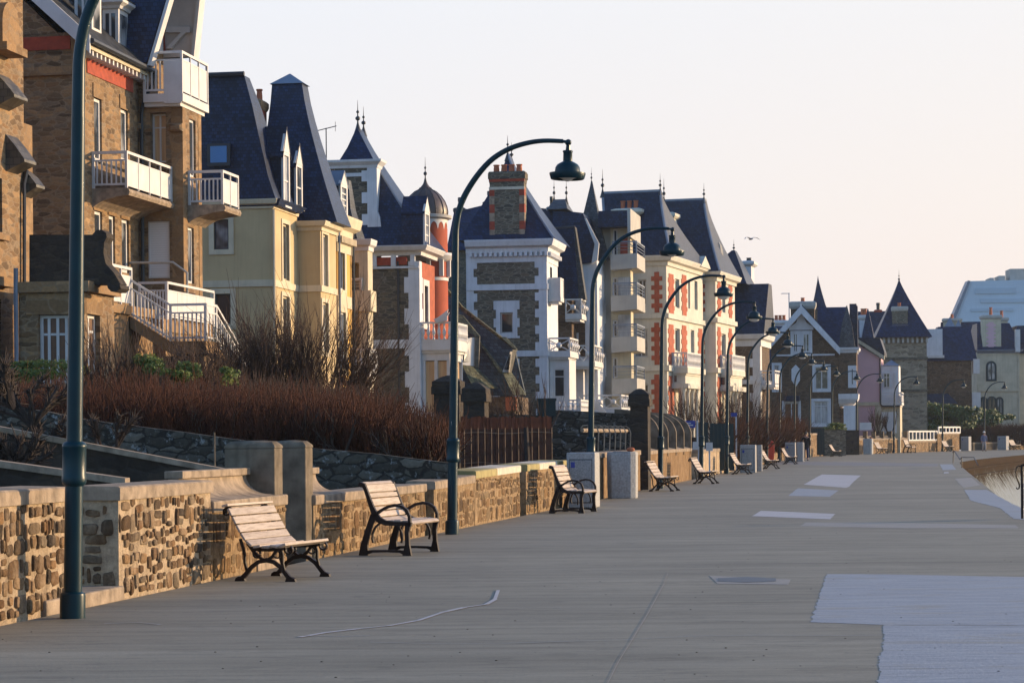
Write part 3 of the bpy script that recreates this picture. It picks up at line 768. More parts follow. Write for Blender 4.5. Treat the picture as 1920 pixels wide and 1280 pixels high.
m = MB(); m.box(-.7, .02, .05, y_at_px(587)-y_at_px(534)-.05, -.02, .1); m.build('step_block', MAT['coping'], e, bevel=.015)
e = empty('garden_gate', p, -a, 'dark closed gate panel between the concrete piers', 'gate')
m = MB(); m.box(-.42, -.36, .42, y_at_px(573)-y_at_px(534)-.02, .1, .95); m.build('gate_panel', MAT['pier'], e)
low_wall(813, 888, .82, 'short stained wall behind the second lamp post', 'stained', 'coping', h1=.86)
low_wall(889, 974, .93, 'stained wall with alternating olive and pale coping', 'stained', th=.55, h1=.97, cols=[(0, .45, 'coping_olive'), (.45, 1, 'coping_pale')])
low_wall(986, 1062, .97, 'stained wall behind the third bench, by the granite cabinet', 'stained', th=.55, h1=1.0, cols=[(0, .28, 'coping_olive'), (.28, .72, 'coping_pale'), (.72, 1, 'coping_olive')])
for q0, q1, lab in ((796, 812, 'dark drain recess in the wall behind the second lamp'), (975, 985, 'narrow dark drain slot between two pale copings')):
    Ya, Yb = y_at_px(q0, -.36), y_at_px(q1, -.36); p, rz, L = span(Ya, Yb, -.5)
    m = MB(); m.box(-.3, 0, 0, L, -.05, .74); o = m.build('drain_recess', MAT['pier'], None); o.location = p; o.rotation_euler.z = rz
    tag(o, lab, 'drain')
low_wall(1064, 1122, .95, 'low stained wall hidden behind the first granite cabinet', 'stucco', 'coping')
low_wall(1124, 1200, 1.12, 'low rendered wall carrying a bent iron railing', 'stucco', 'coping', th=.3)
# bent railing
Ya, Yb = y_at_px(1117, -.36), y_at_px(1197, -.36); p, rz, L = span(Ya, Yb)
e = empty('bent_railing', p, rz, 'curved iron railing on the wall behind the concrete bin', 'railing')
m = MB(); m.tube([(-.32, 0, 1.66), (-.32, L, 1.66)], .05, 6); m.build('rail', MAT['coping'], e, True)
for k in range(8):
    m = MB(); yy = L*(k+.4)/8
    m.tube([(-.15, yy, 1.1), (-.13, yy, 1.6), (-.17, yy, 1.72), (-.25, yy, 1.78), (-.36, yy, 1.77), (-.42, yy, 1.7)], .018, 5); m.build('bar', MAT['coping'], e, True)
# wall with curved concrete fins (two runs)
def fin_wall(px0, px1, label, n, hw, zt, depth=1.0, mat='stucco', straight=False):
    Ya, Yb = y_at_px(px0, -.36), y_at_px(px1, -.36)
    p, rz, L = span(Ya, Yb)
    e = empty('fin_wall', p, rz, label, 'wall')
    m = MB(); m.box(-.5, 0, 0, L, -.1, hw-.1); m.build('wall_face', MAT[mat], e)
    m = MB(); m.loft([[(.03, y, hw-.1), (.03, y, hw), (-depth, y, hw+.25), (-depth, y, hw-.1)] for y in (0, L)]); m.build('sloping_sill', MAT['coping'], e)
    for k in range(n):
        yy = (L-.22)*k/(n-1)
        o1 = [(.02, hw-.2), (.02, hw+(zt-hw)*.45)]
        if straight: o1 += [(.02, zt), (-.3, zt)]
        else:
            for j in range(1, 8):
                t = j/7*math.pi/2; o1.append((-(depth)*(1-math.cos(t)), hw+(zt-hw)*(.45+.55*math.sin(t))))
        inner = [(-depth, hw+.2)] if not straight else [(-.3, hw-.2)]
        m = MB(); m.prism(o1+inner, 'y', yy, yy+.2); m.build('fin', MAT['pier'], e)
    return e
fin_wall(1217, 1296, 'brown wall topped by a row of curved concrete fins', 6, 1.08, 2.3)
# far side wall, sign boards, walls going on
low_wall(1311, 1379, 1.0, 'mortared low wall beside the fourth bench', 'cobble2', 'coping', th=.35)
low_wall(1396, 1436, 1.0, 'low wall behind the second granite cabinet', 'stained_far', 'coping')
low_wall(1438, 1462, 1.35, 'pale wall carrying the orange red lifebuoy case', 'stained_far', 'coping')
low_wall(1466, 1500, 1.1, 'tan wall behind the third granite cabinet', 'stained_far', 'coping')
low_wall(1503, 1543, 1.62, 'sunlit tan wall beside the walking man in the dark coat', 'stained_far', 'coping')
low_wall(1547, 1584, .95, 'low tan wall behind the bench after the walking man', 'stained_far', 'coping')
fin_wall(1609, 1702, 'far wall with upright concrete fins behind a bin', 7, 1.15, 1.75, .6, 'stained', True)
low_wall(1704, 1755, .95, 'far low wall under a white slatted fence', 'stained_far', 'coping')
low_wall(1758, 1799, 1.55, 'far tan wall behind the bench near the bay', 'stained_far', 'coping')
low_wall(1824, 1870, .7, 'dark low wall behind the old man in the blue jacket', 'stone_black', 'pier')
low_wall(1892, 1990, .75, 'low wall with a pale fence at the edge of the bay', 'stained_far', 'coping')
def picket(px0, px1, z0, z1, n, label, off=-.45, mat='white'):
    Ya, Yb = y_at_px(px0, off), y_at_px(px1, off); p, rz, L = span(Ya, Yb, off)
    e = empty('white_fence', p, rz, label, 'fence')
    for z in (z0, z1):
        m = MB(); m.box(-.04, .04, 0, L, z-.09, z+.03); m.build('rail', MAT[mat], e)
    for k in range(n):
        y = L*k/(n-1); m = MB(); m.box(-.035, .05, y-.08, y+.08, z0-.1, z1); m.build('picket', MAT[mat], e)
picket(1704, 1757, 1.02, 1.75, 9, 'white slatted fence on the low wall behind the armchair bench')
picket(1760, 1800, 1.62, 2.1, 7, 'white fence standing on the far tan wall', -.6)
picket(1896, 1935, .8, 1.6, 6, 'pale paling fence at the far edge of the bay', -.5, 'concrete')

# ---------------------------------------------------------------- garden walls and fence behind the promenade
def cross_wall(pts, label, th, mat, copm=None, zb=.0, name='garden_wall', ct=.07):
    """a wall running inland; pts are photograph points of its top with depth (px, py, Y)"""
    P3 = [at(*q) for q in pts]
    e = empty(name, (P3[-1].x, P3[-1].y, 0), 0, label, 'wall'); o = e.location
    m = MB(); m.loft([[(q.x-o.x, q.y-o.y, zb), (q.x-o.x, q.y-o.y, q.z-(ct if copm else 0)), (q.x-o.x, q.y+th-o.y, q.z-(ct if copm else 0)), (q.x-o.x, q.y+th-o.y, zb)] for q in P3])
    m.build('wall_face', MAT[mat], e)
    if copm:
        m = MB(); m.loft([[(q.x-o.x, q.y-.05-o.y, q.z-ct), (q.x-o.x, q.y-.05-o.y, q.z), (q.x-o.x, q.y+th+.05-o.y, q.z), (q.x-o.x, q.y+th+.05-o.y, q.z-ct)] for q in P3])
        m.build('coping', MAT[copm], e)
cross_wall([(-60,756,37.5),(40,765,37.5),(90,772,37.5),(150,785,37.5),(230,796,37.5),(330,808,37.5),(430,822,37.5),(560,838,37.5),(700,850,37.4),(845,868,37.3)], 'lichen spotted rubble garden wall below the brown hedge', .5, 'lichenwall')
cross_wall([(-40,792,30),(120,822,29.6),(430,880,29.1)], 'sloping garden parapet with pale coping, upper of two', .2, 'stone_black', 'coping')
cross_wall([(-40,858,24.6),(120,880,24.4),(236,896,24.2)], 'sloping garden parapet with pale coping, lower one beside the nearest lamp', .2, 'stone_black', 'coping')
cross_wall([(1030,768,66),(1100,771,66),(1182,776,66)], 'dark mossy garden wall behind the bent iron railing', .5, 'lichenwall')
cross_wall([(868,775,64),(960,776,64),(1032,779,64)], 'dark stone wall above the brown willow screen', .4, 'lichenwall')
def big_pier(px0, px1, pyt, Y, label, w2=.7):
    a, b = at(px0, pyt, Y), at(px1, pyt, Y); w = b.x-a.x; z = a.z
    e = empty('gate_pier', (b.x, Y, 0), -rad(9.7), label, 'gate pier')
    m = MB(); m.box(-w, 0, 0, w2, 0, z-.5); m.build('pier_shaft', MAT['stone_black'], e)
    m = MB(); m.box(-w-.06, .06, -.06, w2+.06, z-.502, z-.3); m.loft([[(-w-.04+i, -.04+i, q), (.04-i, -.04+i, q), (.04-i, w2+.04-i, q), (-w-.04+i, w2+.04-i, q)] for i, q in ((0, z-.3), (.0, z-.17), (w*.3, z-.05), (w*.5, z+.0))])
    m.build('pier_cap', MAT['stone_black'], e)
big_pier(1181, 1214, 728, 64.5, 'tall dark stone gate pier with pyramid cap beside the curved fins')
big_pier(812, 860, 703, 60, 'dark stone pier half hidden behind the second lamp post', .6)
big_pier(868, 908, 716, 58, 'stone pier with sunlit edge beside the slate cottage', .6)
# brown willow screen with wire frame
A, B_ = at(866, 783, 57.5), at(1035, 783, 58.5); Lf = (B_-A).length
e = empty('willow_fence', (A.x, A.y, 0), math.atan2(B_.y-A.y, B_.x-A.x), 'brown willow screen fence with wire frame behind the third bench', 'fence')
for nm, z0, z1, mt in (('woven_screen', .75, 1.72, 'fence'), ('screen_top', 1.72, 2.02, 'fence_red')):
    m = MB(); k = 0.0
    while k < Lf:
        w = .035+.03*rnd.random(); j = .03*rnd.random(); zt = z1+(rnd.random()-.5)*.06 if nm == 'screen_top' else z1
        m.box(k, min(k+w, Lf), j, j+.05, z0, zt); k += w
    m.build(nm, MAT[mt], e)
for z in (.86, 1.62):
    m = MB(); m.tube([(Lf*k/10, -.05, z+.02*math.sin(k)) for k in range(11)], .012, 5); m.build('wire_rail', MAT['wire'], e)
for k in range(14):
    m = MB(); m.tube([(Lf*(k+.2)/13.4, -.06, .55), (Lf*(k+.2)/13.4, -.06, 1.75)], .008, 5); m.build('upright', MAT['wire'], e)
m = MB(); q = at(986, 812, 57.8); m.tube([(0, 0, .2), (.03, 0, 1.0), (.0, .02, 1.75)], [.09, .075, .06], 6)
o = m.build('wooden_post', MAT['bark'], None, True); o.location = (q.x, 57.4, 0); tag(o, 'leaning dark post in front of the willow screen', 'post')
m = MB(); m.box(-.24, .24, 0, .3, 0, .45); m.box(-.26, .26, -.02, .32, .4, .47); o = m.build('green_box', MAT['darkgreen'])
q = at(1025, 780, 60); o.location = (q.x, 60, q.z); tag(o, 'small dark green box on the wall beside the willow screen', 'box')
m = MB(); m.tube([(0, 0, .3), (0, 0, 1.9)], .014, 6); o = m.build('metal_stake', MAT['pier']); q = at(402, 810, 34); o.location = (q.x, 34, q.z-1.9); tag(o, 'thin metal stake before the lichen garden wall', 'stake')

# ---------------------------------------------------------------- street lamps
def make_lamp():
    e = empty('street_lamp', (0, 0, 0))
    m = MB(); m.lathe([(.108, 0), (.108, .19), (.104, .21), (.078, .225), (.076, 1.12), (.098, 1.14), (.104, 1.16), (.104, 1.2), (.1, 1.21), (.1, 1.44), (.104, 1.45), (.104, 1.47), (.09, 1.49), (.068, 1.5), (.064, 2.4), (.056, 4.25)], (0, 0), 24)
    m.build('pole', MAT['green'], e, True)
    ctrl = [(0, 4.2), (0, 4.5), (.01, 4.83), (.09, 5.17), (.27, 5.5), (.52, 5.8), (.79, 5.98), (1.08, 6.08), (1.37, 6.12), (1.68, 6.11)]
    pts = []
    for i in range(len(ctrl)-1):
        p0, p1, p2, p3 = [Vector(ctrl[min(max(j, 0), len(ctrl)-1)]) for j in (i-1, i, i+1, i+2)]
        for k in range(4):
            t = k/4; pts.append(.5*((2*p1)+(p2-p0)*t+(2*p0-5*p1+4*p2-p3)*t*t+(3*p1-p0-3*p2+p3)*t**3))
    pts.append(Vector(ctrl[-1]))
    m = MB(); m.tube([(p.x, 0, p.y) for p in pts], [.056-.022*i/(len(pts)-1) for i in range(len(pts))], 12)
    m.tube([(1.66, 0, 6.11), (1.74, 0, 6.10)], .024, 8); m.build('arm', MAT['green'], e, True)
    m = MB(); m.ball((1.76, 0, 6.09), .052, 10); m.tube([(1.76, 0, 6.06), (1.755, 0, 5.93)], [.03, .04], 8)
    a = m.build('swivel_joint', MAT['green'], e, True)
    m = MB(); m.lathe([(.03, .31), (.075, .305), (.08, .285), (.07, .27), (.072, .14), (.11, .12), (.16, .09), (.19, .045), (.2, -.03), (.205, -.05), (.275, -.05), (.28, -.04), (.283, -.06), (.262, -.13), (.25, -.14), (.19, -.08)], (1.755, 0), 24, 5.66)
    h = m.build('lantern_hood', MAT['green'], e, True)
    m = MB(); m.lathe([(.19, -.085), (.19, -.12), (.17, -.17), (.125, -.205), (.06, -.225), (0, -.23)], (1.755, 0), 20, 5.66)
    m.build('glass_bowl', MAT['globe'], e, True)
    return e
def flat_bowl():
    m = MB(); m.lathe([(.19, -.085), (.18, -.105), (.1, -.125), (.07, -.15), (.03, -.17), (0, -.175)], (1.755, 0), 20, 5.66); o = m.build('glass_bowl', MAT['globe'], None, True); me = o.data; bpy.data.objects.remove(o); return me
LAMPS = [19.5, 35.8, 50.9, 66, 79, 90.5, 102.7, 118.1, 129, 142.4, 153.7, 166.6, 174.7, 183.9, 196.2, 206]
LLAB = ['nearest green lamp post, beside the gap in the cobbled wall, its arm out of frame', 'second lamp post from the front, between the armchair bench and the willow screen',
 'third lamp post from the front, behind the first granite cabinet', 'fourth lamp post from the front, before the curved concrete fins', 'fifth lamp post from the front, beside the white notice boards',
 'sixth lamp post from the front, beside the small blue sign on a post', 'seventh lamp post from the front, behind the second granite cabinet', 'eighth lamp post from the front, beside the orange red lifebuoy case',
 'ninth lamp post from the front, just past the lifebuoy case', 'tenth lamp post from the front, behind the third granite cabinet', 'eleventh lamp post from the front, behind the man in the dark coat',
 'twelfth lamp post from the front, beside the low tan wall and bench', 'thirteenth lamp post from the front, before the pink house', 'fourteenth lamp post from the front, before the white bay of the pink house',
 'fifteenth lamp post from the front, beside the white fence on the tan wall', 'farthest lamp post, behind the old man in the blue jacket']
proto = make_lamp(); flat = flat_bowl(); LO = []
for i, Y in enumerate(LAMPS):
    o = proto if i == 0 else copy_tree(proto)
    p, a = on_line(Y, 0)
    o.location = p; o.rotation_euler = (0, .021, -a if i < 11 else -a*.75)
    LO.append(o)
    tag(o, LLAB[i], 'street lamp', 'green lamp posts along the promenade')
for o in LO[:3]:
    for ch in o.children:
        if ch.name.startswith('glass_bowl'): ch.data = flat
m = MB(); m.loft([[(.066*math.cos(t), .066*math.sin(t), z) for t in [(-100+k*22)*math.pi/180 for k in range(7)]] for z in (1.62, 1.76)], cap=False, closed=False)
o = m.build('paper_notice', MAT['white']); p, a = on_line(35.8, .03); o.location = p; o.rotation_euler.z = -a; tag(o, 'small white paper notice stuck on the second lamp post', 'notice')

# ---------------------------------------------------------------- benches
def arc(cx, cz, r, a0, a1, n=10): return [(cx+r*math.cos(rad(a0+(a1-a0)*k/n)), cz+r*math.sin(rad(a0+(a1-a0)*k/n))) for k in range(n+1)]
def make_bench_scroll(L=1.15):
    e = empty('bench', (0, 0, 0))
    prof = [(-.15, .80), (-.10, .745), (-.055, .665), (-.005, .585), (.05, .505), (.11, .43)]
    k = 0
    for (x, z), w, t, ang in [((-.155, .805), .075, .026, 12), ((-.10, .735), .085, .026, 62), ((-.05, .648), .085, .026, 62), ((-.002, .560), .085, .026, 60), ((.052, .475), .085, .026, 56), ((.118, .405), .085, .026, 40),
                              ((.21, .372), .085, .026, 8), ((.31, .366), .085, .026, -2), ((.41, .376), .085, .026, -10), ((.505, .385), .085, .03, 22)]:
        m = MB(); c, s_ = math.cos(rad(-ang if ang > 20 and k < 6 else ang)), math.sin(rad(-ang if k < 6 and ang > 20 else ang))
        cr = [(dx*c-dz*s_, dx*s_+dz*c) for dx, dz in ((-w/2, -t/2), (w/2, -t/2), (w/2, t/2), (-w/2, t/2))]
        m.prism([(x+a, z+b) for a, b in cr], 'y', 0, L)
        m.build('slat', MAT['wood'], e, bevel=.006); k += 1
    for yy in (.10, L-.14):
        m = MB(); T = .035
        m.strip([(-.20, .72), (-.205, .755), (-.175, .785), (-.14, .765), (-.125, .72), (-.08, .63), (-.03, .55), (.02, .47), (.07, .40), (.14, .35), (.23, .335), (.33, .335), (.43, .345), (.50, .35)], .036, T, y0=yy)
        m.strip(arc(-.185, .735, .035, 0, 340), .016, T, y0=yy)
        m.strip([(-.02, .02), (.04, .08), (.10, .15), (.18, .205), (.28, .225), (.36, .205), (.44, .15), (.50, .08), (.55, .02)], [.05, .045, .04, .04, .05, .04, .04, .045, .05], T, y0=yy)
        m.strip([(-.03, .45), (.0, .36), (.02, .28), (.02, .2), (.05, .1)], .026, T*.8, y0=yy+.004)
        m.strip([(.44, .34), (.46, .28), (.46, .2), (.48, .12)], .024, T*.8, y0=yy+.004)
        m.strip([(.06, .40), (.14, .30), (.22, .235), (.28, .215)], .03, T*.9, y0=yy+.002)
        m.strip([(.28, .215), (.35, .27), (.40, .34)], .03, T*.9, y0=yy+.002)
        m.strip(arc(.165, .29, .042, 0, 350), .016, T*.8, y0=yy+.003); m.strip(arc(.40, .285, .038, 0, 350), .015, T*.8, y0=yy+.003)
        m.strip(arc(.535, .335, .042, 150, 420), .018, T, y0=yy)
        for x in (-.03, .555): m.prism([(x-.06, 0), (x+.06, 0), (x+.05, .03), (x+.015, .05), (x-.02, .05), (x-.05, .03)], 'y', yy-.006, yy+T+.006)
        m.build('leg', MAT['iron'], e)
    return e
def make_bench_arm(L=1.15):
    e = empty('armchair_bench', (0, 0, 0))
    def slat(x, z, w, ang, t=.03):
        c, s_ = math.cos(rad(ang)), math.sin(rad(ang))
        m = MB(); m.prism([(x+dx*c-dz*s_, z+dx*s_+dz*c) for dx, dz in ((-w/2, -t/2), (w/2, -t/2), (w/2, t/2), (-w/2, t/2))], 'y', .04, L-.04)
        m.build('slat', MAT['wood'], e, bevel=.006)
    for q in ((.0, .92, .05, -40), (.045, .855, .10, -68), (.075, .765, .06, -68), (.105, .68, .095, -68), (.14, .595, .05, -66), (.175, .525, .075, -60), (.245, .455, .075, -32), (.35, .437, .11, 2), (.46, .44, .09, 0), (.575, .435, .09, -6), (.645, .42, .05, -40)):
        slat(*q)
    for yy in (0, L-.05):
        m = MB(); T = .05
        m.strip([(-.035, .885), (-.02, .92), (.015, .91), (.045, .84), (.085, .73), (.125, .62), (.16, .54), (.22, .46), (.32, .415), (.45, .41), (.58, .41), (.66, .40)], [.05, .06, .05, .045, .05, .06, .075, .08, .06, .05, .05, .05], T, y0=yy)
        m.strip([(.15, .52), (.10, .40), (.06, .28), (.02, .14), (.01, .0)], [.08, .07, .075, .09, .13], T, y0=yy)
        m.strip([(.62, .42), (.60, .3), (.605, .15), (.60, .0)], [.07, .055, .055, .12], T, y0=yy)
        m.strip(arc(.33, .235, .205, 200, -20, 14), .022, T*.8, y0=yy+.005)
        m.strip([(.03, .03), (.12, .055), (.33, .06), (.5, .055), (.6, .03)], [.06, .035, .03, .035, .06], T*.8, y0=yy+.005)
        m.strip([(.17, .52), (.25, .58), (.34, .625), (.44, .645), (.53, .63), (.60, .58), (.635, .50), (.635, .41)], .036, T, y0=yy)
        m.build('side_frame', MAT['iron'], e)
    return e
b_s, b_a = make_bench_scroll(), make_bench_arm()
first = {}
def put_bench(proto, px, py, off_az, label, Y=None, sc=1.0, group='benches along the promenade wall', dx=0.0):
    o = proto if proto not in first else copy_tree(proto); first[proto] = 1
    if Y: p = at(px, 820, Y); p = Vector((p.x, Y, 0)); a = line_dir(Y)
    else: p = ground(px, py); a = line_dir(p.y)
    o.location = p; o.rotation_euler = (0, 0, -a-rad(off_az)); o.scale = (sc,)*3
    tag(o, label, 'bench', group)
put_bench(b_s, 447, 1090, 9, 'slatted bench with scrolled iron legs, nearest to the front lamp post')
put_bench(b_a, 680, 1041, 7, 'slatted bench with looped iron arms, before the second lamp post')
put_bench(b_a, 1034, 962, 5, 'slatted bench with looped iron arms before the first granite cabinet')
put_bench(b_s, 1221, 921, 5, 'scrolled iron bench before the fourth lamp post and curved fins')
put_bench(b_s, 1303, 907, 4, 'scrolled iron bench before the fifth lamp post')
put_bench(b_s, 1375, 889, 4, 'scrolled iron bench half before the second granite cabinet')
put_bench(b_s, 1432, 879, 4, 'bench partly hidden behind the second granite cabinet', dx=1)
put_bench(b_s, 1470, 870, 4, 'scrolled iron bench before the third granite cabinet')
put_bench(b_s, 1558, 856, 2, 'small far bench before the low tan wall past the walking man', 158)
put_bench(b_s, 1642, 850, 0, 'far bench beside the bin under the upright fins', 177, 1.1)
put_bench(b_a, 1693, 849, 0, 'far bench with looped arms beside the white slatted fence', 184, 1.1)
put_bench(b_s, 1768, 847, 0, 'far pale bench before the tan wall near the bay', 195, 1.1)
put_bench(b_s, 1893, 846, 0, 'farthest bench, at the edge of the bay', 207, 1.1)

# ---------------------------------------------------------------- cabinets, bins, signs
def cabinet(px0, px1, pyb, h, label, Y=None, d=.75, plate=True):
    a = ground(px0, pyb) if not Y else Vector((at(px0, 820, Y).x, Y, 0)); Y = a.y
    w = (px1-px0)/FL*Y*1.0
    az = line_dir(Y)
    e = empty('granite_cabinet', (a.x+w*math.cos(az), Y-w*math.sin(az)*.0, 0), -az, label, 'cabinet', 'granite cabinets along the promenade')
    m = MB(); m.box(-w, 0, 0, d, 0, h); m.build('cabinet_body', MAT['granite'], e, bevel=.02)
    m = MB(); m.box(-w*.88, -w*.12, -.018, .01, .12, h-.16); p = m.build('door', MAT['granite_panel'], e, bevel=.006)
    for r in ((-w*.9, -w*.88), (-w*.12, -w*.1)):
        m = MB(); m.box(r[0], r[1], -.006, .01, .1, h-.14); m.build('door_joint', MAT['lead'], p)
    for r in ((.1, .12), (h-.16, h-.14)):
        m = MB(); m.box(-w*.88, -w*.12, -.006, .01, r[0], r[1]); m.build('door_joint', MAT['lead'], p)
    if plate:
        m = MB(); m.box(-w*.84, -w*.7, -.024, -.018, h-.32, h-.2); m.build('plate', MAT['blue'], p)
    m = MB(); m.ball((-w*.86, -.02, h*.6), .012, 6); m.build('lock', MAT['lead'], p)
cabinet(1063, 1117, 952, 1.17, 'first granite cabinet, with a small dark blue plate, beside the third bench')
cabinet(1388, 1417, 886, 1.12, 'second granite cabinet, behind the sixth bench')
cabinet(1472, 1491, 866, 1.1, 'third granite cabinet, beside the man in the dark coat', 126)
cabinet(1803, 1818, 846, 1.25, 'far grey cabinet at the bend of the bay', 199)
cabinet(1872, 1889, 846, 1.25, 'farthest grey cabinet, beside the last bench', 206)
def bin_(px0, px1, pyb, h, label, item=True, Y=None):
    a = ground((px0+px1)/2, pyb) if not Y else Vector((at((px0+px1)/2, 820, Y).x, Y, 0)); r = (px1-px0)/FL*a.y/2
    e = empty('litter_bin', a+Vector((0, r*.6, 0)), -line_dir(a.y), label, 'bin', 'concrete litter bins along the promenade')
    c = .34
    prof = [(-1, -1+c), (-1+c, -1), (1-c, -1), (1, -1+c), (1, 1-c), (1-c, 1), (-1+c, 1), (-1, 1-c)]
    m = MB(); m.loft([[(x*r*k, y*r*k, z) for x, y in prof] for z, k in ((0, .96), (.05, .97), (h-.06, 1.0), (h-.04, .98), (h, .98))]); m.build('bin_body', MAT['granite'], e, bevel=.012)
    m = MB(); m.loft([[(x*r*k, y*r*k, z) for x, y in prof] for z, k in ((h+.002, .62), (h+.012, .6))]); m.build('bin_opening', MAT['lead'], e)
    if item:
        m = MB(); m.ball((0, 0, 0), .07, 10); o = m.build('rubbish', MAT['terra'], None, True); o.scale = (1.5, 1, .8); o.location = a+Vector((r*.55, r*.4, h+.055)); tag(o, 'pinkish litter lying on the '+label.split(',')[0], 'litter')
bin_(1141, 1196, 934, 1.13, 'large pale concrete litter bin, beside the first cabinet')
bin_(1419, 1430, 883, 1.1, 'second concrete litter bin, touching the second cabinet', False)
bin_(1493, 1508, 864, 1.1, 'third concrete litter bin, behind the man in the dark coat', False, 129)
bin_(1620, 1637, 851, 1.18, 'far concrete litter bin, under the upright fins', True, 174)
m = MB(); m.loft([[(x*k, y, z) for x, y in ((-.24, -.02), (.24, -.02), (.24, .2), (-.24, .2))] for z, k in ((.12, .5), (.25, .9), (.6, 1), (1.0, 1), (1.15, .85), (1.22, .4))])
q, a = on_line(y_at_px(1446), -.3); o = m.build('lifebuoy_case', MAT['red_box'], None, False, .02); o.location = q+Vector((.22, -.1, .0)); tag(o, 'orange red upright lifebuoy case against the pale wall', 'lifebuoy case')
def board(px, py, w, h, Y, mat, label, post=True, text=True, name='sign', z0=.0):
    c = at(px, py, Y); e = empty(name, (c.x, Y, 0), -rad(6), label, 'sign')
    m = MB(); m.box(-w/2, w/2, -.02, .02, c.z-h/2, c.z+h/2); b = m.build('sign_panel', MAT[mat], e)
    if post:
        m = MB(); m.box(-.03+post, .03+post, .021, .07, z0, c.z+h/2); m.build('post', MAT['post'], e)
    if text:
        m = MB(); m.box(-w*.3, w*.3, -.026, -.02, c.z-h*.22, c.z-h*.06); m.build('lettering', MAT['post'], b)
        m = MB(); m.box(-w*.3, w*.12, -.026, -.02, c.z+h*.08, c.z+h*.2); m.build('lettering', MAT['post'], b)
board(1293, 795, .42, .26, 83, 'blue', 'blue and white sign on a pale post beside the curved fins', .28)
board(1376, 777, .26, .16, 95, 'blue', 'small blue sign on a thin pale post above the wall', .09, False)
board(1310, 835, .42, .28, 82, 'white', 'white notice board, left one of two behind the fifth lamp', 0.001, True)
board(1330, 837, .24, .3, 82, 'white', 'white notice board hung on a slim post right of the fifth lamp', .001, True)
for x0, x1, y0, y1, Y, lab in ((1305, 1328, 792, 835, 92, 'dark green board fence left of the slim post'), (1331, 1376, 793, 838, 92, 'dark green board fence behind the notice boards'), (1511, 1546, 803, 826, 161, 'dark green garden fence behind the walking man')):
    a, b = at(x0, y0, Y), at(x1, y1, Y); m = MB(); n = int((b.x-a.x)/.15)
    for k in range(n): m.box(a.x+(b.x-a.x)*k/n+.003, a.x+(b.x-a.x)*(k+1)/n-.003, Y, Y+.06, .1, a.z-.02*(k % 2))
    m.box(a.x, b.x, Y+.06, Y+.1, a.z-.4, a.z-.3); tag(m.build('board_fence', MAT['darkgreen']), lab, 'fence')
for pts, lab in (([(1376,798),(1422,798),(1428,815),(1376,815)], 'stone garden wall end beside the blue sign'), ([(1390,817),(1418,815),(1432,838),(1390,838)], 'sloped tan garden wall over the second cabinet'), ([(1446,797),(1490,797),(1498,816),(1498,838),(1440,838)], 'sloped stone buttress behind the lifebuoy case')):
    Y = 117 if pts[0][0] < 1440 else 155
    m = MB(); P3 = [at(x, y, Y) for x, y in pts]; m.loft([[(p.x, Y, p.z if p.z > 1.35 else .1) for p in P3], [(p.x+.4, Y+2.5, p.z if p.z > 1.35 else .1) for p in P3]])
    tag(m.build('garden_wall', MAT['stone_g2']), lab, 'wall')
# railings at the sea edge
e = empty('stair_handrail', ground(1812, 876), 0, 'thin metal handrail down the beach stairs at the bend of the bay', 'railing'); o_ = e.location
def rel(px, py, Y): p = at(px, py, Y); return (p.x-o_.x, p.y-o_.y, p.z)
for pth in ([(1788,846,104),(1787,868,104)], [(1786,848,104),(1790,846,104),(1800,861,102.6),(1803,857,101),(1826,857,99.5),(1834,872,98.5)], [(1803,857,101),(1803,895,101)]):
    m = MB(); m.tube([rel(*q) for q in pth], .022, 6); m.build('rail', MAT['lead'], e, True)
g0 = ground(1917, 972); e = empty('iron_railing', g0, -rad(9.7), 'dark iron railing with a scroll at the promenade edge', 'railing')
m = MB(); m.tube([(0, 0, 0), (0, 0, .95)], .024, 8); m.build('post', MAT['iron'], e, True)
sc = [(0, .90), (-.05, .93), (-.09, .90), (-.105, .82), (-.09, .72), (-.06, .64), (-.045, .58), (-.055, .53), (-.085, .52), (-.10, .55)]
m = MB(); m.tube([(x, 0, z) for x, z in sc], .013, 6); m.build('scroll', MAT['iron'], e, True)
m = MB(); m.tube([(0, 0, .94), (.9, -.1, .94), (1.6, -.2, .6)], .02, 6); m.build('top_rail', MAT['iron'], e, True)
m = MB(); m.box(.03, .6, -.04, 0, .2, .62); m.build('panel', MAT['blue'], e)
# gull
e = empty('gull', at(1408, 448, 120), rad(20), 'small grey gull flying in the pale sky', 'bird')
m = MB()
m.loft([[(.055*s_*math.cos(t), y, .05*s_*math.sin(t)) for t in [k*math.pi/3 for k in range(6)]] for y, s_ in ((-.25, .2), (-.1, 1), (.1, 1.1), (.25, .3))])
for sg in (-1, 1): m.loft([[(sg*x, y0, z), (sg*x, y1, z+.004), (sg*x, (y0+y1)/2, z+.015)] for x, y0, y1, z in ((.03, -.1, .12, .02), (.18, -.06, .14, .085), (.32, -.1, .05, .06), (.45, -.2, -.16, -.05))])
m.build('gull_body', MAT['feather'], e)

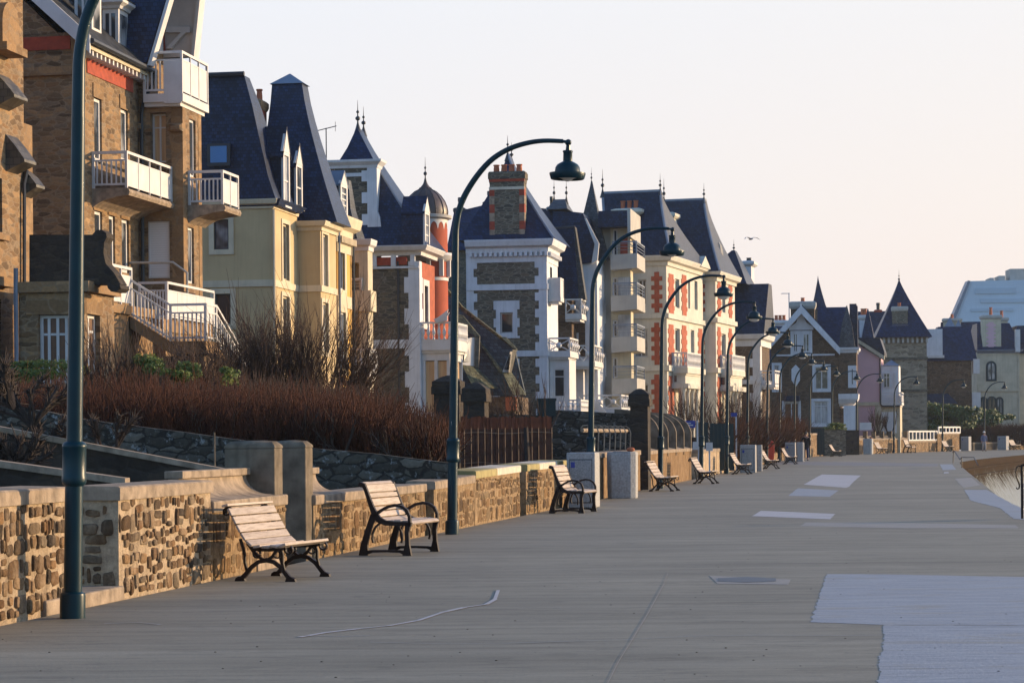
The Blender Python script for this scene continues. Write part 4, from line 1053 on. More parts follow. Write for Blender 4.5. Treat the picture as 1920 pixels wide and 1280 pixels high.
# ---------------------------------------------------------------- people
def skinned(name, V, E, Rr, mat, parent, sub=1, rootv=0):
    me = bpy.data.meshes.new(name); me.from_pydata([tuple(v) for v in V], E, [])
    o = bpy.data.objects.new(name, me); C.objects.link(o); o.parent = parent
    me.materials.append(MAT[mat])
    me.skin_vertices or me.attributes
    if not me.skin_vertices:
        with bpy.context.temp_override(object=o, active_object=o): bpy.ops.mesh.customdata_skin_add()
    for i, r in enumerate(Rr):
        d = me.skin_vertices[0].data[i]; d.radius = (r, r) if not isinstance(r, tuple) else r; d.use_root = (i == rootv)
    o.modifiers.new('skin', 'SKIN').use_smooth_shade = True
    s = o.modifiers.new('subdivision', 'SUBSURF'); s.levels = s.render_levels = sub
    return o
def person(p, rz, h, label, coat, trousers, hair, hat=None, coat_len=.62, step=.14):
    k = h/1.72
    e = empty('person', p, rz, label, 'person'); e.scale = (k,)*3
    V, E, Rr = [], [], []
    def ch(pts, start=None):
        prev = start
        for x, y, z, r in pts:
            V.append((x, y, z)); Rr.append(r); i = len(V)-1
            if prev is not None: E.append((prev, i))
            prev = i
        return prev
    ch([(0, 0, .95, (.15, .1))]); sp = ch([(0, 0, 1.1, (.135, .095)), (0, -.01, 1.28, (.15, .1)), (0, 0, 1.41, (.12, .08))], 0)
    nk = ch([(0, -.01, 1.49, .052), (0, -.03, 1.56, (.068, .08)), (0, -.035, 1.64, (.075, .092)), (0, -.02, 1.70, (.05, .06))], sp)
    ch([(0, -.135, 1.605, .012)], len(V)-3)
    for sg in (-1, 1): ch([(sg*.085, -.02, 1.62, .016)], len(V)-3-(sg > 0))
    for sg in (-1, 1):
        kn = ch([(sg*.09, 0, .86, .085), (sg*.1, -.05-sg*step*.4, .48, .058), (sg*.1, .0-sg*step*1.0, .09, .042), (sg*.105, -.12-sg*step*1.0, .035, .04)], 0)
        wr = ch([(sg*.19, 0, 1.39, .055), (sg*.235, .02+sg*.02, 1.12, .042), (sg*.25, -.05+sg*.06, .88, .03), (sg*.25, -.06+sg*.06, .82, (.02, .035))], sp)
        for f in range(5):
            yy = -.085+.022*f; L = (.045, .07, .08, .075, .06)[f]
            ch([(sg*.25-sg*.01*(f == 0), yy+sg*.06+(.02 if f else -.015), .775 if f else .80, .010), (sg*.245, yy+sg*.06+(.015 if f else -.03), .775-L if f else .765, .008)], wr)
    skinned('body', V, E, Rr, 'skin', e)
    def shell(name, pts_list, mat, par):
        v, ed, rr = [], [], []
        for pts, link in pts_list:
            prev = link
            for x, y, z, r in pts:
                v.append((x, y, z)); rr.append(r)
                if prev is not None: ed.append((prev, len(v)-1))
                prev = len(v)-1
        return skinned(name, v, ed, rr, mat, par)
    shell('coat', [([(0, 0, 1.2, (.17, .12)), (0, -.01, 1.34, (.19, .13)), (0, 0, 1.45, (.10, .085))], None), ([(0, 0, 1.0, (.175, .13)), (0, 0, coat_len+.02, (.22, .17))], 0),
                   ([(-.21, 0, 1.38, .075), (-.25, 0, 1.12, .062), (-.262, -.1, .89, .05)], 1), ([(.21, 0, 1.38, .075), (.25, .03, 1.12, .062), (.262, .01, .89, .05)], 1)], coat, e)
    shell('trousers', [([(0, 0, .9, (.15, .11))], None)]+[([(sg*.09, 0, .8, .1), (sg*.1, -.05-sg*step*.4, .48, .078), (sg*.1, .0-sg*step, .11, .062)], 0) for sg in (-1, 1)], trousers, e)
    for sg in (-1, 1):
        m = MB(); m.loft([[(sg*.105+dx*w, yy-sg*step, z) for dx, z in ((-.045, 0), (.045, 0), (.04, zz), (-.04, zz))] for yy, w, zz in ((.06, .8, .09), (-.02, 1, .1), (-.12, 1, .06), (-.19, .7, .035))]); m.build('shoe', MAT['coat'], e, True)
    m = MB(); m.lathe([(.1, -.07), (.108, -.01), (.10, .05), (.07, .095), (.02, .11)], (0, .0), 14, 1.655); hh = m.build('hair', MAT[hair], e, True); hh.location = (0, -.012, .0)
    if hat:
        m = MB(); m.lathe([(.13, -.005), (.115, .0), (.112, .05), (.09, .11), (.03, .14)], (0, -.02), 14, 1.67); m.build('hat', MAT[hat], e, True)
p, a = on_line(140, 1.2); q = at(1511, 820, 136); person(Vector((q.x, 136, 0)), -rad(8), 1.66, 'man in a long dark coat and jeans walking towards the viewer', 'coat', 'jeans', 'hair', None, .62)
cross_wall([(1583,806,171),(1611,806,171)], 'dark garden wall in the gap before the pink house', .4, 'stone_black')
m = MB()
for k in range(190):
    px, py = rnd.uniform(0, 1900), rnd.uniform(930, 1275)
    g = ground(px, py); p0, a0 = on_line(g.y, 0)
    if g.x < p0.x-.1: continue
    r_ = rnd.uniform(.003, .008); t0 = rnd.random()*6
    m.loft([[(g.x+r_*q*math.cos(t0+i*1.26)*1.3, g.y+r_*q*math.sin(t0+i*1.26), z) for i in range(5)] for q, z in ((1, .001), (.8, r_*.5), (.3, r_*.7))])
tag(m.build('grit', MAT['stone_black']), 'dark grit and crumbs scattered on the promenade', kind='stuff')
q = at(1845, 820, 196); person(Vector((q.x, 196, 0)), rad(5), 1.62, 'old man in a blue grey jacket, pale trousers and white hat at the far bend', 'jacket', 'trousers', 'hair', 'hat', .78)

# ---------------------------------------------------------------- plants
def rv(s=1.0): return Vector((rnd.uniform(-1, 1), rnd.uniform(-1, 1), rnd.uniform(-1, 1)))*s
def grow(m, p, d, L, r, depth, up=.12, wig=.16, kids=4, ang=.45, seg=4, t0=.25, sh=.62):
    path = [p.copy()]; dirs = [d]
    for i in range(seg):
        d = (d+rv(wig)+Vector((0, 0, up))).normalized(); p = p+d*L/seg; path.append(p.copy()); dirs.append(d)
    m.tube(path, [r*(1-.62*i/seg) for i in range(seg+1)], 5 if r > .02 else 3, cap=False)
    if depth:
        for k in range(kids):
            t = t0+(1-t0)*(k+rnd.random())/kids; i = min(int(t*seg), seg-1); f = t*seg-i
            q = path[i].lerp(path[i+1], f)
            nd = (dirs[i]+rv(ang)).normalized()
            grow(m, q, nd, L*sh*rnd.uniform(.7, 1.2), max(r*.55*(1-.3*t), .0085), depth-1, up, wig, kids, ang, seg, t0, sh)
def bare_shrub(px, pyb, Y, zb, h, label, stems=12, spread=.6, depth=2, kids=4, r=.03, mat='twig', sq=1.0):
    q = at(px, 820, Y); e = empty('bare_shrub', (q.x, Y, zb), 0, label, 'shrub')
    m = MB()
    for k in range(stems):
        a = rnd.uniform(0, 2*math.pi); s = spread*math.sqrt((k+.5)/stems)
        d = Vector((math.cos(a)*s, math.sin(a)*s*.6, 1)).normalized()
        grow(m, Vector((math.cos(a)*.15, math.sin(a)*.15, 0)), d, h*rnd.uniform(.55, .8), r*rnd.uniform(.7, 1.1), depth, .10, .12, kids, .42)
    m.build('branches', MAT[mat], e)
    m = MB(); m.lathe([(.18, -.2), (.2, .0), (.12, .25)], (0, 0), 8); m.build('trunk', MAT['bark'], e, True)
bare_shrub(585, 690, 60, 1.2, 3.5, 'big fan shaped bare shrub before the beige house', 46, 1.6, 2, 7, .038)
bare_shrub(455, 690, 58, 1.3, 2.6, 'upright bare shrub before the beige side wall', 22, .38, 2, 6, .028)
bare_shrub(505, 690, 59, 1.4, 2.5, 'slim bare shrub between the two larger ones', 18, .36, 2, 6, .028)
bare_shrub(368, 700, 52, 1.5, 2.0, 'dense dark bare shrub in front of the white stairs', 22, .7, 2, 6, .028)
bare_shrub(296, 700, 50, 1.5, 1.5, 'low bare shrub under the white stair railing', 12, .6, 2, 6, .028)
bare_shrub(228, 700, 48, 1.6, 1.9, 'bare shrub beside the lower window of the stone annex', 16, .5, 2, 5, .028)
bare_shrub(180, 700, 48, 1.6, 1.5, 'thin bare shrub behind the nearest lamp post', 8, .5, 2, 5, .022)
bare_shrub(672, 720, 66, 1.2, 1.9, 'leaning bare shrub before the cream loggia', 10, .9, 2, 5, .02)
bare_shrub(965, 850, 60, .9, 1.9, 'thin bare shrub growing behind the willow screen', 5, .55, 2, 5, .024)
bare_shrub(1005, 850, 60, .9, 1.9, 'pale bare twigs at the corner of the grey tower house', 7, .7, 2, 4, .018)
bare_shrub(905, 850, 60, .9, 1.2, 'low bare twigs beside the stone pier', 4, .5, 2, 4, .02)
bare_shrub(1300, 800, 95, 1.2, 2.0, 'bare shrub before the first portico of the orange brick villa', 14, .8, 2, 5, .025)
bare_shrub(1342, 800, 98, 1.2, 1.9, 'bare shrub between the two porticos of the brick villa', 14, .9, 2, 5, .025)
bare_shrub(1395, 800, 108, 1.2, 2.2, 'bare shrub before the stone house with white pilasters', 14, .8, 2, 5, .03)
bare_shrub(1432, 800, 125, 1.2, 2.6, 'bare brown shrub beside the gabled brown house', 14, .8, 2, 5, .035)
bare_shrub(1646, 800, 184, 1.5, 1.8, 'round bare shrub before the pink house', 14, .8, 2, 5, .03)
bare_shrub(1668, 800, 186, 1.5, 1.8, 'round bare shrub before the garage door', 14, .8, 2, 5, .03)
def hedge(name, label, region, n, hts, mat, zf, r=.010, lean=.22):
    m = MB()
    for k in range(n):
        x, y = region(); zb, zt = zf(x, y); zt += .10*math.sin(x*2.1+y)+.08*math.sin(x*5.3-y*2)+.05*math.sin(x*11); h = (zt-zb)*rnd.uniform(*hts)
        p = Vector((x, y, zb+(zt-zb)*rnd.uniform(0, .55))); h = (zt-p.z)*rnd.uniform(.6, 1.08); d = Vector((rnd.gauss(0, lean), rnd.gauss(0, lean), 1)).normalized()
        if k % 16 == 0:
            for j in range(4): grow(m, Vector((x, y, zb)), Vector((rnd.gauss(0, .4), rnd.gauss(0, .3), 1)).normalized(), (zt-zb)*rnd.uniform(.5, .8), r*1.9, 1, .1, .2, 6, .6)
            continue
        path = [p]
        for i in range(3): d = (d+rv(.13)).normalized(); p = p+d*h/3; path.append(p)
        m.tube(path, [r*1.2, r, r*.8, r*.35], 3, cap=False)
    o = m.build(name, MAT[mat]); tag(o, label, 'hedge')
    m = MB()
    for k in range(n//70):
        x, y = region(); zb, zt = zf(x, y); hh = (zt-zb)*rnd.uniform(.45, .62)
        for j in range(3): grow(m, Vector((x, y, zb)), Vector((rnd.gauss(0, .5), rnd.gauss(0, .4), 1)).normalized(), hh, r*3.2, 2, .08, .2, 3, .6)
    m.build('stems', MAT['bark'], o)
def reg(px0, px1, Y0, Y1):
    def f():
        Y = rnd.uniform(Y0, Y1); return at(rnd.uniform(px0, px1), 820, Y).x, Y
    return f
def top(pts):
    """hedge top as a function of the photograph column"""
    def f(x, y):
        px = 960+FL*x/y
        for (a, za), (b, zb) in zip(pts, pts[1:]):
            if px <= b: z = za+(zb-za)*(px-a)/(b-a); break
        else: z = pts[-1][1]
        return .9, HC+(820-z+6)/FL*46*1.0*(y/46)
    return f
def behind_wall(p0, p1, d0, d1):
    def f():
        px = rnd.uniform(p0, p1); Y = y_at_px(px)+rnd.uniform(d0, d1); return at(px, 820, Y).x, Y
    return f
hedge('hedge', 'long reddish brown bare hedge above the lichen garden wall', reg(-30, 850, 39, 47), 5200, (.5, 1.0), 'twig2', top([(-40, 716), (200, 712), (450, 724), (640, 738), (740, 752), (800, 775), (860, 792)]), .011)
hedge('hedge', 'darker bare hedge behind the long brown one, under the stairs', reg(-30, 720, 48, 56), 3000, (.5, 1.0), 'twig', top([(-40, 704), (300, 702), (450, 706), (640, 724), (760, 745)]), .012)
hedge('hedge', 'distant brown hedge below the cream house at the bay', reg(1690, 1960, 210, 222), 3600, (.5, 1.0), 'twig2', lambda x, y: (.4, 2.35), .022)
hedge('hedge', 'brown bare hedge before the stone house, behind the blue sign', behind_wall(1358, 1500, 3, 14), 3200, (.5, 1.0), 'twig2', lambda x, y: (.5, HC+(820-788)/FL*y), .018)
m = MB(); A = at(-60, 820, 48); B_ = at(860, 820, 48)
m.loft([[(A.x, 46.5, .1), (A.x, 46.7, 1.9), (A.x, 49, 2.1), (A.x, 49.5, .1)], [(B_.x-.3, 46.5, .1), (B_.x-.3, 46.7, 1.5), (B_.x-.3, 49, 1.7), (B_.x-.3, 49.5, .1)]])
tag(m.build('earth_bank', MAT['soil']), kind='structure')
def leaves(m, c, rx, ry, rz, n, s, clumps=7):
    cs = [(Vector((rnd.gauss(0, .45)*rx, rnd.gauss(0, .45)*ry, rnd.uniform(-.6, .75)*rz)), rnd.uniform(.35, .6)) for _ in range(clumps)]
    for k in range(n):
        q, f = rnd.choice(cs); d = rv(1)
        d = d.normalized()*rnd.random()**.4
        p = Vector(c)+q+Vector((d.x*rx*f, d.y*ry*f, d.z*rz*f))
        u = rv(1).normalized(); w = u.orthogonal().normalized(); L = s*rnd.uniform(.6, 1.3)
        m.add([p-u*L*.5, p+w*L*.28, p+u*L*.5, p-w*L*.28], [(0, 1, 2, 3)])
def bush(px, py, Y, rx, ry, rz, n, s, mat, label, clumps=8, name='leafy_bush'):
    q = at(px, py, Y); e = empty(name, (q.x, Y, max(q.z-rz, .1)), 0, label, 'bush')
    m = MB(); leaves(m, (0, 0, rz), rx, ry, rz, n, s, clumps); m.build('foliage', MAT[mat], e)
    m = MB()
    for k in range(5): grow(m, Vector((rnd.uniform(-.2, .2)*rx, 0, -.3)), Vector((rnd.uniform(-.6, .6), rnd.uniform(-.5, .5), 1)).normalized(), rz*1.1, .012, 1, .1, .2, 3)
    m.build('stems', MAT['bark'], e)
bush(312, 690, 47.5, .55, .35, .26, 2600, .06, 'leaf', 'bright green sprouting bush under the stairs')
bush(345, 698, 47.5, .4, .3, .2, 1600, .06, 'leaf', 'smaller bright green bush beside the stairs')
bush(422, 706, 47.5, .3, .3, .2, 600, .07, 'leaf', 'green tuft at the foot of the white stair rail')
bush(95, 692, 47.5, 1.1, .4, .22, 3000, .06, 'leaf', 'yellow green plants under the annex window')
bush(25, 698, 47.5, .7, .4, .25, 1800, .06, 'leaf', 'green plants at the left edge under the stone house')
bush(1728, 780, 208, 2.0, 1.5, 1.3, 2600, .32, 'leaf2', 'dark green bush at the foot of the stone tower')
bush(1790, 783, 208, 2.0, 1.5, 1.3, 2600, .32, 'leaf2', 'dark green bush before the brown stone house')
bush(1862, 783, 212, 1.9, 1.2, .8, 1800, .28, 'leaf2', 'green bush under the arched door of the cream house')
bush(1568, 800, 164, .62, .6, .27, 3200, .10, 'leaf', 'clipped green hedge beside the brown gabled house', 26)
cross_wall([(1545,806,163),(1586,806,163)], 'grey stone garden wall under the clipped green hedge', .4, 'stone_g2')
# pruned knobby shrubs in the near garden
def knob_shrub(px, py, Y, h, label, n=5):
    q = at(px, py, Y); e = empty('pruned_shrub', (q.x, Y, q.z), 0, label, 'shrub')
    m = MB()
    for k in range(n*2):
        a = rnd.uniform(0, 6.28); d = Vector((math.cos(a)*.8, math.sin(a)*.5, 1)).normalized(); p = Vector((0, 0, 0)); path = [p]
        for i in range(4): d = (d+rv(.35)).normalized(); p = p+d*h/4*rnd.uniform(.7, 1.1); path.append(p)
        m.tube(path, [.034, .024, .02, .022, .03], 5)
        for j in range(40):
            dd = (d+rv(.9)).normalized(); s_ = path[-1]-d*rnd.uniform(0, .3)
            m.tube([s_, s_+dd*rnd.uniform(.05, .2)], [.010, .004], 3, cap=False)
    m.build('branches', MAT['bark'], e)
knob_shrub(25, 765, 28, .62, 'pruned knobby shrub at the left edge of the near garden', 6)
knob_shrub(60, 800, 29, .7, 'pruned knobby shrub leaning left of the nearest lamp', 5)
knob_shrub(195, 880, 30, .85, 'pruned knobby shrub with a tall stem right of the nearest lamp', 3)
knob_shrub(95, 850, 30, .5, 'low pruned shrub between the sloping parapets', 5)
knob_shrub(30, 890, 26, .5, 'pruned shrub below the lower sloping parapet', 5)
# ================================================================ houses, nearest first
# ---- stone house at the left edge
b = Bld('stone_house', 'brown stone house with slate hoods at the left edge of the row', 'house', -70, 400, 55)
F = b.F0; L = F.p(46, 400)[0]
hs = [F.r(-14, 330, 4, 432), F.r(-10, 560, 2, 700), F.r(-6, 20, 6, 100)]
b.body('stone_b', -8, 0, 0, L, 0, 15, (), hs)
for r in hs: b.window(F, r, .22, 'glass', 'brownwood', nx=1)
L2 = b.F(.05).p(62, 400)[0]
b.body('quoin_b', -4, -.15, L+.004, L2+.5, 0, HC+600/FL*59, name='rear_wing_wall')
m = MB(); F.slab(m, F.r(-20, 436, 8, 446), .0, .14); b.part(m, 'sill', 'quoin_b')
m = MB(); F.slab(m, F.r(-40, 515, 10, 532), .0, .3); b.part(m, 'string_course', 'quoin_b')
def hood(px0, py0, px1, py1, w, d, mat='hood'):
    y1, z1 = b.F(d).p(px1, py1); z0 = z1+(py1-py0)/FL*57+.1
    m = MB(); m.loft([[(-.02, y, z0), (d*.5, y, z0*.45+z1*.55+.05), (d, y, z1), (d, y, z1-.07), (-.02, y, z1-.3)] for y in (y1-w, y1)])
    o = b.part(m, 'hood_roof', mat)
hood(18, 150, 52, 186, .9, .5); hood(20, 262, 68, 305, .8, .5); hood(56, 328, 84, 350, .6, .35)
b.pipe([F.pt(*F.p(44, 320), .1)]+[F.pt(*F.p(40, y), .08) for y in (345, 400, 470, 525, 600, 700)], .05)
m = MB(); q0, q1 = F.p(-20, 92)[0], F.p(12, 92)[0]; z0, z1 = F.p(8, 92)[1], F.p(8, 12)[1]; c_ = (q0+q1)/2; w_ = (q1-q0)/2
F.poly(m, [(q0, z0), (q1, z0)]+[(c_+w_*math.cos(k*math.pi/10), z1-w_+w_*math.sin(k*math.pi/10)) for k in range(11)], .02, .35); m.box(.02, .5, q0-.1, q1+.15, z0-.2, z0); b.part(m, 'arched_frame', 'quoin_b')

# ---- big stone villa with white balconies
b = Bld('stone_villa', 'tall brown stone villa with white balconies and big white gable', 'house', 150, 300, 64.5)
S, F = b.S0, b.F0
BX = 1.36
yb = F.p(262, 400)[0]
SB = b.S(yb); FB = b.F(BX)
ybe = FB.p(378, 400)[0]
ze = F.p(168, 70)[1]
hF = [F.r(176, 182, 191, 300), F.r(226, 203, 240, 300), F.r(177, 394, 192, 470), F.r(204, 403, 216, 500), F.r(228, 410, 242, 510)]
b.body('stone_b', -13, 0, 0, yb+.3, 0, ze, (), hF)
for r in hF: b.window(F, r, .13, 'curtain', 'white', nx=1, fw=.09)
hS = [SB.r(281, 212, 311, 305), SB.r(277, 415, 318, 522)]
hB = [FB.r(355, 222, 367, 330), FB.r(352, 425, 364, 530)]
zt = SB.p(320, 176)[1]
b.body('stone_b', -.5, BX, yb, ybe, 0, zt, hS, hB, 'bay_wall', .34)
b.window(SB, hS[0], .3, 'blind', 'white', nx=2, fw=.06, zbar=.72); w = b.window(SB, hS[1], .1, 'shutter', 'white', nx=1, fw=.04)
for r in hB: b.window(FB, r, .14, 'curtain', 'white', nx=1)
m = MB(); SB.slab(m, (BX-.34, BX+.02, 0, zt-.01), -.05, .012); b.part(m, 'quoin', 'quoin_b')
m = MB(); FB.slab(m, (yb+.001, yb+.3, 0, zt-.01), -.05, .013); FB.slab(m, (ybe-.3, ybe, 0, zt-.01), -.05, .013); b.part(m, 'corner_stone', 'quoin_b')
for r in hS:
    m = MB(); SB.slab(m, (r[0]-.18, r[1]+.18, r[3], r[3]+.42), -.05, .03); b.part(m, 'lintel', 'quoin_b')
for r in hF:
    m = MB(); F.slab(m, (r[0]-.1, r[1]+.1, r[3], r[3]+.4), -.05, .03); b.part(m, 'lintel', 'quoin_b')
for q in ((332, 240), (258, 238)):
    m = MB(); a, z = SB.p(*q); m.loft([[(a-.2+i, yb-d, z-.12+i), (a+.2-i, yb-d, z-.12+i), (a+.2-i, yb-d, z+.12-i), (a-.2+i, yb-d, z+.12-i)] for i, d in ((0, -.02), (0, .12), (.06, .2))]); b.part(m, 'stone_boss', 'stone_b')
# red brick bands, string course on the dark side
m = MB(); S.slab(m, S.r(-60, 75, 132, 100), -.02, .02); b.part(m, 'brick_band', 'redbrick')
m = MB(); F.slab(m, (F.p(162, 120)[0], F.p(248, 150)[0], F.p(166, 138)[1], F.p(166, 106)[1]), -.02, .03); b.part(m, 'brick_band', 'redbrick')
m = MB(); S.slab(m, S.r(-60, 132, 140, 148), 0, .1); b.part(m, 'string_course', 'quoin_b')
m = MB(); S.slab(m, (S.p(134, 90)[0], 0.02, S.p(140, 110)[1], ze), -.02, .035); b.part(m, 'quoin', 'quoin_b')
# gable end and roof over the front range
za = ze+5.6; xa = -5.9
m = MB(); S.poly(m, [(-12, ze-.6), (-.02, ze-.6), (xa, za-.5)], -.25, 0); b.part(m, 'gable_wall', 'stone_b')
m = MB(); m.prism([(.42, ze-.2), (xa, za), (-12.2, ze-.2), (-12.2, ze-.4), (xa, za-.22), (.42, ze-.4)], 'y', -.35, yb+.1); b.part(m, 'roof', 'slate_grey')
m = MB(); m.prism([(.47, ze-.68), (.47, ze-.18), (xa, za+.06), (xa, za-.5)], 'y', -.43, -.351); b.part(m, 'bargeboard', 'white')
m = MB(); m.prism([(.0, ze-.55), (.40, ze-.52), (.40, ze-.3), (0, ze-.3)], 'y', -.3, yb); o = b.part(m, 'soffit', 'cream')
k = 0.1
while k < yb:
    m = MB(); m.box(.02, .36, k, k+.1, ze-.66, ze-.52); k += .34; b.part(m, 'rafter', 'white', o)
b.pipe([(.5, -.35, ze-.32), (.5, yb+.05, ze-.34)], .085, 'lead', 'gutter')
b.pipe([(.5, yb-.05, ze-.4), (.45, yb-.07, ze-.75), (.2, yb-.1, ze-1.2), (.12, yb-.12, ze-1.6), (.12, yb-.12, 1)], .06, 'lead')
# two box dormers with glazed cheeks on that roof
for qa, qb, qc, pyt, yy in ((140, 172, 190, -28, 1.6), (192, 222, 244, 16, 3.8)):
    SD = b.S(yy); xA_, xB_ = SD.p(qa, 40)[0], SD.p(qb, 40)[0]; zt_ = SD.p(qb, pyt)[1]; FD = b.F(xB_); yB_ = FD.p(qc, 40)[0]; zb_ = zt_-1.5
    m = MB(); m.box(xA_, xB_, yy, yB_, zb_-.25, zt_); d = b.part(m, 'dormer', 'white')
    m = MB(); SD.slab(m, (xA_+.1, xB_-.1, zb_+.25, zt_-.14), -.05, .012); b.part(m, 'pane', 'glass', d)
    m = MB(); SD.slab(m, ((xA_+xB_)/2-.03, (xA_+xB_)/2+.03, zb_+.25, zt_-.14), .0, .03); b.part(m, 'mullion', 'white', d)
    m = MB(); FD.slab(m, (yy+.15, yB_-.15, zb_+.3, zt_-.14), -.05, .012); b.part(m, 'pane', 'curtain', d)
    m = MB(); m.loft([[(xA_-e_, yy-e_, z), (xB_+e_, yy-e_, z), (xB_+e_, yB_+e_, z), (xA_-e_, yB_+e_, z)] for e_, z in ((.06, zt_), (.1, zt_+.08), (.22, zt_+.16), (.22, zt_+.24))]); b.part(m, 'dormer_cornice', 'white', d)
    m = MB(); m.loft([[(xA_-3, yy-.1, zt_+.7), (xB_+.2, yy-.1, zt_+.241), (xB_+.2, yB_+.1, zt_+.241), (xA_-3, yB_+.1, zt_+.7)], [(xA_-3, yy-.1, zt_+.8), (xB_+.2, yy-.1, zt_+.3), (xB_+.2, yB_+.1, zt_+.3), (xA_-3, yB_+.1, zt_+.8)]]); b.part(m, 'dormer_roof', 'hood', d)
# steep gable over the bay: dark near slope, white lined overhang, struts
ya_, yc_ = yb-.75, ybe+.45; yr = (ya_+yc_)/2
n0 = Vector((b.S(ya_).p(275, 117)[0], ya_, b.S(ya_).p(275, 117)[1])); f0 = Vector((b.S(yc_).p(361, 107)[0], yc_, b.S(yc_).p(361, 107)[1])); ap = Vector((b.S(yr).p(404, -317)[0], yr, b.S(yr).p(404, -317)[1]))
bk = Vector((-8, 0, 0)); V3 = Vector
def slab4(a, c, d_, e, off, name, mat, parent):
    m = MB(); m.loft([[a, c, d_, e], [p+off for p in (a, c, d_, e)]]); return b.part(m, name, mat, parent)
nb, fb, ab = (V3((-8, p.y, p.z)) for p in (n0, f0, ap))
g = slab4(n0, ap, ab, nb, V3((0, .22, -.02)), 'gable_roof', 'slate', None)
slab4(f0, ap, ab, fb, V3((0, .2, 0)), 'far_slope', 'slate', g)
cx_ = V3((-1.5, 0, 0)); slab4(f0+V3((.02, -.03, 0)), ap+V3((.02, -.03, -.25)), ap+cx_+V3((0, -.03, -.25)), f0+cx_+V3((0, -.03, 0)), V3((0, -.06, 0)), 'white_soffit', 'white', g)
slab4(n0+V3((.03, -.04, -.1)), ap+V3((.03, -.04, 0)), ap+V3((.03, .3, -.1)), n0+V3((.03, .3, -.1)), V3((.1, 0, 0)), 'white_bargeboard', 'white', g)
slab4(f0+V3((.03, -.3, -.1)), ap+V3((.03, -.3, -.3)), ap+V3((.03, .24, 0)), f0+V3((.03, .24, -.1)), V3((.1, 0, 0)), 'white_bargeboard', 'white', g)
zgt = SB.p(300, -60)[1]
m = MB(); FG = b.F(.12); FG.poly(m, [(yb+.0, zt), (ybe+.2, zt), (ybe+.1, zgt), (yb+.6, zgt), (yb+.05, zt+1.2)], -.3, 0); gf = b.part(m, 'gable_front', 'stone_b', g)
q = FG.r(296, 48, 303, 96); m = MB(); FG.slab(m, q, .0, .05); b.part(m, 'window_frame', 'white', gf)
m = MB(); FG.slab(m, FG.r(305, 30, 310, 96), .0, .03); b.part(m, 'brick_strip', 'redbrick', gf)
Sg = b.S(yc_-.3); a1, a2, a3, a4 = (Sg.p(*q) for q in ((313, 57), (358, 57), (318, 92), (346, 62)))
m = MB(); m.loft([[(a1[0], q, a1[1]-.09), (a2[0], q, a2[1]-.09), (a2[0], q, a2[1]+.09), (a1[0], q, a1[1]+.09)] for q in (yc_-.42, yc_-.26)]); b.part(m, 'roof_strut', 'white', g)
m = MB(); m.loft([[(a3[0]-.08, q, a3[1]), (a3[0]+.08, q, a3[1]), (a4[0]+.08, q, a4[1]), (a4[0]-.08, q, a4[1])] for q in (yc_-.42, yc_-.26)]); b.part(m, 'roof_strut', 'white', g)
# balconies
zf = HC+.0; B1 = b.F(1.0)
y0, zr = B1.p(236, 284); y1 = B1.p(319, 310)[0]
zf1 = B1.p(236, 352)[1]
b.balcony(0, 1.0, y0, y1, zf1, zr-zf1, 'coping', 'white', 'bars', True)
B2 = b.F(BX+1.06); y0, zr = B2.p(416, 320); y1 = B2.p(444, 330)[0]; zf2 = B2.p(416, 383)[1]
b.balcony(BX, BX+1.06, y0, y1, zf2, zr-zf2, 'coping', 'white', 'bars', True)
zf3 = SB.p(330, 178)[1]; zr3 = SB.p(330, 100)[1]
o = b.balcony(BX-1.1, BX+.08, yb-.3, ybe+.35, zf3, zr3-zf3, 'white', 'white', 'bars', False, True, .25)
m = MB(); m.box(BX-.45, BX+.1, yb-.345, yb-.302, zf3-.3, zr3-.28); b.part(m, 'white_panel', 'white', o)
# terrace
zt1 = F.p(243, 590)[1]; T = b.F(1.5); yt0, yt1 = T.p(206, 540)[0], T.p(244, 540)[0]
m = MB(); m.box(0, 1.55, yt0, ybe+.4, zt1-.25, zt1); m.box(0, 1.45, yt0+.1, ybe+.4, 0, zt1-.25); b.part(m, 'terrace', 'quoin_b')
b.railing(0, 1.5, yt0, yt1, zt1, 1.05, 'white', 'bars', True, None, False)
o_villa, b_villa = b.e, b
# ---- white outdoor stair of the villa
e2 = empty('outdoor_stair', b.o, -b.a, 'white railed outdoor staircase in front of the stone villa', 'stair')
yS = yt1; SS = b.S(yS)
x0, z0 = SS.p(244, 592); x1, z1 = SS.p(320, 640)
def flight(name, P0, P1, w, axis, hgt=1.0, n=9):
    """stringer, handrail and bars between two points of a stair edge"""
    a, c = Vector(P0), Vector(P1); up = Vector((0, 0, 1)); t = Vector(w)
    m = MB(); m.loft([[q, q+t, q+t-up*.35, q-up*.35] for q in (a, c)]); m.build(name+'_stringer', MAT['quoin_b'], e2)
    r = MB(); v = Vector((0, -.04, 0)) if axis == 'S' else Vector((.04, 0, 0))
    for h, tk in ((hgt, .07), (hgt-.24, .045), (.12, .05)):
        r.loft([[q+up*h, q+up*h+v, q+up*(h-tk)+v, q+up*(h-tk)] for q in (a, c)])
    for k in range(n+1):
        q = a.lerp(c, k/n); s_ = .035 if k in (0, n) else .022; d = (c-a).normalized()*s_; d.z = 0
        ht = hgt if k in (0, n) else hgt-.24
        r.loft([[q-d+v*.2, q+d+v*.2, q+d+v*.9, q-d+v*.9], [p+up*ht for p in (q-d+v*.2, q+d+v*.2, q+d+v*.9, q-d+v*.9)]])
    r.build(name+'_railing', MAT['white'], e2)
flight('upper_flight', (x0, yS, z0), (x1, yS, z1), (0, 1.2, 0), 'S', 1.05, 11)
xl1, zl = SS.p(386, 640); zl = z1
flight('landing', (x1+.02, yS-.02, z1), (xl1, yS-.02, z1), (0, 1.2, 0), 'S', 1.05, 8)
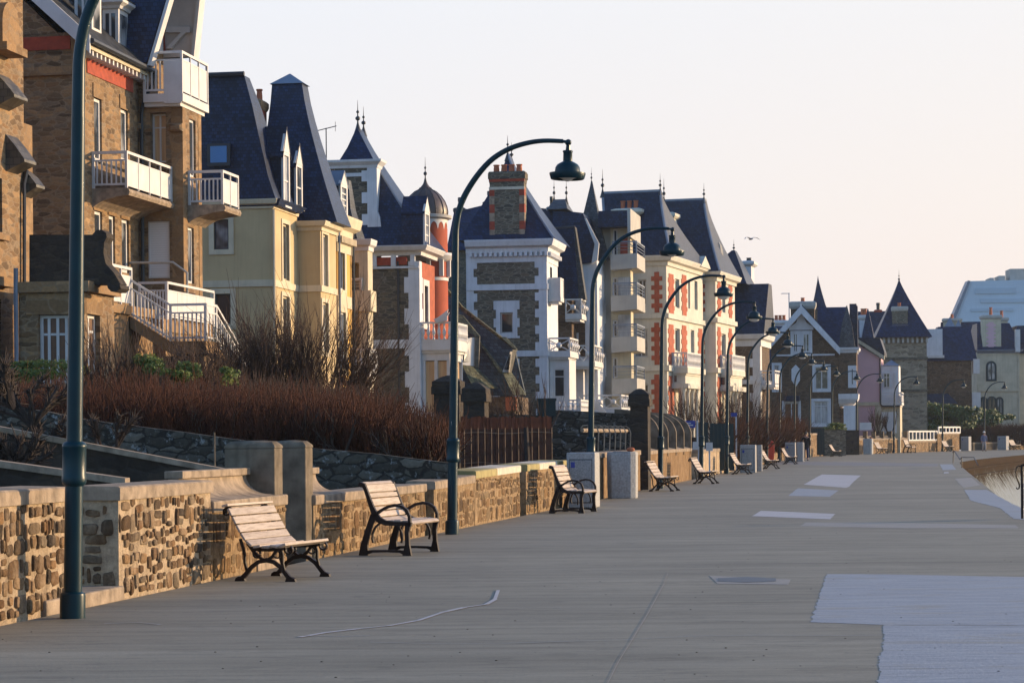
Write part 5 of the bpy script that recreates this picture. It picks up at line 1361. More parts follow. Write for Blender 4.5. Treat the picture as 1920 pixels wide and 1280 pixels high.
FL2 = b.F(xl1); yl1 = FL2.p(404, 640)[0]
flight('landing_side', (xl1+.01, yS, z1), (xl1+.01, yl1, z1), (-.3, 0, 0), 'F', 1.05, 3)
FLb = b.F(xl1+.01); ye, zee = FLb.p(438, 672)
flight('lower_flight', (xl1+.012, yl1+.02, z1), (xl1+.012, ye+1.5, zee-1.1), (-1.2, 0, 0), 'F', 1.05, 16)
SP2 = b.S(yS+2.2); xp = SP2.p(312, 560)[0]
flight('platform', (SP2.p(262, 560)[0], yS+2.2, z0), (xp, yS+2.2, z0), (0, -.3, 0), 'S', 1.1, 9)
ype = b.F(xp).p(399, 560)[0]
flight('platform_side', (xp+.01, yS+2.22, z0), (xp+.01, ype, z0), (-.3, 0, 0), 'F', 1.1, 5)
m = MB(); Pn = b.F(xp+.02); Pn.slab(m, (yS+2.25, ype-.03, z0+.14, z0+.84), .0, .02); m.build('panel', MAT['white'], e2)
m = MB(); m.box(x0+.2, xl1-.1, yS+.15, yS+1.2, 0, z1-.4); m.box(0, xp-.05, yS+2.25, ype, 0, z0-.05); m.build('stair_base', MAT['stone_b'], e2)
m = MB(); q0, q1, q2, q3 = SB.p(247, 497), SB.p(342, 496), SB.p(368, 515), SB.p(368, 535)
m.tube([(q0[0], yb-.9, q0[1]-.55), (q0[0], yb-.9, q0[1]), (q1[0], yb-.9, q1[1]), (q2[0], yb-.9, q2[1]), (q3[0], yb-.9, q3[1]-.4)], .04, 6); m.build('screen_rail', MAT['concrete'], e2, True)
# ---- stone annex in front of the villa
b = Bld('stone_annex', 'low dark stone annex with black parapet and white window', 'house', 158, 600, 56)
S, F = b.S0, b.F0; L = F.p(214, 600)[0]
z1 = F.p(165, 548)[1]; hs = [S.r(71, 590, 138, 720)]; hf = [F.r(164, 588, 188, 700)]
b.body('stone_b', S.p(35, 600)[0], 0, 0, L, 0, z1, hs, hf)
for r, pl in ((hs[0], S), (hf[0], F)): b.window(pl, r, .2, 'brownwood', 'white', nx=4 if pl is S else 2, zbar=.72, fw=.08)
m = MB(); S.slab(m, (hs[0][0]-.3, hs[0][1]+.3, hs[0][3], hs[0][3]+.5), -.05, .025); F.slab(m, (hf[0][0]-.15, hf[0][1]+.15, hf[0][3], hf[0][3]+.45), -.05, .025); b.part(m, 'lintel', 'quoin_b')
m = MB(); x0 = S.p(33, 535)[0]
m.loft([[(x0, -.12, z), (.16, -.12, z), (.16, L+.1, z), (x0, L+.1, z)] for z in (z1, z1+.26)]); b.part(m, 'cornice', 'quoin_b')
zp = S.p(120, 440)[1]
m = MB(); SP_ = b.S(.28); SP_.ppoly(m, [(55, 533), (226, 533), (214, 512), (198, 494), (194, 475), (195, 455), (200, 445), (199, 437), (191, 431), (181, 431), (173, 440), (55, 440)], -.5, 0); b.part(m, 'parapet', 'stone_black')
m = MB(); SP_.ppoly(m, [(203, 534), (227, 534), (229, 541), (222, 547), (211, 547), (205, 541)], -.55, .1); b.part(m, 'corbel', 'stone_black')
b.pipe([(S.p(33, 540)[0], -.1, z1+.6), (S.p(33, 600)[0], -.1, z1-.1), (S.p(34, 600)[0], -.1, 1)], .06, 'zinc')

# ---- beige house with mansard
b = Bld('beige_house', 'beige rendered house with tall slate mansard roofs', 'house', 512, 480, 88)
S, F = b.S0, b.F0
y1 = F.p(558, 470)[0]; SB = b.S(y1); xb = SB.p(601, 500)[0]; FB = b.F(xb); y2 = FB.p(630, 500)[0]
zE = S.p(500, 388)[1]
hs = [S.r(401, 412, 429, 468), S.r(404, 551, 433, 608)]; hf = [F.r(529, 418, 541, 524), F.r(529, 554, 542, 660)]; hb = [FB.r(604, 438, 614, 538), FB.r(604, 566, 615, 660)]
b.body('beige', -12, 0, 0, y1, 0, zE, hs, hf, depth=.3)
b.body('beige', -11, xb, y1, y2, 0, SB.p(598, 423)[1], (), hb, 'projecting_wall', .3)
for r, pn in ((hs[0], 'curtain'), (hs[1], 'glass')): b.window(S, r, .1, pn, 'lead', nx=1, fw=.05, surround='beige_trim', sw=.2)
for pl, rs in ((F, hf), (FB, hb)):
    for r in rs: b.window(pl, r, .15, 'curtain', 'beige_trim', nx=1, surround='beige_trim', sw=.16, sd=.04)
for z, t in ((S.p(480, 531)[1], .26),):
    b.band('beige_trim', z-t/2, z+t/2, -12, 0, 0, y1-.01, .06); b.band('beige_trim', z-t/2+.003, z+t/2-.003, xb-1.5, xb, y1, y2, .06)
b.cornice('beige_trim', zE-.05, zE+.3, -12, 0, 0, y1, .22)
zB = SB.p(598, 423)[1]; b.cornice('beige_trim', zB-.2, zB+.18, xb-1.6, xb, y1, y2, .3)
pts = [S.p(*q) for q in ((522, 386), (503, 330), (487, 262), (472, 196), (457, 141))]
rr_ = [(pts[0][0]+.12, zE+.3, y1+.25)]+[(x, z, y1*(.88-.66*k/4)) for k, (x, z) in enumerate(pts)]
m = MB(); m.loft([[(-14, -.12+.04*k, z), (x, -.12+.04*k, z), (x, yy, z), (-14, yy, z)] for k, (x, z, yy) in enumerate(rr_)]); r = b.part(m, 'mansard_roof', 'slate')
m = MB(); m.tube([(-14, -.1, pts[-1][1]+.04), (pts[-1][0]+.05, -.1, pts[-1][1]+.04)], .09, 6); b.part(m, 'ridge_tile', 'lead', r)
q = S.r(391, 271, 434, 313); m = MB(); S.slab(m, q, .12, .2); w = b.part(m, 'skylight', 'lead', r)
m = MB(); S.slab(m, (q[0]+.13, q[1]-.13, q[2]+.13, q[3]-.1), .2, .212); b.part(m, 'pane', 'glass_sky', w)
# two dormers on the first mansard
for px0, px1, pyt, pyb, pk in ((527, 539, 284, 384, 237), (551, 563, 306, 388, 268)):
    Fd = b.F(.12); ya, za = Fd.p(px0, pyt); yc = Fd.p(px1, pyt)[0]; zb_ = Fd.p(px0, pyb)[1]
    b.dormer(.12, ya, yc, zb_, za, -3.0, 'slate_old', 'white', Fd.p(px0, pk)[1]-za, .12, 2)
# tall pavilion roof with zinc cap
yt = y1+.6; zR0 = zB+.18
zT = b.S(yt+1.7).p(540, 157)[1]; SL = b.S(yt+1.7)
xL, xR = SL.p(510, 157)[0], SL.p(566, 157)[0]; yT2 = b.F(xR).p(577, 163)[0]
m = MB(); W0 = b.S(yt).p(470, 408)[0]; W1 = b.S(yt).p(632, 408)[0]
R_ = []
for k in range(9):
    t = k/8; qx = 1-(1-t)**1.25
    R_.append((W0+(xL-W0)*qx, W1+(xR-W1)*qx, yt+1.7*qx, y2+.5+(yT2-y2-.5)*qx, zR0+(zT-zR0)*t))
r = b.roof('slate', R_, 'pavilion_roof')
zA = SL.p(545, 135)[1]; b.roof('zinc', [(xL-.08, xR+.08, yt+1.62, yT2+.08, zT), ((xL+xR)/2-.02, (xL+xR)/2+.02, (yt+1.7+yT2)/2, (yt+1.72+yT2)/2, zA)], 'zinc_cap', r)
b.pipe([(.06, -.06, zE-.1), (.06, -.06, .5)], .05, 'beige_trim')
q = b.S(6).r(486, 196, 500, 235); b.chimney('redbrick', q[0], q[1], 5, 6, q[2]-3, q[3], 'quoin_b', .08, 1)
q = b.S(9).p(612, 300); m = MB(); m.tube([(q[0], 9, q[1]-1), (q[0], 9, q[1]+1.35)], .025, 5); m.tube([(q[0]-.35, 9, q[1]+1.25), (q[0]+.45, 9, q[1]+1.42)], .02, 5); m.tube([(q[0]+.4, 9, q[1]+1.2), (q[0]+.4, 9, q[1]+1.6)], .012, 4); b.part(m, 'aerial', 'lead')
# ---- yellow house
yo = FB.pt(y2, 0, 0)
b = Bld('yellow_house', 'narrow yellow house with pale trim and dentil cornice', 'house', 632, 520, 95.2)
S, F = b.S0, b.F0; L = F.p(659, 520)[0]; zc = F.p(640, 432)[1]
hf = [F.r(636, 462, 645, 542), F.r(635, 584, 647, 690)]
b.body('yellow', -11, 0, 0, L, 0, zc, (), hf)
for r in hf: b.window(F, r, .13, 'curtain', 'white', nx=1, surround='beige_trim', sw=.3, sd=.05)
b.cornice('beige_trim', zc-.3, zc+.55, -2, 0, -.05, L, .45, dent=.22)
z = F.p(640, 565)[1]; b.band('beige_trim', z-.25, z+.25, -2, 0, 0, L, .06)
Fd = b.F(-.05); ya, zb_ = Fd.p(631, 412); yc = Fd.p(644, 412)[0]; za = Fd.p(632, 345)[1]
b.roof('slate', [(-11, -.1, -.1, L, zc+.55), (-8, -1.6, .8, L-1, zc+2.6)], 'roof')
b.dormer(.05, ya, yc, zc+.57, za, -2.5, 'zinc', 'white', .55, .12, 5, 'curtain', 'slate')
b.pipe([(.12, -.04, zc), (.12, -.04, .5)], .05, 'zinc'); b.pipe([(.12, L-.1, zc), (.12, L-.1, .5)], .06, 'lead')
# ---- cream loggia house
b = Bld('cream_house', 'cream house end with stacked loggias and white parapets', 'house', 691, 560, 99.5)
S, F = b.S0, b.F0; zc = S.p(680, 470)[1]; x0 = S.p(655, 560)[0]
zz = [S.p(680, y)[1] for y in (492, 543, 585, 625, 664)]
b.body('cream', x0-8, -.02, 0, .9, 0, zc, [(x0, -.42, zz[1], zz[0]), (x0, -.42, zz[3]-.9, zz[2])], (), depth=.7)
m = MB(); S.slab(m, (x0, .12, zz[2]+.04, zz[1]-.04), 0, .14); F.slab(m, (-.1, .9, zz[2]+.04, zz[1]-.04), 0, .14); b.part(m, 'parapet', 'cream')
b.railing(x0, -.3, -.1, .6, zz[1]-.02, .5, 'white', 'wire')
for za, zb_ in ((zz[1], zz[0]), (zz[3]-.9, zz[2])): b.window(S, (x0+.02, -.75, za, zb_), .66, 'brownwood', 'brownwood', nx=1)
b.cornice('white', zc, zc+.5, x0-8, -.02, 0, .9, .2)
q = S.p(648, 335); b.roof('slate_grey', [(x0-8, S.p(672, 465)[0], -.2, 1.4, zc+.5), (x0-8, S.p(655, 390)[0], .2, 1.2, S.p(655, 390)[1]), (x0-6, q[0], .5, 1.0, q[1])])
b.balcony(x0, .1, -.5, .9, S.p(680, 700)[1], 1.05, 'white', 'white', 'baluster')

# ---- red and stone villa with copper domed turret
b = Bld('turret_villa', 'stone and red villa with copper domed turret and steep slate roof', 'house', 786, 580, 105)
S, F = b.S0, b.F0; L = F.p(815, 560)[0]; zc = S.p(760, 490)[1]
x0 = -9.5
hf = [F.r(794, 535, 801, 605), F.r(793, 690, 800, 740)]
b.body('stone_g', x0, 0, 0, L, 0, zc, (), hf, depth=.3)
m = MB(); F.wall(m, .02, L, 0, zc, hf, .02, False); mm = b.part(m, 'red_front', 'orange'); mm.location.x = .006
for r in hf: b.window(F, r, .22, 'curtain', 'white', nx=2, surround='white', sw=.28, sd=.06)
b.quoin('white_wall', 0, zc, 0, 0, (.52, .72), .72)
m = MB(); S.slab(m, (-1.02, -.93, 0, zc), .0, .06); b.part(m, 'drainpipe', 'lead')
z = S.p(740, 645)[1]; m = MB(); S.slab(m, (x0, -.53, z-.2, z+.2), -.02, .05); b.part(m, 'string_course', 'white_wall')
zf0, zf1 = S.p(740, 497)[1], S.p(740, 482)[1]
m = MB(); S.slab(m, (x0, -.55, zf0, zf1), -.02, .04); b.part(m, 'red_frieze', 'redbrick')
k = x0; frz = b.part(m, 'red_frieze', 'redbrick') if False else None
while k < 0:
    m = MB(); S.slab(m, (k, k+.22, zf0-.06, zf1+.1), .0, .14); k += 1.22 if k < -3 else .9; b.part(m, 'bracket', 'white_wall')
m = MB()
S.slab(m, (x0, 0, zf0-.16, zf0-.06), 0, .1); b.part(m, 'bracket_course', 'white_wall')
b.cornice('white', zf1+.06, zf1+.5, x0, 0, 0, L, .5)
zr0 = zf1+.5
ya = 1.3; Sa = b.S(ya); xa, zA = Sa.p(671, 240); yb2 = ya+1.15
# steep flared roof
R_ = []
n = 12
for k in range(n+1):
    t = k/n; q = 1-(1-t)**1.15
    R_.append((2*xa-.45+(.43-xa)*q, .45+(xa+.02-.45)*q, -.35+(ya+.35)*q, L+.8+(yb2-L-.8)*q, zr0+(zA-zr0)*t))
r = b.roof('slate', R_, 'steep_roof')
m = MB(); m.tube([(q[1], q[2], q[4]+.02) for q in R_], .06, 6); b.part(m, 'hip_capping', 'zinc', r)
b.finial(xa, ya, zA, 1.3, .12, 'lead', r); b.finial(xa, yb2, zA, 1.15, .11, 'lead', r)
# big stone wall dormer on the near side
q = S.r(641, 310, 706, 480); zt_ = S.p(680, 302)[1]
m = MB(); m.box(q[0]-.35, q[1]-.003, -.0, .9, zr0-.5, zt_-.3); d = b.part(m, 'wall_dormer', 'stone_g')
m = MB(); S.slab(m, (q[1]-.42, q[1], zr0-.4, zt_-.3), -.02, .05)
k = zr0
while k < zt_-.9: S.slab(m, (q[1]-.68, q[1]-.42, k, k+.5), -.02, .05); k += 1.0
m.box(q[1]-.002, q[1]+.04, -.05, .8, zr0-.4, zt_-.3)
m.prism([(q[1]+.05, zr0-.1), (q[1]+.05, zr0+1.6), (q[1]+.16, zr0+1.35), (q[1]+.22, zr0+.9), (q[1]+.3, zr0-.1)], 'y', -.05, .5)
b.part(m, 'white_corner', 'white_wall', d)
z = S.p(660, 328)[1]; m = MB(); S.slab(m, (q[0]-.7, q[1]-.4, z-.08, z+.08), -.02, .04); b.part(m, 'string_course', 'white_wall', d)
m = MB(); m.loft([[(q[0]-.7-e, -e, z), (q[1]+e, -e, z), (q[1]+e, .9, z), (q[0]-.7-e, .9, z)] for e, z in ((.06, zt_-.32), (.1, zt_-.2), (.28, zt_-.05), (.3, zt_+.05))]); b.part(m, 'cornice', 'white_wall', d)
xq = (S.p(641, 298)[0]+S.p(701, 298)[0])/2
b.roof('slate', [(S.p(641, 298)[0], S.p(701, 298)[0], -.1, 1.6, zt_+.05), (xa-.03, xa+.03, ya-.2, ya, zA-.05)], 'hip_roof', d)
# dormer facing the sea
Fd = b.F(.25); y0, zt2 = Fd.p(791, 396); y1 = Fd.p(800, 396)[0]
b.dormer(.3, y0, y1, zr0+.02, zt2, -.72, 'slate', 'white', Fd.p(795, 370)[1]-zt2, .1, 3)
# turret
a_, _ = at(819, 500, 109), 0
SL = b.S(5.2); xt = SL.p(798, 400)[0]; rt = SL.p(838, 400)[0]-xt; zts = SL.p(820, 412)[1]; zlow = SL.p(820, 488)[1]
m = MB(); m.lathe([(rt, zlow-6), (rt, zts)], (xt, 5.2), 28); t_ = b.part(m, 'turret', 'turret_red', None, True)
z = SL.p(820, 492)[1]
m = MB(); m.lathe([(rt*1.0, z-.9), (rt*1.03, z-.9), (rt*1.03, z-.75), (rt*1.0, z-.75)], (xt, 5.2), 28); m.lathe([(rt, z), (rt*1.2, z+.12), (rt*1.3, z+.3), (rt*1.25, z+.42), (rt, z+.42)], (xt, 5.2), 28); b.part(m, 'turret_moulding', 'white', t_, True)
for k in range(10):
    a = k*.628; m = MB(); m.box(xt+rt*1.05*math.cos(a)-.1, xt+rt*1.05*math.cos(a)+.1, 5.2+rt*1.05*math.sin(a)-.1, 5.2+rt*1.05*math.sin(a)+.1, z-.7, z+.1); b.part(m, 'bracket', 'white', t_)
m = MB(); nn = 96; top_ = [(xt+rt*1.012*math.cos(k*2*math.pi/nn), 5.2+rt*1.012*math.sin(k*2*math.pi/nn), zts) for k in range(nn)]
low_ = [(x, y, zts-.15-.36*(1-abs(math.sin(k*math.pi*16/96))**.6)) for k, (x, y, _) in enumerate(top_)]
m.loft([low_, top_], cap=False); b.part(m, 'scalloped_frieze', 'white', t_)
m = MB(); m.lathe([(rt*1.02, -.02), (rt*1.2, .05), (rt*1.2, .18), (rt*1.0, .22)], (xt, 5.2), 28, zts); b.part(m, 'dome_cornice', 'concrete', t_, True)
zd = SL.p(798, 352)[1]; H_ = zd-zts-.2
prof = [(rt*1.02, 0), (rt*1.04, H_*.12), (rt*1.0, H_*.3), (rt*.9, H_*.5), (rt*.72, H_*.7), (rt*.5, H_*.85), (rt*.3, H_*.93), (rt*.24, H_), (rt*.12, H_*1.12), (rt*.05, H_*1.25)]
m = MB(); m.lathe(prof, (xt, 5.2), 28, zts+.2); dm = b.part(m, 'dome', 'copper', t_, True)
m = MB()
for k in range(14):
    a = k*2*math.pi/14; m.tube([(xt+(r_+.01)*math.cos(a), 5.2+(r_+.01)*math.sin(a), zts+.2+z_) for r_, z_ in prof[:8]], .025, 4)
b.part(m, 'dome_rib', 'copper', dm)
b.finial(xt, 5.2, zts+.2+H_*1.2, 1.2, .09, 'lead', t_)
# balcony over the glazed bay, and the bay itself
Bf = b.F(1.5); y0, zr = Bf.p(826, 606)[0], S.p(800, 604)[1]; z0 = S.p(800, 640)[1]
b.balcony(.02, 1.5, .15, 3.6, z0, zr-z0, 'white', 'white', 'baluster', False, True, .4)
S2 = b.S(.3); r0 = (S2.p(797, 700)[0], S2.p(832, 700)[0], S2.p(800, 740)[1]-1, S2.p(800, 675)[1])
m = MB(); m.box(.05, 1.35, .3, 3.4, 0, r0[2]+.2); m.box(.05, 1.35, .3, 3.4, r0[3]-.02, z0-.5)
for x in (.05, .62, 1.2): m.box(x, x+.15, .3, .5, r0[2], r0[3])
m.box(1.2, 1.35, 3.2, 3.4, r0[2], r0[3]); b.part(m, 'glazed_bay', 'white')
m = MB(); m.box(.15, 1.25, .42, 3.3, r0[2], r0[3]-.05); b.part(m, 'blind', 'blind')
m = MB(); m.loft([[(1.0+dx*s_, .0+y, S.p(818, 592)[1]-.15+z*.8) for dx, z in ((-.35, 0), (-.2, .05), (.1, .3), (.35, .55), (.3, .35), (.42, .38), (.3, .15), (.3, -.1), (-.2, -.18))] for y, s_ in ((0, 1), (.08, 1))])
b.part(m, 'carved_ornament', 'white')

# ---- slate roofed cottage
b = Bld('slate_cottage', 'low cottage with steep mossy slate roof and small dormers', 'house', 962, 700, 108)
S, F = b.S0, b.F0
zE = S.p(960, 742)[1]
b.body('stone_br', -6.5, S.p(952, 742)[0], 1.35, 6, 0, zE, (), ())
def slant(pts, thick, name, mat, parent=None, up=.0):
    """a tilted panel through photograph points, each with its own depth y"""
    A_ = []
    for px, py, yy in pts:
        x_, z_ = b.S(yy).p(px, py); A_.append(Vector((x_, yy, z_)))
    m = MB(); m.loft([A_, [p+Vector((0, thick, up)) for p in A_]]); return b.part(m, name, mat, parent)
r1 = slant([(800, 500, 4.2), (866, 578, 3.6), (965, 655, 2.2), (985, 741, 1.2), (880, 743, 1.2), (800, 735, 1.3)], .25, 'roof', 'cottage')
slant([(800, 496, 4.1), (866, 574, 3.5), (966, 652, 2.1), (969, 658, 2.1), (866, 582, 3.5), (800, 505, 4.1)], .3, 'verge', 'cottage_moss', r1, .02)
slant([(862, 590, 3.1), (870, 602, 2.9), (946, 700, 1.4), (938, 700, 1.4)], .2, 'roof_ridge', 'cottage_moss', r1, .02)
for (wn_, ck, sk, rf) in (([(869, 634, .3), (892, 632, .95), (890, 686, .95), (866, 684, .3)], [(891, 630, .85), (899, 631, .95), (897, 690, .95), (890, 688, .85)], [(866, 684, .2), (893, 689, .95), (933, 728, .85), (888, 728, -.45)], [(850, 588, 1.6), (872, 622, .8), (900, 631, .8), (868, 592, 1.7)]),
                         ([(956, 659, .9), (962, 659, 1.1), (957, 698, 1.1), (942, 697, .7)], [(961, 655, .7), (968, 656, .9), (958, 698, .9), (956, 698, .7)], [(942, 697, .7), (959, 699, 1.2), (986, 740, 1.0), (962, 741, .3)], [(940, 632, 1.3), (962, 652, .7), (970, 655, .7), (948, 632, 1.4)])):
    d = slant(rf, .12, 'dormer', 'cottage_moss', None, .02)
    slant(wn_, .1, 'dormer_window', 'white', d)
    cx = sum(q[0] for q in wn_)/4; cy = sum(q[1] for q in wn_)/4
    slant([(cx+(q[0]-cx)*.7, cy+(q[1]-cy)*.75, q[2]-.02) for q in wn_], .015, 'pane', 'curtain', d)
    slant(ck, .2, 'dormer_cheek', 'hood', d)
    slant(sk, .12, 'roof_skirt', 'cottage_moss', d, .02)
m = MB(); b.S(1.35).slab(m, b.S(1.35).r(948, 744, 968, 770), -.2, .05); b.part(m, 'shutter_panel', 'terra')

# ---- grey stone tower house with white quoins
b = Bld('tower_house', 'square grey stone tower house with white quoins and tall chimney', 'house', 1025, 600, 116.5)
S, F = b.S0, b.F0; L = F.p(1046, 600)[0]; x0 = S.p(875, 600)[0]
zc = S.p(950, 472)[1]
hs = [S.r(938, 586, 962, 625), S.r(934, 695, 962, 760)]; hf = [F.r(1031, 500, 1035, 520), F.r(1031, 700, 1037, 750)]
b.body('stone_g2', x0, 0, 0, L, 0, zc, hs, hf)
m = MB(); F.wall(m, .02, L, 0, zc, hf, .02, False); b.part(m, 'white_front', 'white_wall').location.x = .006
for r in hs: b.window(S, r, .16, 'glass', 'white', nx=1, fw=.06)
for r in hf: b.window(F, r, .2, 'glass', 'white', nx=1)
for r in hs:
    m = MB(); w = .34
    for a0, a1, sg in ((r[0]-w, r[0], -1), (r[1], r[1]+w, 1)):
        pts = [(a1 if sg < 0 else a0, r[2]-.25), (a1 if sg < 0 else a0, r[3]+.6)]; z = r[3]+.6; k = 0
        while z > r[2]-.2:
            e_ = (a0 if sg < 0 else a1)+sg*(-.12 if k % 2 else 0); z2 = max(z-.45, r[2]-.25); pts += [(e_, z), (e_, z2)]; z = z2; k += 1
        S.poly(m, pts, -.02, .045)
    S.slab(m, (r[0]+.001, r[1]-.001, r[3], r[3]+.6), -.02, .045); S.slab(m, (r[0]+.001, r[1]-.001, r[2]-.25, r[2]), -.02, .06)
    b.part(m, 'toothed_surround', 'white_wall')
b.quoin('white_wall', 0, zc, 0, 0, (.42, .62), .42)
b.quoin('white_wall', S.p(880, 640)[1], zc, 0, 0, (.38, .56), .42, side='L', x0=x0)
for py in (538, 663):
    z = S.p(960, py)[1]; m = MB(); S.slab(m, (x0, .05, z-.15, z+.15), -.02, .07); F.slab(m, (-.02, L, z-.15, z+.15), -.02, .08); b.part(m, 'string_course', 'white_wall')
b.cornice('white_wall', zc-.05, zc+.6, x0, 0, 0, L, .45, dent=.26)
zr = zc+.6
yA = 3.1; SA = b.S(yA); xA, zA = SA.p(952, 290)
R_ = []
for k in range(13):
    t = k/12; q = 1-(1-t)**1.25
    R_.append((x0-.4+(xA-.03-x0+.4)*q, .45+(xA+.03-.45)*q, -.3+(yA+.3)*q, L+1.8+(yA+1.2-L-1.8)*q, zr+(zA-zr)*t))
r = b.roof('slate', R_, 'pyramid_roof')
m = MB(); m.tube([(q[1], q[2], q[4]+.02) for q in R_], .07, 6); b.part(m, 'hip_capping', 'zinc', r)
b.finial(xA, yA, zA-.1, 1.1, .12, 'lead', r); b.finial(xA, yA+1.2, zA-.2, 1.0, .11, 'lead', r)
q = S.r(918, 326, 983, 447)
m = MB(); m.box(q[0], q[1], -.04, .75, zr-.3, q[3]-.35); c = b.part(m, 'chimney', 'stone_g2')
m = MB(); m.loft([[(q[0]-e, -.04-e, z), (q[1]+e, -.04-e, z), (q[1]+e, .75+e, z), (q[0]-e, .75+e, z)] for e, z in ((.01, q[3]-.5), (.03, q[3]-.3), (.07, q[3]-.28), (.07, q[3]), (.02, q[3]+.1))]); b.part(m, 'chimney_cap', 'stone_g', c)
b.pots(q[0]+.1, q[1]-.1, .35, q[3]+.06, 4, .42, .15, 'terra', c)
for sgn, xx in ((0, q[0]), (1, q[1])):
    z = zr+.1; k = 0
    while z < q[3]-.9:
        m = MB(); w = .25; m.box(xx-.02 if not sgn else xx-w, xx+w if not sgn else xx+.02, -.062, .3, z, z+.42); b.part(m, 'brick_block' if k % 2 else 'pale_block', ('coping', 'redbrick')[k % 2], c); z += .43; k += 1
for py, mt, h in ((353, 'coping_pale', .14), (337, 'redbrick', .2)):
    z = S.p(950, py)[1]; m = MB(); S.slab(m, (q[0]-.03, q[1]+.03, z-h/2, z+h/2), .02, .09); b.part(m, 'chimney_band', mt, c)
# stacked white balconies and bay on the sea front
for py0, py1, dd, y0, y1, st_ in ((520, 556, .6, .5, 1.6, 'solid'), (633, 661, 1.1, .3, 3.2, 'lattice'), (750, 772, 1.7, -.2, 4, 'baluster')):
    z0 = S.p(1035, py1)[1]; b.balcony(.05, dd, y0, y1, z0, S.p(1035, py0)[1]-z0, 'white', 'white', st_)
z0, z1 = S.p(1035, 752)[1], S.p(1035, 668)[1]
hb = [(.25, .85, z0+.2, z1-.6)]
S3 = b.S(.5); m = MB(); S3.wall(m, .05, 1.05, z0-1.5, z1, hb, .12); m.box(.06, 1.05, .64, 3, z0-1.5, z1-.01); bb = b.part(m, 'bay', 'white')
b.window(S3, hb[0], .1, 'glass', 'white', nx=1, zbar=.72, parent=None)

# ---- white gabled house with spire
b = Bld('gabled_house', 'white fronted house with steep slate gables and slender spire', 'house', 1072, 600, 126)
S, F = b.S0, b.F0; L = 14
zc = S.p(1060, 545)[1]
xW = S.p(1000, 600)[0]
b.body('stone_br', xW, 0, 0, 3, 0, zc, (), ())
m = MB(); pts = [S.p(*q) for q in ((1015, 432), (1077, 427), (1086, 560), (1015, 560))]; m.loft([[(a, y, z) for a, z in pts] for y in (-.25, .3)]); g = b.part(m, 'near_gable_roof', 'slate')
m = MB(); pts = [S.p(*q) for q in ((1077, 426), (1079, 426), (1090, 500), (1099, 562), (1085, 562))]; m.loft([[(a, y, z) for a, z in pts] for y in (-.2, .5)]); b.part(m, 'lit_slope', 'slate_grey', g)  # sunlight on this slope is put into its colour as a paler slate
m = MB(); m.tube([(S.p(1010, 432)[0], -.2, S.p(1010, 431)[1]), (S.p(1079, 426)[0], -.2, S.p(1079, 426)[1])], .08, 6); b.part(m, 'ridge', 'lead', g)
z0 = S.p(1080, 592)[1]; b.balcony(S.p(1063, 590)[0], S.p(1092, 590)[0], -.6, 1.5, z0, S.p(1080, 562)[1]-z0, 'white', 'white', 'lattice')
z0 = S.p(1100, 680)[1]; b.balcony(S.p(1075, 680)[0], S.p(1116, 680)[0], -.5, 3, z0, S.p(1100, 648)[1]-z0, 'white', 'white', 'lattice')
S4 = b.S(1.5)
x0, x1 = S4.p(1088, 600)[0], S4.p(1120, 600)[0]; zc4 = S4.p(1100, 488)[1]
hs = [(S4.p(1074, 650)[0], S4.p(1082, 650)[0], S4.p(1080, 668)[1], S4.p(1080, 590)[1])]
b.body('white_wall', S4.p(1064, 600)[0], x1, 1.5, 8, 0, zc4, hs, (), 'white_wing')
b.window(S4, hs[0], .15, 'curtain', 'white', nx=1)
z0, z1 = S4.p(1080, 690)[1], S4.p(1080, 770)[1]
m = MB(); S4.slab(m, (S4.p(1046, 700)[0], S4.p(1098, 700)[0], 0, z0), .1, .9); gg = b.part(m, 'garden_room', 'white')
m = MB(); S4.slab(m, (S4.p(1056, 720)[0], S4.p(1082, 720)[0], z1, S4.p(1080, 703)[1]), .9, .93); b.part(m, 'garage_door', 'shutter', gg)
b.quoin('stone_br', S4.p(1080, 668)[1], S4.p(1080, 590)[1], S4.p(1096, 600)[0], 1.5, (.35, .5), .5, side='S')
m = MB(); pts = [b.S(2).p(*q) for q in ((1040, 398), (1096, 402), (1118, 458), (1112, 494), (1086, 497), (1078, 440), (1040, 440))]; m.loft([[(a, y, z) for a, z in pts] for y in (1.3, 8)]); r = b.part(m, 'far_gable_roof', 'slate')
m = MB(); pts = [b.S(2).p(*q) for q in ((1100, 412), (1103, 412), (1127, 459), (1124, 490), (1113, 497), (1119, 460))]; m.loft([[(a, y, z) for a, z in pts] for y in (1.1, 1.28)]); b.part(m, 'bargeboard', 'white', r)
SS_ = b.S(5); xs, zs = SS_.p(1109, 340); xl, xr = SS_.p(1098, 470)[0], SS_.p(1128, 480)[0]; zb_ = SS_.p(1110, 490)[1]
m = MB(); m.loft([[(x0_, 4.2, z), (x1_, 4.2, z), (x1_, 5.8, z), (x0_, 5.8, z)] if False else [(xc-w, 5-w, z), (xc+w, 5-w, z), (xc+w, 5+w, z), (xc-w, 5+w, z)] for xc, w, z, x0_, x1_ in (((xl+xr)/2, .95, zb_, 0, 0), ((xl+xr)/2-.1, .5, zb_+(zs-zb_)*.5, 0, 0), (xs+.02, .03, zs, 0, 0))]); b.part(m, 'spire', 'slate_grey', r)
b.finial(xs, 5, zs-.1, .9, .06, 'lead', r)
z0 = b.S(6).p(1130, 590)[1]
b.body('stone_br', x1+.004, b.S(6).p(1148, 600)[0], 6, 12, 0, b.S(6).p(1130, 500)[1], (), (), 'rear_wall')
for pa, pb in ((600, 570), (699, 663)):
    z0 = b.S(5).p(1130, pa)[1]; b.balcony(b.S(5).p(1118, 600)[0], b.S(5).p(1136, 600)[0], 4.6, 7, z0, b.S(5).p(1130, pb)[1]-z0, 'white', 'white', 'bars')
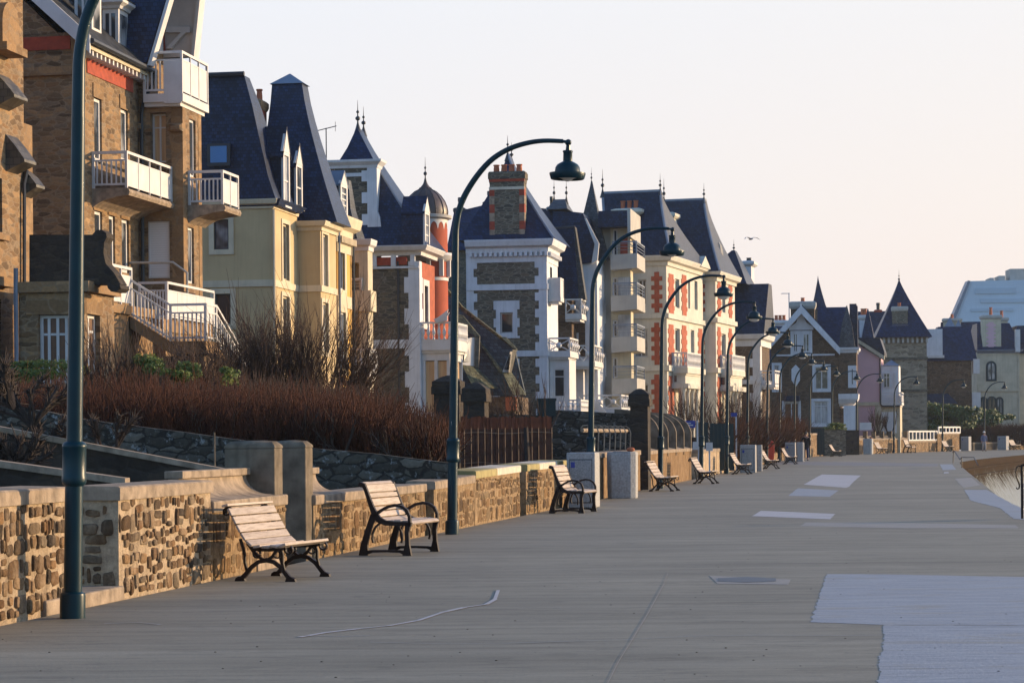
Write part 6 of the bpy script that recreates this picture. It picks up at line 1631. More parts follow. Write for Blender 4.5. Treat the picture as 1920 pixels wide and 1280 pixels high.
# garden railing and stair in front
z0 = S.p(1150, 768)[1]; b.railing(S.p(1098, 750)[0], S.p(1176, 750)[0], -3, 2, z0, S.p(1150, 742)[1]-z0, 'white', 'lattice')
m = MB(); a, c = S.p(1118, 738), S.p(1150, 772); m.loft([[(x, -3.2+d, z), (x, -3.2+d, z-.35)] for d in (0, .2) for x, z in (a, c)] if False else [[(x, -3.3, z), (x, -3.1, z), (x, -3.1, z-.4), (x, -3.3, z-.4)] for x, z in (a, c)]); b.part(m, 'stair_parapet', 'white')
m = MB(); S.slab(m, (S.p(1030, 700)[0], S.p(1180, 700)[0], 0, S.p(1100, 768)[1]), .3, .5); b.part(m, 'garden_plinth', 'white_wall')

# ---- modern flats with concrete balconies
b = Bld('apartment_block', 'modern flats with stacked concrete balconies beside the brick villa', 'apartment block', 1183, 600, 130)
S, F = b.S0, b.F0; x0 = S.p(1146, 600)[0]
zt_ = S.p(1160, 398)[1]
fl = [(508, 482), (585, 556), (662, 628), (740, 705)]
hs = [S.r(1149, 430, 1158, 484), S.r(1149, 520, 1158, 556), S.r(1149, 600, 1158, 632), S.r(1149, 670, 1158, 708)]
b.body('cream', x0, 0, 0, 1.2, 0, zt_, hs, ())
m = MB(); m.box(S.p(1120, 500)[0], x0-.01, .3, 8, 0, zt_); b.part(m, 'side_tower', 'concrete')
for r in hs: b.window(S, r, .12, 'glass', 'white', nx=1)
for py, _ in fl:
    z0 = S.p(1160, py)[1]
    xx = S.p(1198, py)[0]
    m = MB(); m.loft([[(x0+.1, y, z0+.0), (xx-.0, y, z0+.1), (xx, y, z0+.92), (x0+.1, y, z0+.86)] for y in (-.9, 3.2)]); o = b.part(m, 'balcony', 'concrete')
    b.railing(x0+.2, xx-.05, -.85, 3.1, z0+.9, .7, 'zinc', 'wire', True, o)
z0 = S.p(1160, 428)[1]; m = MB(); m.box(S.p(1126, 410)[0], S.p(1180, 410)[0], -1.0, 4, z0, zt_); b.part(m, 'roof_parapet', 'slate')
m = MB(); m.box(S.p(1180, 410)[0]+.003, S.p(1186, 410)[0], -1.0, 4, z0-.6, zt_+.1); b.part(m, 'concrete_edge', 'concrete')
m = MB(); S.slab(m, S.r(1159, 520, 1183, 560), .05, .09); S.slab(m, S.r(1159, 590, 1183, 640), .05, .09); b.part(m, 'blind', 'curtain')
m = MB(); S.slab(m, S.r(1163, 445, 1177, 486), .03, .06); b.part(m, 'red_panel', 'redbrick')

# ---- cream and orange brick villa with two pavilions
def toothed(b, pl, px0, px1, py0, py1, n, mat='orange', amp=.22):
    a0, a1, z0, z1 = pl.r(px0, py0, px1, py1); L_, R_ = [], []; t = min(amp, (a1-a0)*.28)
    for k in range(n*2+1):
        za, zb_ = z0+(z1-z0)*k/(n*2+1), z0+(z1-z0)*(k+1)/(n*2+1); o = 0 if k % 2 else t
        L_ += [(a0+o, za), (a0+o, zb_)]; R_ += [(a1-o, za), (a1-o, zb_)]
    m = MB(); pl.poly(m, L_+R_[::-1], -.02, .03); b.part(m, 'brick_panel', mat)
b = Bld('brick_villa', 'cream villa with toothed orange brick panels and twin slate pavilion roofs', 'house', 1250, 600, 138, 17)
S, F = b.S0, b.F0; W = S.p(1150, 600)[0]
y1 = F.p(1318, 600)[0]
zc = S.p(1200, 496)[1]
hs = [S.r(1196, 524, 1212, 572), S.r(1188, 617, 1215, 670), S.r(1200, 720, 1216, 775)]
hf = [F.r(1266, 522, 1274, 576), F.r(1290, 524, 1294, 578), F.r(1302, 526, 1308, 580), F.r(1266, 615, 1275, 658), F.r(1295, 618, 1302, 662)]
b.body('ivory', W, 0, 0, y1, 0, zc, hs, hf)
for r, pn in zip(hs, ('glass', 'curtain', 'glass')): b.window(S, r, .2, pn, 'white', nx=2)
for r in hf: b.window(F, r, .22, 'curtain', 'ivory', nx=1)
for py0, py1, n in ((510, 586, 4), (605, 684, 4), (702, 785, 4)):
    toothed(b, S, 1221, 1242, py0, py1, n)
    toothed(b, F, 1252, 1264, py0+2, py1+2, n); toothed(b, F, 1277, 1288, py0+4, py1+4, n)
toothed(b, S, 1146, 1184, 668, 686, 1, 'redbrick'); toothed(b, F, 1308, 1318, 615, 690, 4)
for py, t in ((592, .3), (690, .34)):
    z = S.p(1230, py)[1]; b.band('ivory', z-t/2, z+t/2, W, 0, 0, y1, .16)
b.cornice('ivory', zc-.1, zc+.5, W, 0, 0, y1, .45)
def mansard(b, W, x1, y0, y1, z0, pix_l, pix_r, yin, top_px_far, curve=1.35):
    ST = b.S(y0+yin); xl, zt = ST.p(*pix_l); xr, zt2 = ST.p(*pix_r); zt = (zt+zt2)/2
    yf = b.F(xr).p(*top_px_far)[0] if top_px_far else y1-yin
    R_ = []
    for k in range(9):
        t = k/8; q = 1-(1-t)**curve
        R_.append((W-.2+(xl-W+.2)*q, x1+.35+(xr-x1-.35)*q, y0-.3+(yin+.3)*q, y1+.3+(yf-y1-.3)*q, z0+(zt-z0)*t))
    r = b.roof('slate_old', R_, 'pavilion_roof')
    for i, j in ((1, 2), (0, 2)):
        m = MB(); m.tube([(q[i], q[j], q[4]+.02) for q in R_], .09, 6); b.part(m, 'hip_capping', 'zinc', r)
    m = MB(); m.box(xl, xr, y0+yin-.03, yf, zt-.02, zt+.12); b.part(m, 'zinc_ridge', 'zinc', r)
    b.finial(xr, y0+yin, zt, 1.1, .1, 'lead', r); b.finial(xl, y0+yin, zt, 1.5, .12, 'lead', r)
    return r, zt
r, zt = mansard(b, W, 0, 0, y1, zc+.5, (1130, 364), (1238, 358), 1.8, (1240, 360))
q = S.r(1141, 400, 1196, 440); b.chimney('ivory', S.p(1147, 400)[0], S.p(1190, 400)[0], 1.0, 2.2, zc, S.p(1170, 390)[1], 'ivory', .25, 3, .55)
Fd = b.F(-.3)
for px, py in ((1265, 470),):
    ya, za = Fd.p(px-2, py-14); yc = Fd.p(px+6, py-14)[0]; zb_ = Fd.p(px, py+10)[1]
    m = MB(); m.lathe([(.05, -.7), (.25, -.6), (.28, 0), (.2, .4), (.05, .5)], (-.6, (ya+yc)/2), 8, (za+zb_)/2); b.part(m, 'carved_dormer', 'concrete', r)
y2a = F.p(1300, 500)[0]; m = MB(); F.poly(m, [(y2a, zc+.35), (y1+.3, zc+.35), ((y2a+y1)/2, zc+1.1)], .1, .5); b.part(m, 'pediment', 'ivory')
# recessed link and second pavilion
SB = b.S(y1+.3)
xb = b.S(y1+.7).p(1342, 600)[0]; y2 = y1+.7; S2 = b.S(y2); F2 = b.F(xb); y3 = F2.p(1378, 600)[0]
zc2 = S2.p(1330, 524)[1]; hf = [F2.r(1354, 545, 1360, 585), F2.r(1353, 625, 1361, 668)]
b.body('ivory', W, 0-.3, y1+.004, y2, 0, zc2-.5, (), (), 'link_wall')
b.body('ivory', W, xb, y2, y3, 0, zc2, (), hf, 'second_wall')
for r_ in hf: b.window(F2, r_, .22, 'curtain', 'ivory', nx=1)
for py0, py1 in ((526, 592), (612, 690), (706, 790)):
    toothed(b, S2, 1306, 1322, py0, py1, 4, 'redbrick'); toothed(b, F2, 1344, 1352, py0, py1, 4); toothed(b, F2, 1365, 1373, py0+3, py1+3, 4)
for py, t in ((600, .3), (694, .34)):
    z = S2.p(1330, py)[1]; b.band('ivory', z-t/2, z+t/2, xb-3, xb, y2, y3, .16)
b.cornice('ivory', zc2-.1, zc2+.5, W, xb, y2, y3, .45)
r2, zt = mansard(b, W, xb, y2, y3, zc2+.5, (1245, 378), (1320, 374), 1.8, (1325, 378))
m = MB(); y_ = (y2+y3)/2; m.lathe([(.05, -1.1), (.32, -.9), (.34, 0), (.22, .5), (.05, .7)], (xb-.45, y_), 8, F2.p(1350, 470)[1]); b.part(m, 'carved_dormer', 'concrete', r2)
b.chimney('ivory', S2.p(1256, 450)[0], S2.p(1267, 450)[0], y2-.8, y2+.4, zc2, S2.p(1262, 402)[1], 'ivory', .2, 0)
# porticos with balconies
for SX, FX, xx, px0, px1, py in ((S, F, 0, 1258, 1288, 690), (S2, F2, xb, 1340, 1372, 695)):
    yp = SX.o+1.2; SP = b.S(yp); xo = SP.p(px1, 700)[0]; z0 = SP.p(px0, py-1)[1]; zr = SP.p(px0, py-29)[1]
    b.balcony(xx+.02, xo, yp, yp+4.2, z0, zr-z0, 'ivory', 'white', 'baluster', False, True, .35)
    m = MB(); z2 = SP.p(px0, py+12)[1]; z3 = SP.p(px0, py+29)[1]; z4 = SP.p(px0, py+38)[1]
    m.box(xx+.02, xo-.12, yp+.1, yp+4.0, z3, z0-.36); m.box(xx+.02, xo+.1, yp-.1, yp+4.3, z4, z3-.003); p_ = b.part(m, 'portico', 'ivory')
    m = MB(); SP.slab(m, (xx+.3, xo-.8, z3+.1, z2), -.11, -.08); b.part(m, 'fanlight', 'glass', p_)
    for yy in (yp+.15, yp+1.3, yp+2.6, yp+3.8):
        m = MB(); m.lathe([(.24, 0), (.24, .2), (.19, .25), (.17, z4-.3), (.24, z4-.15), (.24, z4-.003)], (xo-.3, yy), 12); b.part(m, 'column', 'ivory', p_, True)
    m = MB(); m.box(xx+.1, xo-.7, yp+2.0, yp+2.1, 0, z4-.01); b.part(m, 'door', 'brownwood', p_)

# ---- stone house with white pilasters
b = Bld('pilaster_house', 'dark roofed stone house with broad white pilasters and gutters', 'house', 1424, 640, 160, 14)
S, F = b.S0, b.F0; W = S.p(1340, 640)[0]; zc = S.p(1400, 640)[1]; L = F.p(1432, 640)[0]+3
b.body('stone_br', W, 0, 0, L, 0, zc)
m = MB(); S.slab(m, (S.p(1412, 640)[0], .03, 0, zc), -.02, .06); F.slab(m, (-.02, .8, 0, zc), -.02, .05); b.part(m, 'pilaster', 'white')
m = MB(); S.slab(m, (W, S.p(1380, 640)[0], 0, zc-.9), -.02, .05); b.part(m, 'white_panel', 'white_wall')
b.quoin('white_wall', 0, zc-.6, S.p(1412, 640)[0], 0, (.08, .3), .6, .045, side='S')
b.cornice('white', zc-.15, zc+.5, W, 0, 0, L, .4)
for py in (645, 716):
    z = S.p(1400, py)[1]; b.band('white', z-.15, z+.15, W, 0, 0, L, .12)
zT = S.p(1400, 528)[1]; b.roof('slate_old', [(W, S.p(1433, 560)[0], -.3, L+.3, zc+.5), (W, S.p(1432, 528)[0], 2.6, L-1, zT)], 'roof')
z0 = S.p(1430, 720)[1]; b.balcony(0.05, 1.0, .2, 3, z0, .95, 'white', 'white', 'bars')
q = S.p(1378, 480); m = MB(); xx = S.p(1363, 470)[0]
b.roof('slate_old', [(xx-2.8, S.p(1396, 528)[0], 1, 6, S.p(1390, 530)[1]), (xx-.1, xx+.1, 3, 4, S.p(1362, 463)[1])], 'steep_roof')
b.finial(xx, 3.3, S.p(1362, 466)[1], .9, .1)
b.chimney('white_wall', S.p(1370, 500)[0], S.p(1384, 500)[0], 6.5, 8, zT-2, S.p(1378, 478)[1], 'white', .25, 2, .3, 'pot')
m = MB(); S.slab(m, (S.p(1370, 600)[0], S.p(1378, 600)[0], S.p(1370, 612)[1], S.p(1370, 582)[1]), .4, .9); b.part(m, 'small_dormer', 'white')
# ---- brown gabled house
b = Bld('gabled_brown_house', 'brown stone house with white trimmed gable facing along the shore', 'house', 1573, 700, 175, 9.7)
S, F = b.S0, b.F0; W = S.p(1446, 700)[0]; zE = S.p(1450, 690)[1]
wins = [S.r(1487, 625, 1496, 660), S.r(1505, 625, 1518, 660), S.r(1528, 688, 1553, 730), S.r(1526, 752, 1553, 795), S.r(1452, 685, 1461, 730), S.r(1470, 755, 1498, 800)]
zA = S.p(1504, 590)[1]; xA = S.p(1504, 590)[0]
b.body('stone_br', W, 0, 0, 9, 0, S.p(1510, 668)[1], [w for w in wins if w[3] < S.p(1510, 668)[1]], ())
m = MB(); S.poly(m, [(W, S.p(1450, 668)[1]), (0, S.p(1570, 668)[1]), (S.p(1573, 655)[0], S.p(1573, 655)[1]), (xA, zA), (W, S.p(1446, 645)[1])], -.3, 0); b.part(m, 'gable_wall', 'stone_br')
for r in wins[:2]: b.window(S, r, -.01, 'glass' if r is wins[0] else 'curtain', 'white_wall', nx=2, surround='white_wall', sw=.2, sd=.07)
for r in wins[2:5]: b.window(S, r, .12, 'curtain', 'white_wall', nx=2, zbar=.8, surround='white_wall', sw=.2, sd=.07)
b.window(S, wins[5], .1, 'brownwood', 'white_wall', nx=2, surround='white_wall', sw=.15)
m = MB(); w0 = wins[0][0]-.3; w1 = wins[1][1]+.3; zz = wins[0][3]+.26; cx = (w0+w1)/2
S.poly(m, [(w0, zz), (w0, zz+.12), (cx-.9, zz+.2), (cx-.4, zz+.55), (cx-.14, zz+1.1), (cx-.05, zz+2.0), (cx+.05, zz+2.0), (cx+.14, zz+1.1), (cx+.4, zz+.55), (cx+.9, zz+.2), (w1, zz+.12), (w1, zz)], 0, .08); b.part(m, 'ogee_hood', 'white_wall')
m = MB(); q = S.r(1484, 692, 1500, 720); S.poly(m, [(q[0], q[2]+.3), (q[0], q[3]), ((q[0]+q[1])/2, q[3]+.35), (q[1], q[3]), (q[1], q[2]+.3), ((q[0]+q[1])/2, q[2]-.2)], 0, .08); b.part(m, 'shield_panel', 'white_wall')
m = MB(); S.slab(m, (S.p(1456, 665)[0], S.p(1565, 665)[0], S.p(1500, 667)[1], S.p(1500, 664)[1]), -.02, .08); b.part(m, 'string_course', 'white_wall')
P1, P2, P3 = S.p(1440, 645), S.p(1503, 573), S.p(1575, 652)
m = MB(); S.poly(m, [P1, P2, P3, (P3[0], P3[1]-.55), (P2[0], P2[1]-.65), (P1[0], P1[1]-.55)], .05, .7); b.part(m, 'bargeboard', 'white_wall')
m = MB(); m.loft([[(P1[0], y, P1[1]), (P2[0], y, P2[1]+.12), (P3[0], y, P3[1]), (P3[0], y, P3[1]-.3), (P2[0], y, P2[1]-.3), (P1[0], y, P1[1]-.3)] for y in (-.02, 9)]); r = b.part(m, 'roof', 'slate')
zr = S.p(1550, 576)[1]; b.roof('slate', [(S.p(1527, 600)[0], S.p(1588, 640)[0], 4, 12, S.p(1550, 655)[1]), (S.p(1527, 600)[0], S.p(1584, 600)[0], 7, 9, b.S(7).p(1550, 576)[1])], 'cross_roof')
q = S.r(1480, 566, 1525, 600); b.chimney('stone_br', q[0], q[1], 2, 3.2, zE, S.p(1500, 564)[1], 'concrete', .12, 1, .35, 'terra', None, .35)
q = S.p(1477, 560); m = MB(); m.tube([(q[0], 2, zr-3), (q[0], 2, S.p(1477, 546)[1])], .04, 5); m.tube([(q[0]-.6, 2, S.p(1477, 547)[1]), (q[0]+.05, 2, S.p(1477, 547)[1])], .03, 5); b.part(m, 'aerial', 'post')
# corner oriel turret
x1 = S.p(1606, 700)[0]; zt_ = S.p(1590, 660)[1]
b.body('stone_br', .004, x1, -.15, 4, S.p(1590, 742)[1], zt_, (), (), 'oriel_wall')
b.body('stone_br', .004, x1-.6, .1, 4, 0, S.p(1590, 742)[1]-.9, (), (), 'oriel_base')
m = MB(); z = S.p(1590, 738)[1]; m.loft([[(-.05, -.3+i, q), (x1+.15-i, -.3+i, q), (x1+.15-i, 4, q), (-.05, 4, q)] for i, q in ((.0, z), (.05, z-.4), (.25, z-.7), (.5, z-.95))]); b.part(m, 'oriel_corbel', 'white_wall')
b.cornice('white_wall', zt_-.05, zt_+.35, 0.01, x1, -.15, 4, .25)
m = MB(); S.slab(m, (S.p(1582, 790)[0], x1-.1, 0, z-.9), .1, .18); b.part(m, 'white_pier', 'white_wall')
SO = b.S(-.15); r = SO.r(1595, 690, 1601, 722); b.window(SO, r, -.02, 'curtain', 'white_wall', nx=1, surround='white_wall', sw=.2, sd=.08)
m = MB(); xc = S.p(1588, 650)[0]; m.loft([[(xc-w, .6-w, q), (xc+w, .6-w, q), (xc+w, .6+w, q), (xc-w, .6+w, q)] for w, q in ((.62, zt_+.35), (.4, zt_+2.0), (.03, S.p(1588, 572)[1]))]); b.part(m, 'turret_spire', 'slate_grey')
m = MB(); xc = S.p(1599, 650)[0]; m.box(xc-.25, xc+.28, 1.0, 2.4, zt_, S.p(1598, 568)[1]); m.box(xc+.281, xc+.36, .9, 2.4, zt_, S.p(1598, 572)[1]); b.part(m, 'side_dormer', 'slate')
m = MB(); S.slab(m, (S.p(1470, 750)[0], S.p(1500, 750)[0], S.p(1480, 752)[1], S.p(1480, 742)[1]), .0, .5); b.part(m, 'porch_roof', 'slate')
# ---- pink house with white bay
b = Bld('pink_house', 'pink rendered house with white glazed bay and garage', 'house', 1652, 720, 186, 12)
S, F = b.S0, b.F0; W = S.p(1600, 720)[0]
P1, P2 = S.p(1606, 640), S.p(1652, 672)
m = MB(); S.poly(m, [(W, 0), (0, 0), (0, P2[1]), (W, P1[1])], -4, 0); b.part(m, 'wall', 'pink')
m = MB(); S.poly(m, [(W-.5, P1[1]+.5), (.3, P2[1]-.1), (.3, P2[1]+.2), (W-.5, P1[1]+.8)], -.1, .35); b.part(m, 'bargeboard', 'cream')
m = MB(); S.poly(m, [(W-.5, P1[1]+.8), (.3, P2[1]+.2), (.3, P2[1]+.5), (S.p(1650, 640)[0], S.p(1640, 634)[1]), (W-.5, S.p(1620, 632)[1])], -4, .2); b.part(m, 'roof', 'slate_old')
z = S.p(1630, 757)[1]; m = MB(); S.slab(m, (W, .1, z-.15, z+.15), 0, .1); b.part(m, 'string_course', 'cream')
m = MB(); S.slab(m, (W, S.p(1610, 780)[0], 0, z-.16), 0, .06); S.slab(m, (S.p(1641, 780)[0], 0, 0, z-.16), 0, .06); b.part(m, 'cream_pilaster', 'cream')
x1 = S.p(1687, 720)[0]
m = MB(); m.box(.006, x1, .2, 4, 0, z); b.part(m, 'garage', 'cream')
m = MB(); S.slab(m, S.r(1652, 772, 1681, 812), -.2, -.14); b.part(m, 'garage_door', 'shutter')
zb0, zb1 = S.p(1660, 746)[1], S.p(1660, 685)[1]
m = MB(); m.box(.006, x1-.1, .6, 4, z+.002, zb1); b.part(m, 'bay', 'white_wall')
Sb = b.S(.6)
for q in ((1656, 699, 1669, 727), (1675, 699, 1680, 727)): b.window(Sb, Sb.r(*q), -.02, 'glass', 'white', nx=2, zbar=.7)
m = MB(); m.loft([[(.0, .5, zb1), (x1, .5, zb1), (x1, 4, zb1), (.0, 4, zb1)], [(.8, 1.5, zb1+.5), (x1-.8, 1.5, zb1+.5), (x1-.8, 3, zb1+.5), (.8, 3, zb1+.5)]]); b.part(m, 'bay_roof', 'zinc')
b.balcony(.02, x1+.1, -.1, 4, z+.1, S.p(1660, 738)[1]-z, 'white', 'white', 'bars')
b.pipe([(-.05, -.1, P2[1]), (-.05, -.1, z), (.1, -.15, z-.2), (x1, -.15, z-.2)], .07, 'lead')
m = MB(); m.loft([[(S.p(1624, 660)[0]-w, 3-w, q), (S.p(1624, 660)[0]+w, 3-w, q), (S.p(1624, 660)[0]+w, 3+w, q), (S.p(1624, 660)[0]-w, 3+w, q)] for w, q in ((.62, S.p(1624, 650)[1]), (.42, S.p(1624, 620)[1]), (.04, S.p(1625, 575)[1]))]); b.part(m, 'spirelet', 'slate')
b.chimney('white_wall', S.p(1606, 600)[0], S.p(1622, 600)[0], 3.8, 4.8, S.p(1610, 630)[1], S.p(1610, 588)[1], 'white', .15, 2, .6)
q = S.r(1514, 797, 1520, 806)
m = MB(); Pq = b.S(-12); Pq.slab(m, Pq.r(1612, 792, 1634, 806), 0, .05); b.part(m, 'garden_screen', 'white')

# ---- stone tower with pyramid roof
b = Bld('stone_tower', 'square rubble stone tower with flared dark pyramid roof', 'tower', 1738, 700, 205, 5)
S, F = b.S0, b.F0; W = S.p(1656, 700)[0]; zc = S.p(1700, 632)[1]
b.body('stone_tower', W, 0, 0, 4.5, 0, zc)
for py in (672, 732):
    z = S.p(1700, py)[1]; b.band('stone_g', z-.12, z+.12, W, 0, 0, 4.5, .1)
m = MB(); k = W
while k < 0: m.box(k, k+.18, -.25, 0, zc-.5, zc-.02); k += .42
b.part(m, 'corbel_table', 'concrete')
xa, za = b.S(2).p(1686, 524); R_ = []
for k in range(11):
    t = k/10; q = 1-(1-t)**1.12; R_.append((W-.7+(xa-.02-W+.7)*q, .45+(xa+.02-.45)*q, -.6+2.8*q, 5.1-2.8*q, zc+(za-zc)*t))
r = b.roof('slate', R_, 'pyramid_roof'); b.finial(xa, 2.2, za-.4, 1.3, .1, 'lead', r)
q = S.r(1673, 576, 1702, 614); b.chimney('stone_g2', q[0], q[1], .1, 1.4, zc, q[3], 'concrete', .06, 1, .4); m = MB(); S.slab(m, (q[0]-.06, q[1]+.06, q[2], q[2]+.2), -.12, -.02); b.part(m, 'chimney_base', 'coping_pale')
# ---- brown house with blue slate roof
b = Bld('slate_roofed_house', 'brown rendered house with big blue slate roof between tower and cream house', 'house', 1822, 740, 212, 3)
S, F = b.S0, b.F0; W = S.p(1738, 740)[0]; zc = S.p(1790, 676)[1]
b.body('stone_br', W, 0, 0, 6, 0, zc)
b.roof('slate', [(W, S.p(1832, 676)[0], -.2, 7, zc), (S.p(1766, 615)[0], S.p(1826, 615)[0], 2.5, 4, b.S(2.5).p(1800, 612)[1])], 'roof')
m = MB(); S.slab(m, S.r(1738, 617, 1767, 668), -.4, .1); b.part(m, 'pale_gable_wall', 'white_wall')
m = MB(); S.slab(m, (S.p(1738, 668)[0], S.p(1770, 668)[0], S.p(1750, 671)[1], S.p(1750, 666)[1]), -.3, .2); b.part(m, 'ledge', 'white')
m = MB(); zz = S.p(1760, 757)[1]; m.loft([[(S.p(1738, 757)[0], y, z0), (S.p(x, 757)[0], y, z0)] for x, z0, y in ((1760, 0, 0),)] if False else [[(S.p(1738, 757)[0]-i, -3+i, q), (S.p(1788, 757)[0]-i, -3+i, q), (S.p(1788, 757)[0]-i, -.1, q), (S.p(1738, 757)[0], -.1, q)] for i, q in ((0, zz), (.8, zz+.9))]); pr = b.part(m, 'lean_to_roof', 'slate_old')
m = MB(); m.box(S.p(1740, 780)[0], S.p(1758, 780)[0], -2.8, -.1, 0, zz-.002); b.part(m, 'lean_to_wall', 'white_wall', pr)
m = MB(); S.slab(m, S.r(1824, 673, 1836, 700), -.5, .3); S.slab(m, S.r(1822, 735, 1838, 790), -.5, .3); b.part(m, 'white_annexe', 'white')
# ---- cream house with brick panelled chimney
b = Bld('arched_window_house', 'cream house with teal arched windows and pink panelled chimney', 'house', 1911, 720, 222, 3)
S, F = b.S0, b.F0; W = S.p(1832, 720)[0]; zc = S.p(1880, 660)[1]
b.body('cream', W, 0, 0, 7, 0, zc)
m = MB(); S.slab(m, (S.p(1909, 720)[0], .04, 0, zc), -.02, .08); b.part(m, 'corner_pilaster', 'cream')
z = S.p(1870, 730)[1]; b.band('cream', z-.18, z+.18, W, 0, 0, 7, .12); b.cornice('zinc', zc-.1, zc+.25, W, 0, 0, 7, .4)
def arched(px0, px1, py0, py1, pane, fr='green'):
    a0, a1, z0, z1 = S.r(px0, py0, px1, py1); r_ = (a1-a0)/2; c = (a0+a1)/2
    arc_ = lambda k: [(c-r_-k, z0-k)]+[(c-(r_+k)*math.cos(math.pi*i/8), z1-r_+(r_+k)*math.sin(math.pi*i/8)) for i in range(9)]+[(c+r_+k, z0-k)]
    m = MB(); S.poly(m, arc_(.18), -.02, .05); w = b.part(m, 'arched_window', fr)
    m = MB(); S.poly(m, arc_(-.02), .04, .06); b.part(m, 'pane', pane, w)
    m = MB(); S.slab(m, (c-.06, c+.06, z0, z1), .05, .08); b.part(m, 'mullion', fr, w)
arched(1852, 1865, 680, 711, 'curtain'); arched(1853, 1866, 746, 773, 'glass')
for px in (1844, 1874): arched(px-4, px+4, 747, 774, 'curtain')
zt_ = b.S(2.5).p(1880, 606)[1]; b.roof('slate', [(W, .3, -.3, 7.3, zc+.25), (S.p(1838, 620)[0], S.p(1899, 620)[0], 2, 5, zt_)], 'mansard_roof')
q = S.r(1842, 592, 1877, 655); b.chimney('cream', q[0], q[1], -.05, 1.2, zc-.3, q[3], 'concrete', .12, 1, .8)
toothed(b, b.S(-.05), 1849, 1867, 604, 653, 6, 'pink', .2)
b.chimney('cream', S.p(1882, 600)[0], S.p(1902, 600)[0], 4, 5, zc, S.p(1890, 592)[1], 'concrete', .12, 1, .7)
m = MB(); S.slab(m, S.r(1902, 618, 1911, 660), .0, .6); b.part(m, 'dormer', 'white')
m = MB(); x9 = S.p(1960, 700)[0]; m.box(.01, x9, 1.5, 7, 0, zc-.1); b.part(m, 'side_wing', 'yellow' if False else 'cream')
m = MB(); m.box(.02, x9, 1.2, 7, zc-.099, zc+2.6); b.part(m, 'side_wing_roof', 'slate')
m = MB(); Pq = b.S(-6); Pq.slab(m, Pq.r(1846, 784, 1880, 793), 0, .06); b.part(m, 'garden_fence', 'concrete')
# ---- big distant white building
b = Bld('white_block', 'large distant white clad building with sloping left flank', 'building', 1985, 560, 320, 3)
S = b.S0
m = MB(); pts = [S.p(*q) for q in ((1785, 598), (1816, 527), (1990, 523), (1990, 700), (1770, 700))]; S.poly(m, pts, -3, 0); b.part(m, 'wall', 'bigwhite')
m = MB(); pts = [S.p(*q) for q in ((1783, 600), (1815, 526), (1819, 527), (1790, 600))]; S.poly(m, pts, -2.9, .3); b.part(m, 'sloped_edge', 'zinc')
for q in ((1828, 540, 1905, 551), (1838, 560, 1935, 568), (1820, 578, 1900, 584)):
    m = MB(); S.slab(m, S.r(*q), .0, .12); b.part(m, 'facade_panel', 'bigwhite2')
for q in ((1860, 519, 1868, 526), (1877, 515, 1889, 526), (1898, 502, 1930, 526)):
    m = MB(); S.slab(m, S.r(*q), -6, -2); b.part(m, 'roof_housing', 'concrete')
# ---- roofs seen behind the first row
def back_roof(name, label, px0, px1, pyt, pyb, Y, mat, chims=(), wall=None, slope=2.5, tilt=0):
    b = Bld(name, label, 'house', px1, (pyt+pyb)/2, Y, 9.7); S = b.S0
    x0 = S.p(px0, pyb)[0]; zb_ = S.p(px0, pyb)[1]; zt_ = b.S(slope).p(px0, pyt)[1]
    b.body(wall or 'stone_g', x0, 0, .2, 8, 0, zb_)
    m = MB(); m.loft([[(x0, -.2, zb_), (x0, slope, zt_), (x0, slope*2.5, zt_-.3), (x0, 8.2, zb_)], [(0.05, -.2, zb_+tilt*0), (.05, slope, zt_+tilt), (.05, slope*2.5, zt_-.3+tilt), (.05, 8.2, zb_)]]); b.part(m, 'roof', mat)
    for q0, q1, qy, qt, mt in chims:
        x_0, x_1 = S.p(q0, qy)[0], S.p(q1, qy)[0]; b.chimney(mt, x_0, x_1, slope, slope+1, zb_, b.S(slope).p(q0, qy)[1], mt, .1, 0)
        m = MB(); w = (x_1-x_0)*.28; m.lathe([(w, 0), (w, .5), (w*1.15, .52), (w*1.15, .75), (w, .78)], ((x_0+x_1)/2, slope+.5), 10, b.S(slope).p(q0, qy)[1]+.02); b.part(m, 'chimney_cowl', 'pot', None, True)
    return b
back_roof('rear_house', 'blue slate roof with dark chimneys behind the copper dome', 838, 905, 398, 470, 150, 'slate', ((839, 856, 392, 0, 'lead'), (895, 912, 380, 0, 'lead')), tilt=.5)
bb = back_roof('rear_house', 'mossy roofed house behind the tower house, with square chimney', 1000, 1100, 390, 480, 150, 'slate_old', ((1016, 1026, 390, 0, 'concrete'),), tilt=-.5)
S = bb.S(2.5); xq = S.p(1040, 380)[0]; zq = S.p(1050, 396)[1]
r = bb.roof('slate_grey', [(S.p(1031, 392)[0], S.p(1070, 392)[0], 1, 4, zq), (S.p(1040, 376)[0], S.p(1060, 376)[0], 2.4, 2.6, S.p(1050, 374)[1])], 'turret_roof')
bb.finial(S.p(1039, 376)[0], 2.5, S.p(1039, 376)[1], 1.5, .1, 'lead', r); bb.finial(S.p(1062, 376)[0], 2.5, S.p(1062, 376)[1], 1.5, .1, 'lead', r)
back_roof('rear_house', 'dark rear roof beside the stone house with white pilasters', 1400, 1470, 612, 690, 185, 'slate', ())
bb = back_roof('rear_house', 'rear house with white chimney left of the brown gable', 1425, 1480, 603, 640, 200, 'slate', ())
S = bb.S0; bb.chimney('white_wall', S.p(1448, 600)[0], S.p(1474, 600)[0], 1, 2, S.p(1450, 640)[1], S.p(1450, 601)[1], 'white', .2, 3, .5, 'terra')
bb = back_roof('rear_house', 'rear slate roof with chimney pots behind the pink house', 1605, 1680, 584, 640, 230, 'slate_old', ((1640, 1652, 582, 0, 'redbrick'),))
b = Bld('church_spire', 'dark pointed spire rising behind the brown gabled house', 'spire', 1551, 560, 215, 9.7); S = b.S0; x0 = S.p(1521, 580)[0]; xc = S.p(1533, 520)[0]
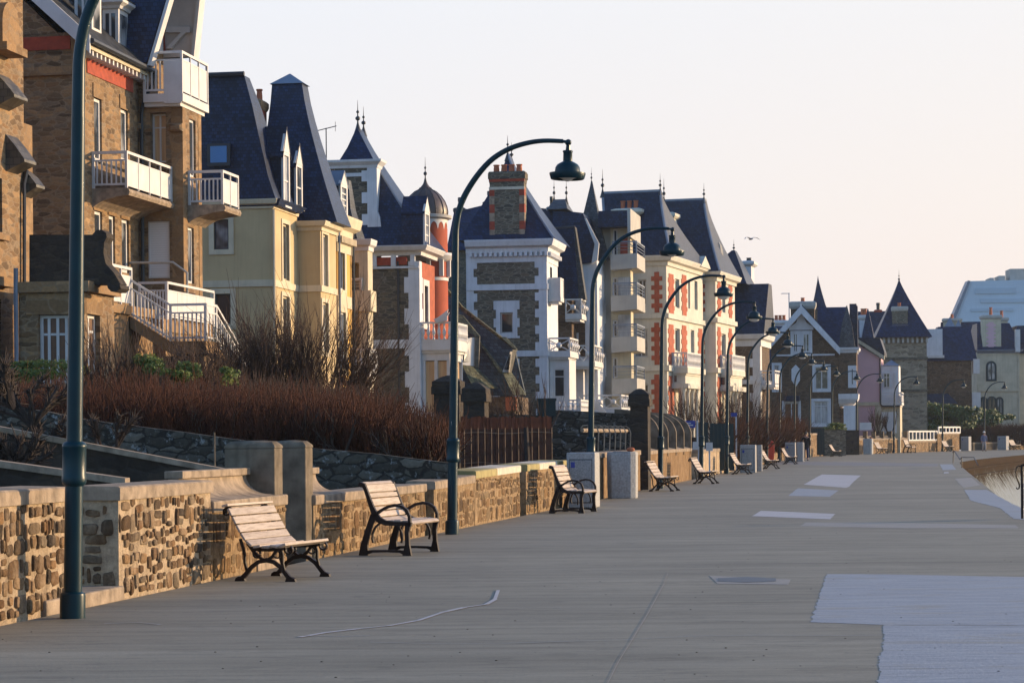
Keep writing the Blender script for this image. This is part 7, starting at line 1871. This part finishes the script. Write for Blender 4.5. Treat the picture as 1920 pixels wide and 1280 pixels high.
b.body('stone_br', x0, 0, 0, -x0, 0, S.p(1530, 580)[1])
R_ = [(x0+(xc-x0)*q, xc*q, -x0*.5*q, -x0-(-x0*.5)*q, S.p(1530, 580)[1]+(S.p(1533, 516)[1]-S.p(1530, 580)[1])*t) for t, q in ((0, 0), (.15, .22), (.5, .58), (.85, .9), (1, .99))]
b.roof('slate', R_, 'spire_roof')
bb = back_roof('rear_house', 'rear house with cream chimney and zinc turrets right of the tower', 1765, 1840, 604, 690, 245, 'slate', (), slope=1.5)
S = bb.S0; bb.chimney('cream', S.p(1769, 600)[0], S.p(1802, 600)[0], 1, 2, S.p(1780, 660)[1], S.p(1780, 597)[1], 'concrete', .15, 1, .5)
for px, w in ((1781, 10), (1797, 6)):
    x_ = S.p(px, 600)[0]; w_ = S.p(px+w, 600)[0]-x_; bb.roof('zinc', [(x_-w_, x_+w_, .2, .2+2*w_, S.p(px, 612)[1]), (x_-.02, x_+.02, .2+w_, .22+w_, S.p(px, 594 if w > 8 else 599)[1])], 'turret_roof')
# ---------------------------------------------------------------- camera, sun, sky
sc = bpy.context.scene
EXPO = 1.2
HAZE = 3.05
cam = bpy.data.cameras.new('camera'); co = bpy.data.objects.new('camera', cam); C.objects.link(co)
cam.sensor_width = 36; cam.lens = 36*FL/1920; cam.shift_y = 180/1920; cam.clip_end = 6000; cam.clip_start = .5
co.matrix_world = Matrix.Translation((0, 0, HC)) @ Matrix.Rotation(rad(90), 4, 'X') @ Matrix.Rotation(-ROLL, 4, 'Z')
sc.camera = co
sl = bpy.data.lights.new('sun', 'SUN'); so = bpy.data.objects.new('sun', sl); C.objects.link(so)
az, el = rad(SUN_AZ), rad(SUN_EL)
dv = Vector((math.sin(az)*math.cos(el), math.cos(az)*math.cos(el), math.sin(el)))
so.rotation_euler = dv.to_track_quat('Z', 'Y').to_euler(); so.location = (60, 20, 40)
sl.energy = 2.9; sl.angle = rad(.5); sl.color = (1.0, .72, .42)
w = bpy.data.worlds.new('World'); sc.world = w; w.use_nodes = True
nt = w.node_tree; bg = nt.nodes['Background']
sky = nt.nodes.new('ShaderNodeTexSky'); sky.sky_type = 'NISHITA'; sky.sun_disc = False
sky.sun_elevation = el; sky.sun_rotation = az; sky.air_density = 1.0; sky.dust_density = 1.0; sky.ozone_density = 1.5; sky.altitude = 10
# pale winter haze low in the sky, bluer overhead
def wn(t, **k):
    n = nt.nodes.new(t)
    for a_, v_ in k.items(): setattr(n, a_, v_)
    return n
tc = wn('ShaderNodeTexCoord'); sp = wn('ShaderNodeSeparateXYZ'); nt.links.new(tc.outputs['Generated'], sp.inputs[0])
r1 = wn('ShaderNodeValToRGB'); nt.links.new(sp.outputs[2], r1.inputs[0]); e_ = r1.color_ramp.elements
e_[0].position = 0; e_[0].color = (1, 1, 1, 1); e_[1].position = .62; e_[1].color = (0, 0, 0, 1); k_ = e_.new(.20); k_.color = (.94, .94, .94, 1); k_ = e_.new(.32); k_.color = (.25, .25, .25, 1)
mr = wn('ShaderNodeMapRange'); nt.links.new(sp.outputs[1], mr.inputs[0]); mr.inputs[1].default_value = -.25; mr.inputs[2].default_value = .5; mr.inputs[3].default_value = .12; mr.inputs[4].default_value = 1.0
hz = wn('ShaderNodeMath', operation='MULTIPLY'); nt.links.new(r1.outputs[0], hz.inputs[0]); nt.links.new(mr.outputs[0], hz.inputs[1])
r2 = wn('ShaderNodeValToRGB'); nt.links.new(sp.outputs[2], r2.inputs[0]); e_ = r2.color_ramp.elements
e_[0].position = 0; e_[0].color = (1.0, .855, .805, 1); e_[1].position = .2; e_[1].color = (.955, .95, .96, 1); k_ = e_.new(.10); k_.color = (.99, .92, .885, 1)
g1 = wn('ShaderNodeVectorMath', operation='SCALE'); r3 = wn('ShaderNodeValToRGB'); m3 = wn('ShaderNodeMapRange'); nt.links.new(sp.outputs[0], m3.inputs[0]); m3.inputs[1].default_value = -.22; m3.inputs[2].default_value = .3
nt.links.new(m3.outputs[0], r3.inputs[0]); r3.color_ramp.elements[0].color = (.955, .985, 1.03, 1); r3.color_ramp.elements[1].color = (1.02, .985, .945, 1)
g3 = wn('ShaderNodeVectorMath', operation='MULTIPLY'); nt.links.new(r2.outputs[0], g3.inputs[0]); nt.links.new(r3.outputs[0], g3.inputs[1]); nt.links.new(g3.outputs[0], g1.inputs[0]); g1.inputs['Scale'].default_value = HAZE
g2 = wn('ShaderNodeVectorMath', operation='MULTIPLY'); nt.links.new(sky.outputs[0], g2.inputs[0]); g2.inputs[1].default_value = (.80, .97, 1.28)
mx = wn('ShaderNodeMix', data_type='RGBA'); nt.links.new(hz.outputs[0], mx.inputs['Factor']); nt.links.new(g2.outputs[0], mx.inputs['A']); nt.links.new(g1.outputs[0], mx.inputs['B'])
nt.links.new(mx.outputs['Result'], bg.inputs[0]); bg.inputs[1].default_value = .14
# thin sea haze over the bay
m = MB(); m.box(-150, 190, -6, 420, -7, 60)
hm = bpy.data.materials.new('sea_haze'); hm.use_nodes = True; ht = hm.node_tree
ht.nodes.remove(ht.nodes['Principled BSDF']); pv = ht.nodes.new('ShaderNodeVolumePrincipled')
pv.inputs['Color'].default_value = (.82, .90, 1, 1); pv.inputs['Density'].default_value = .00016; pv.inputs['Anisotropy'].default_value = .2
ht.links.new(pv.outputs[0], ht.nodes['Material Output'].inputs['Volume'])
tag(m.build('haze', hm), kind='stuff')
vs = sc.view_settings; vs.view_transform = 'Standard'; vs.look = 'None'; vs.exposure = EXPO; vs.gamma = 1; vs.use_curve_mapping = False
sc.cycles.use_denoising = True
sc.cycles.max_bounces = 6
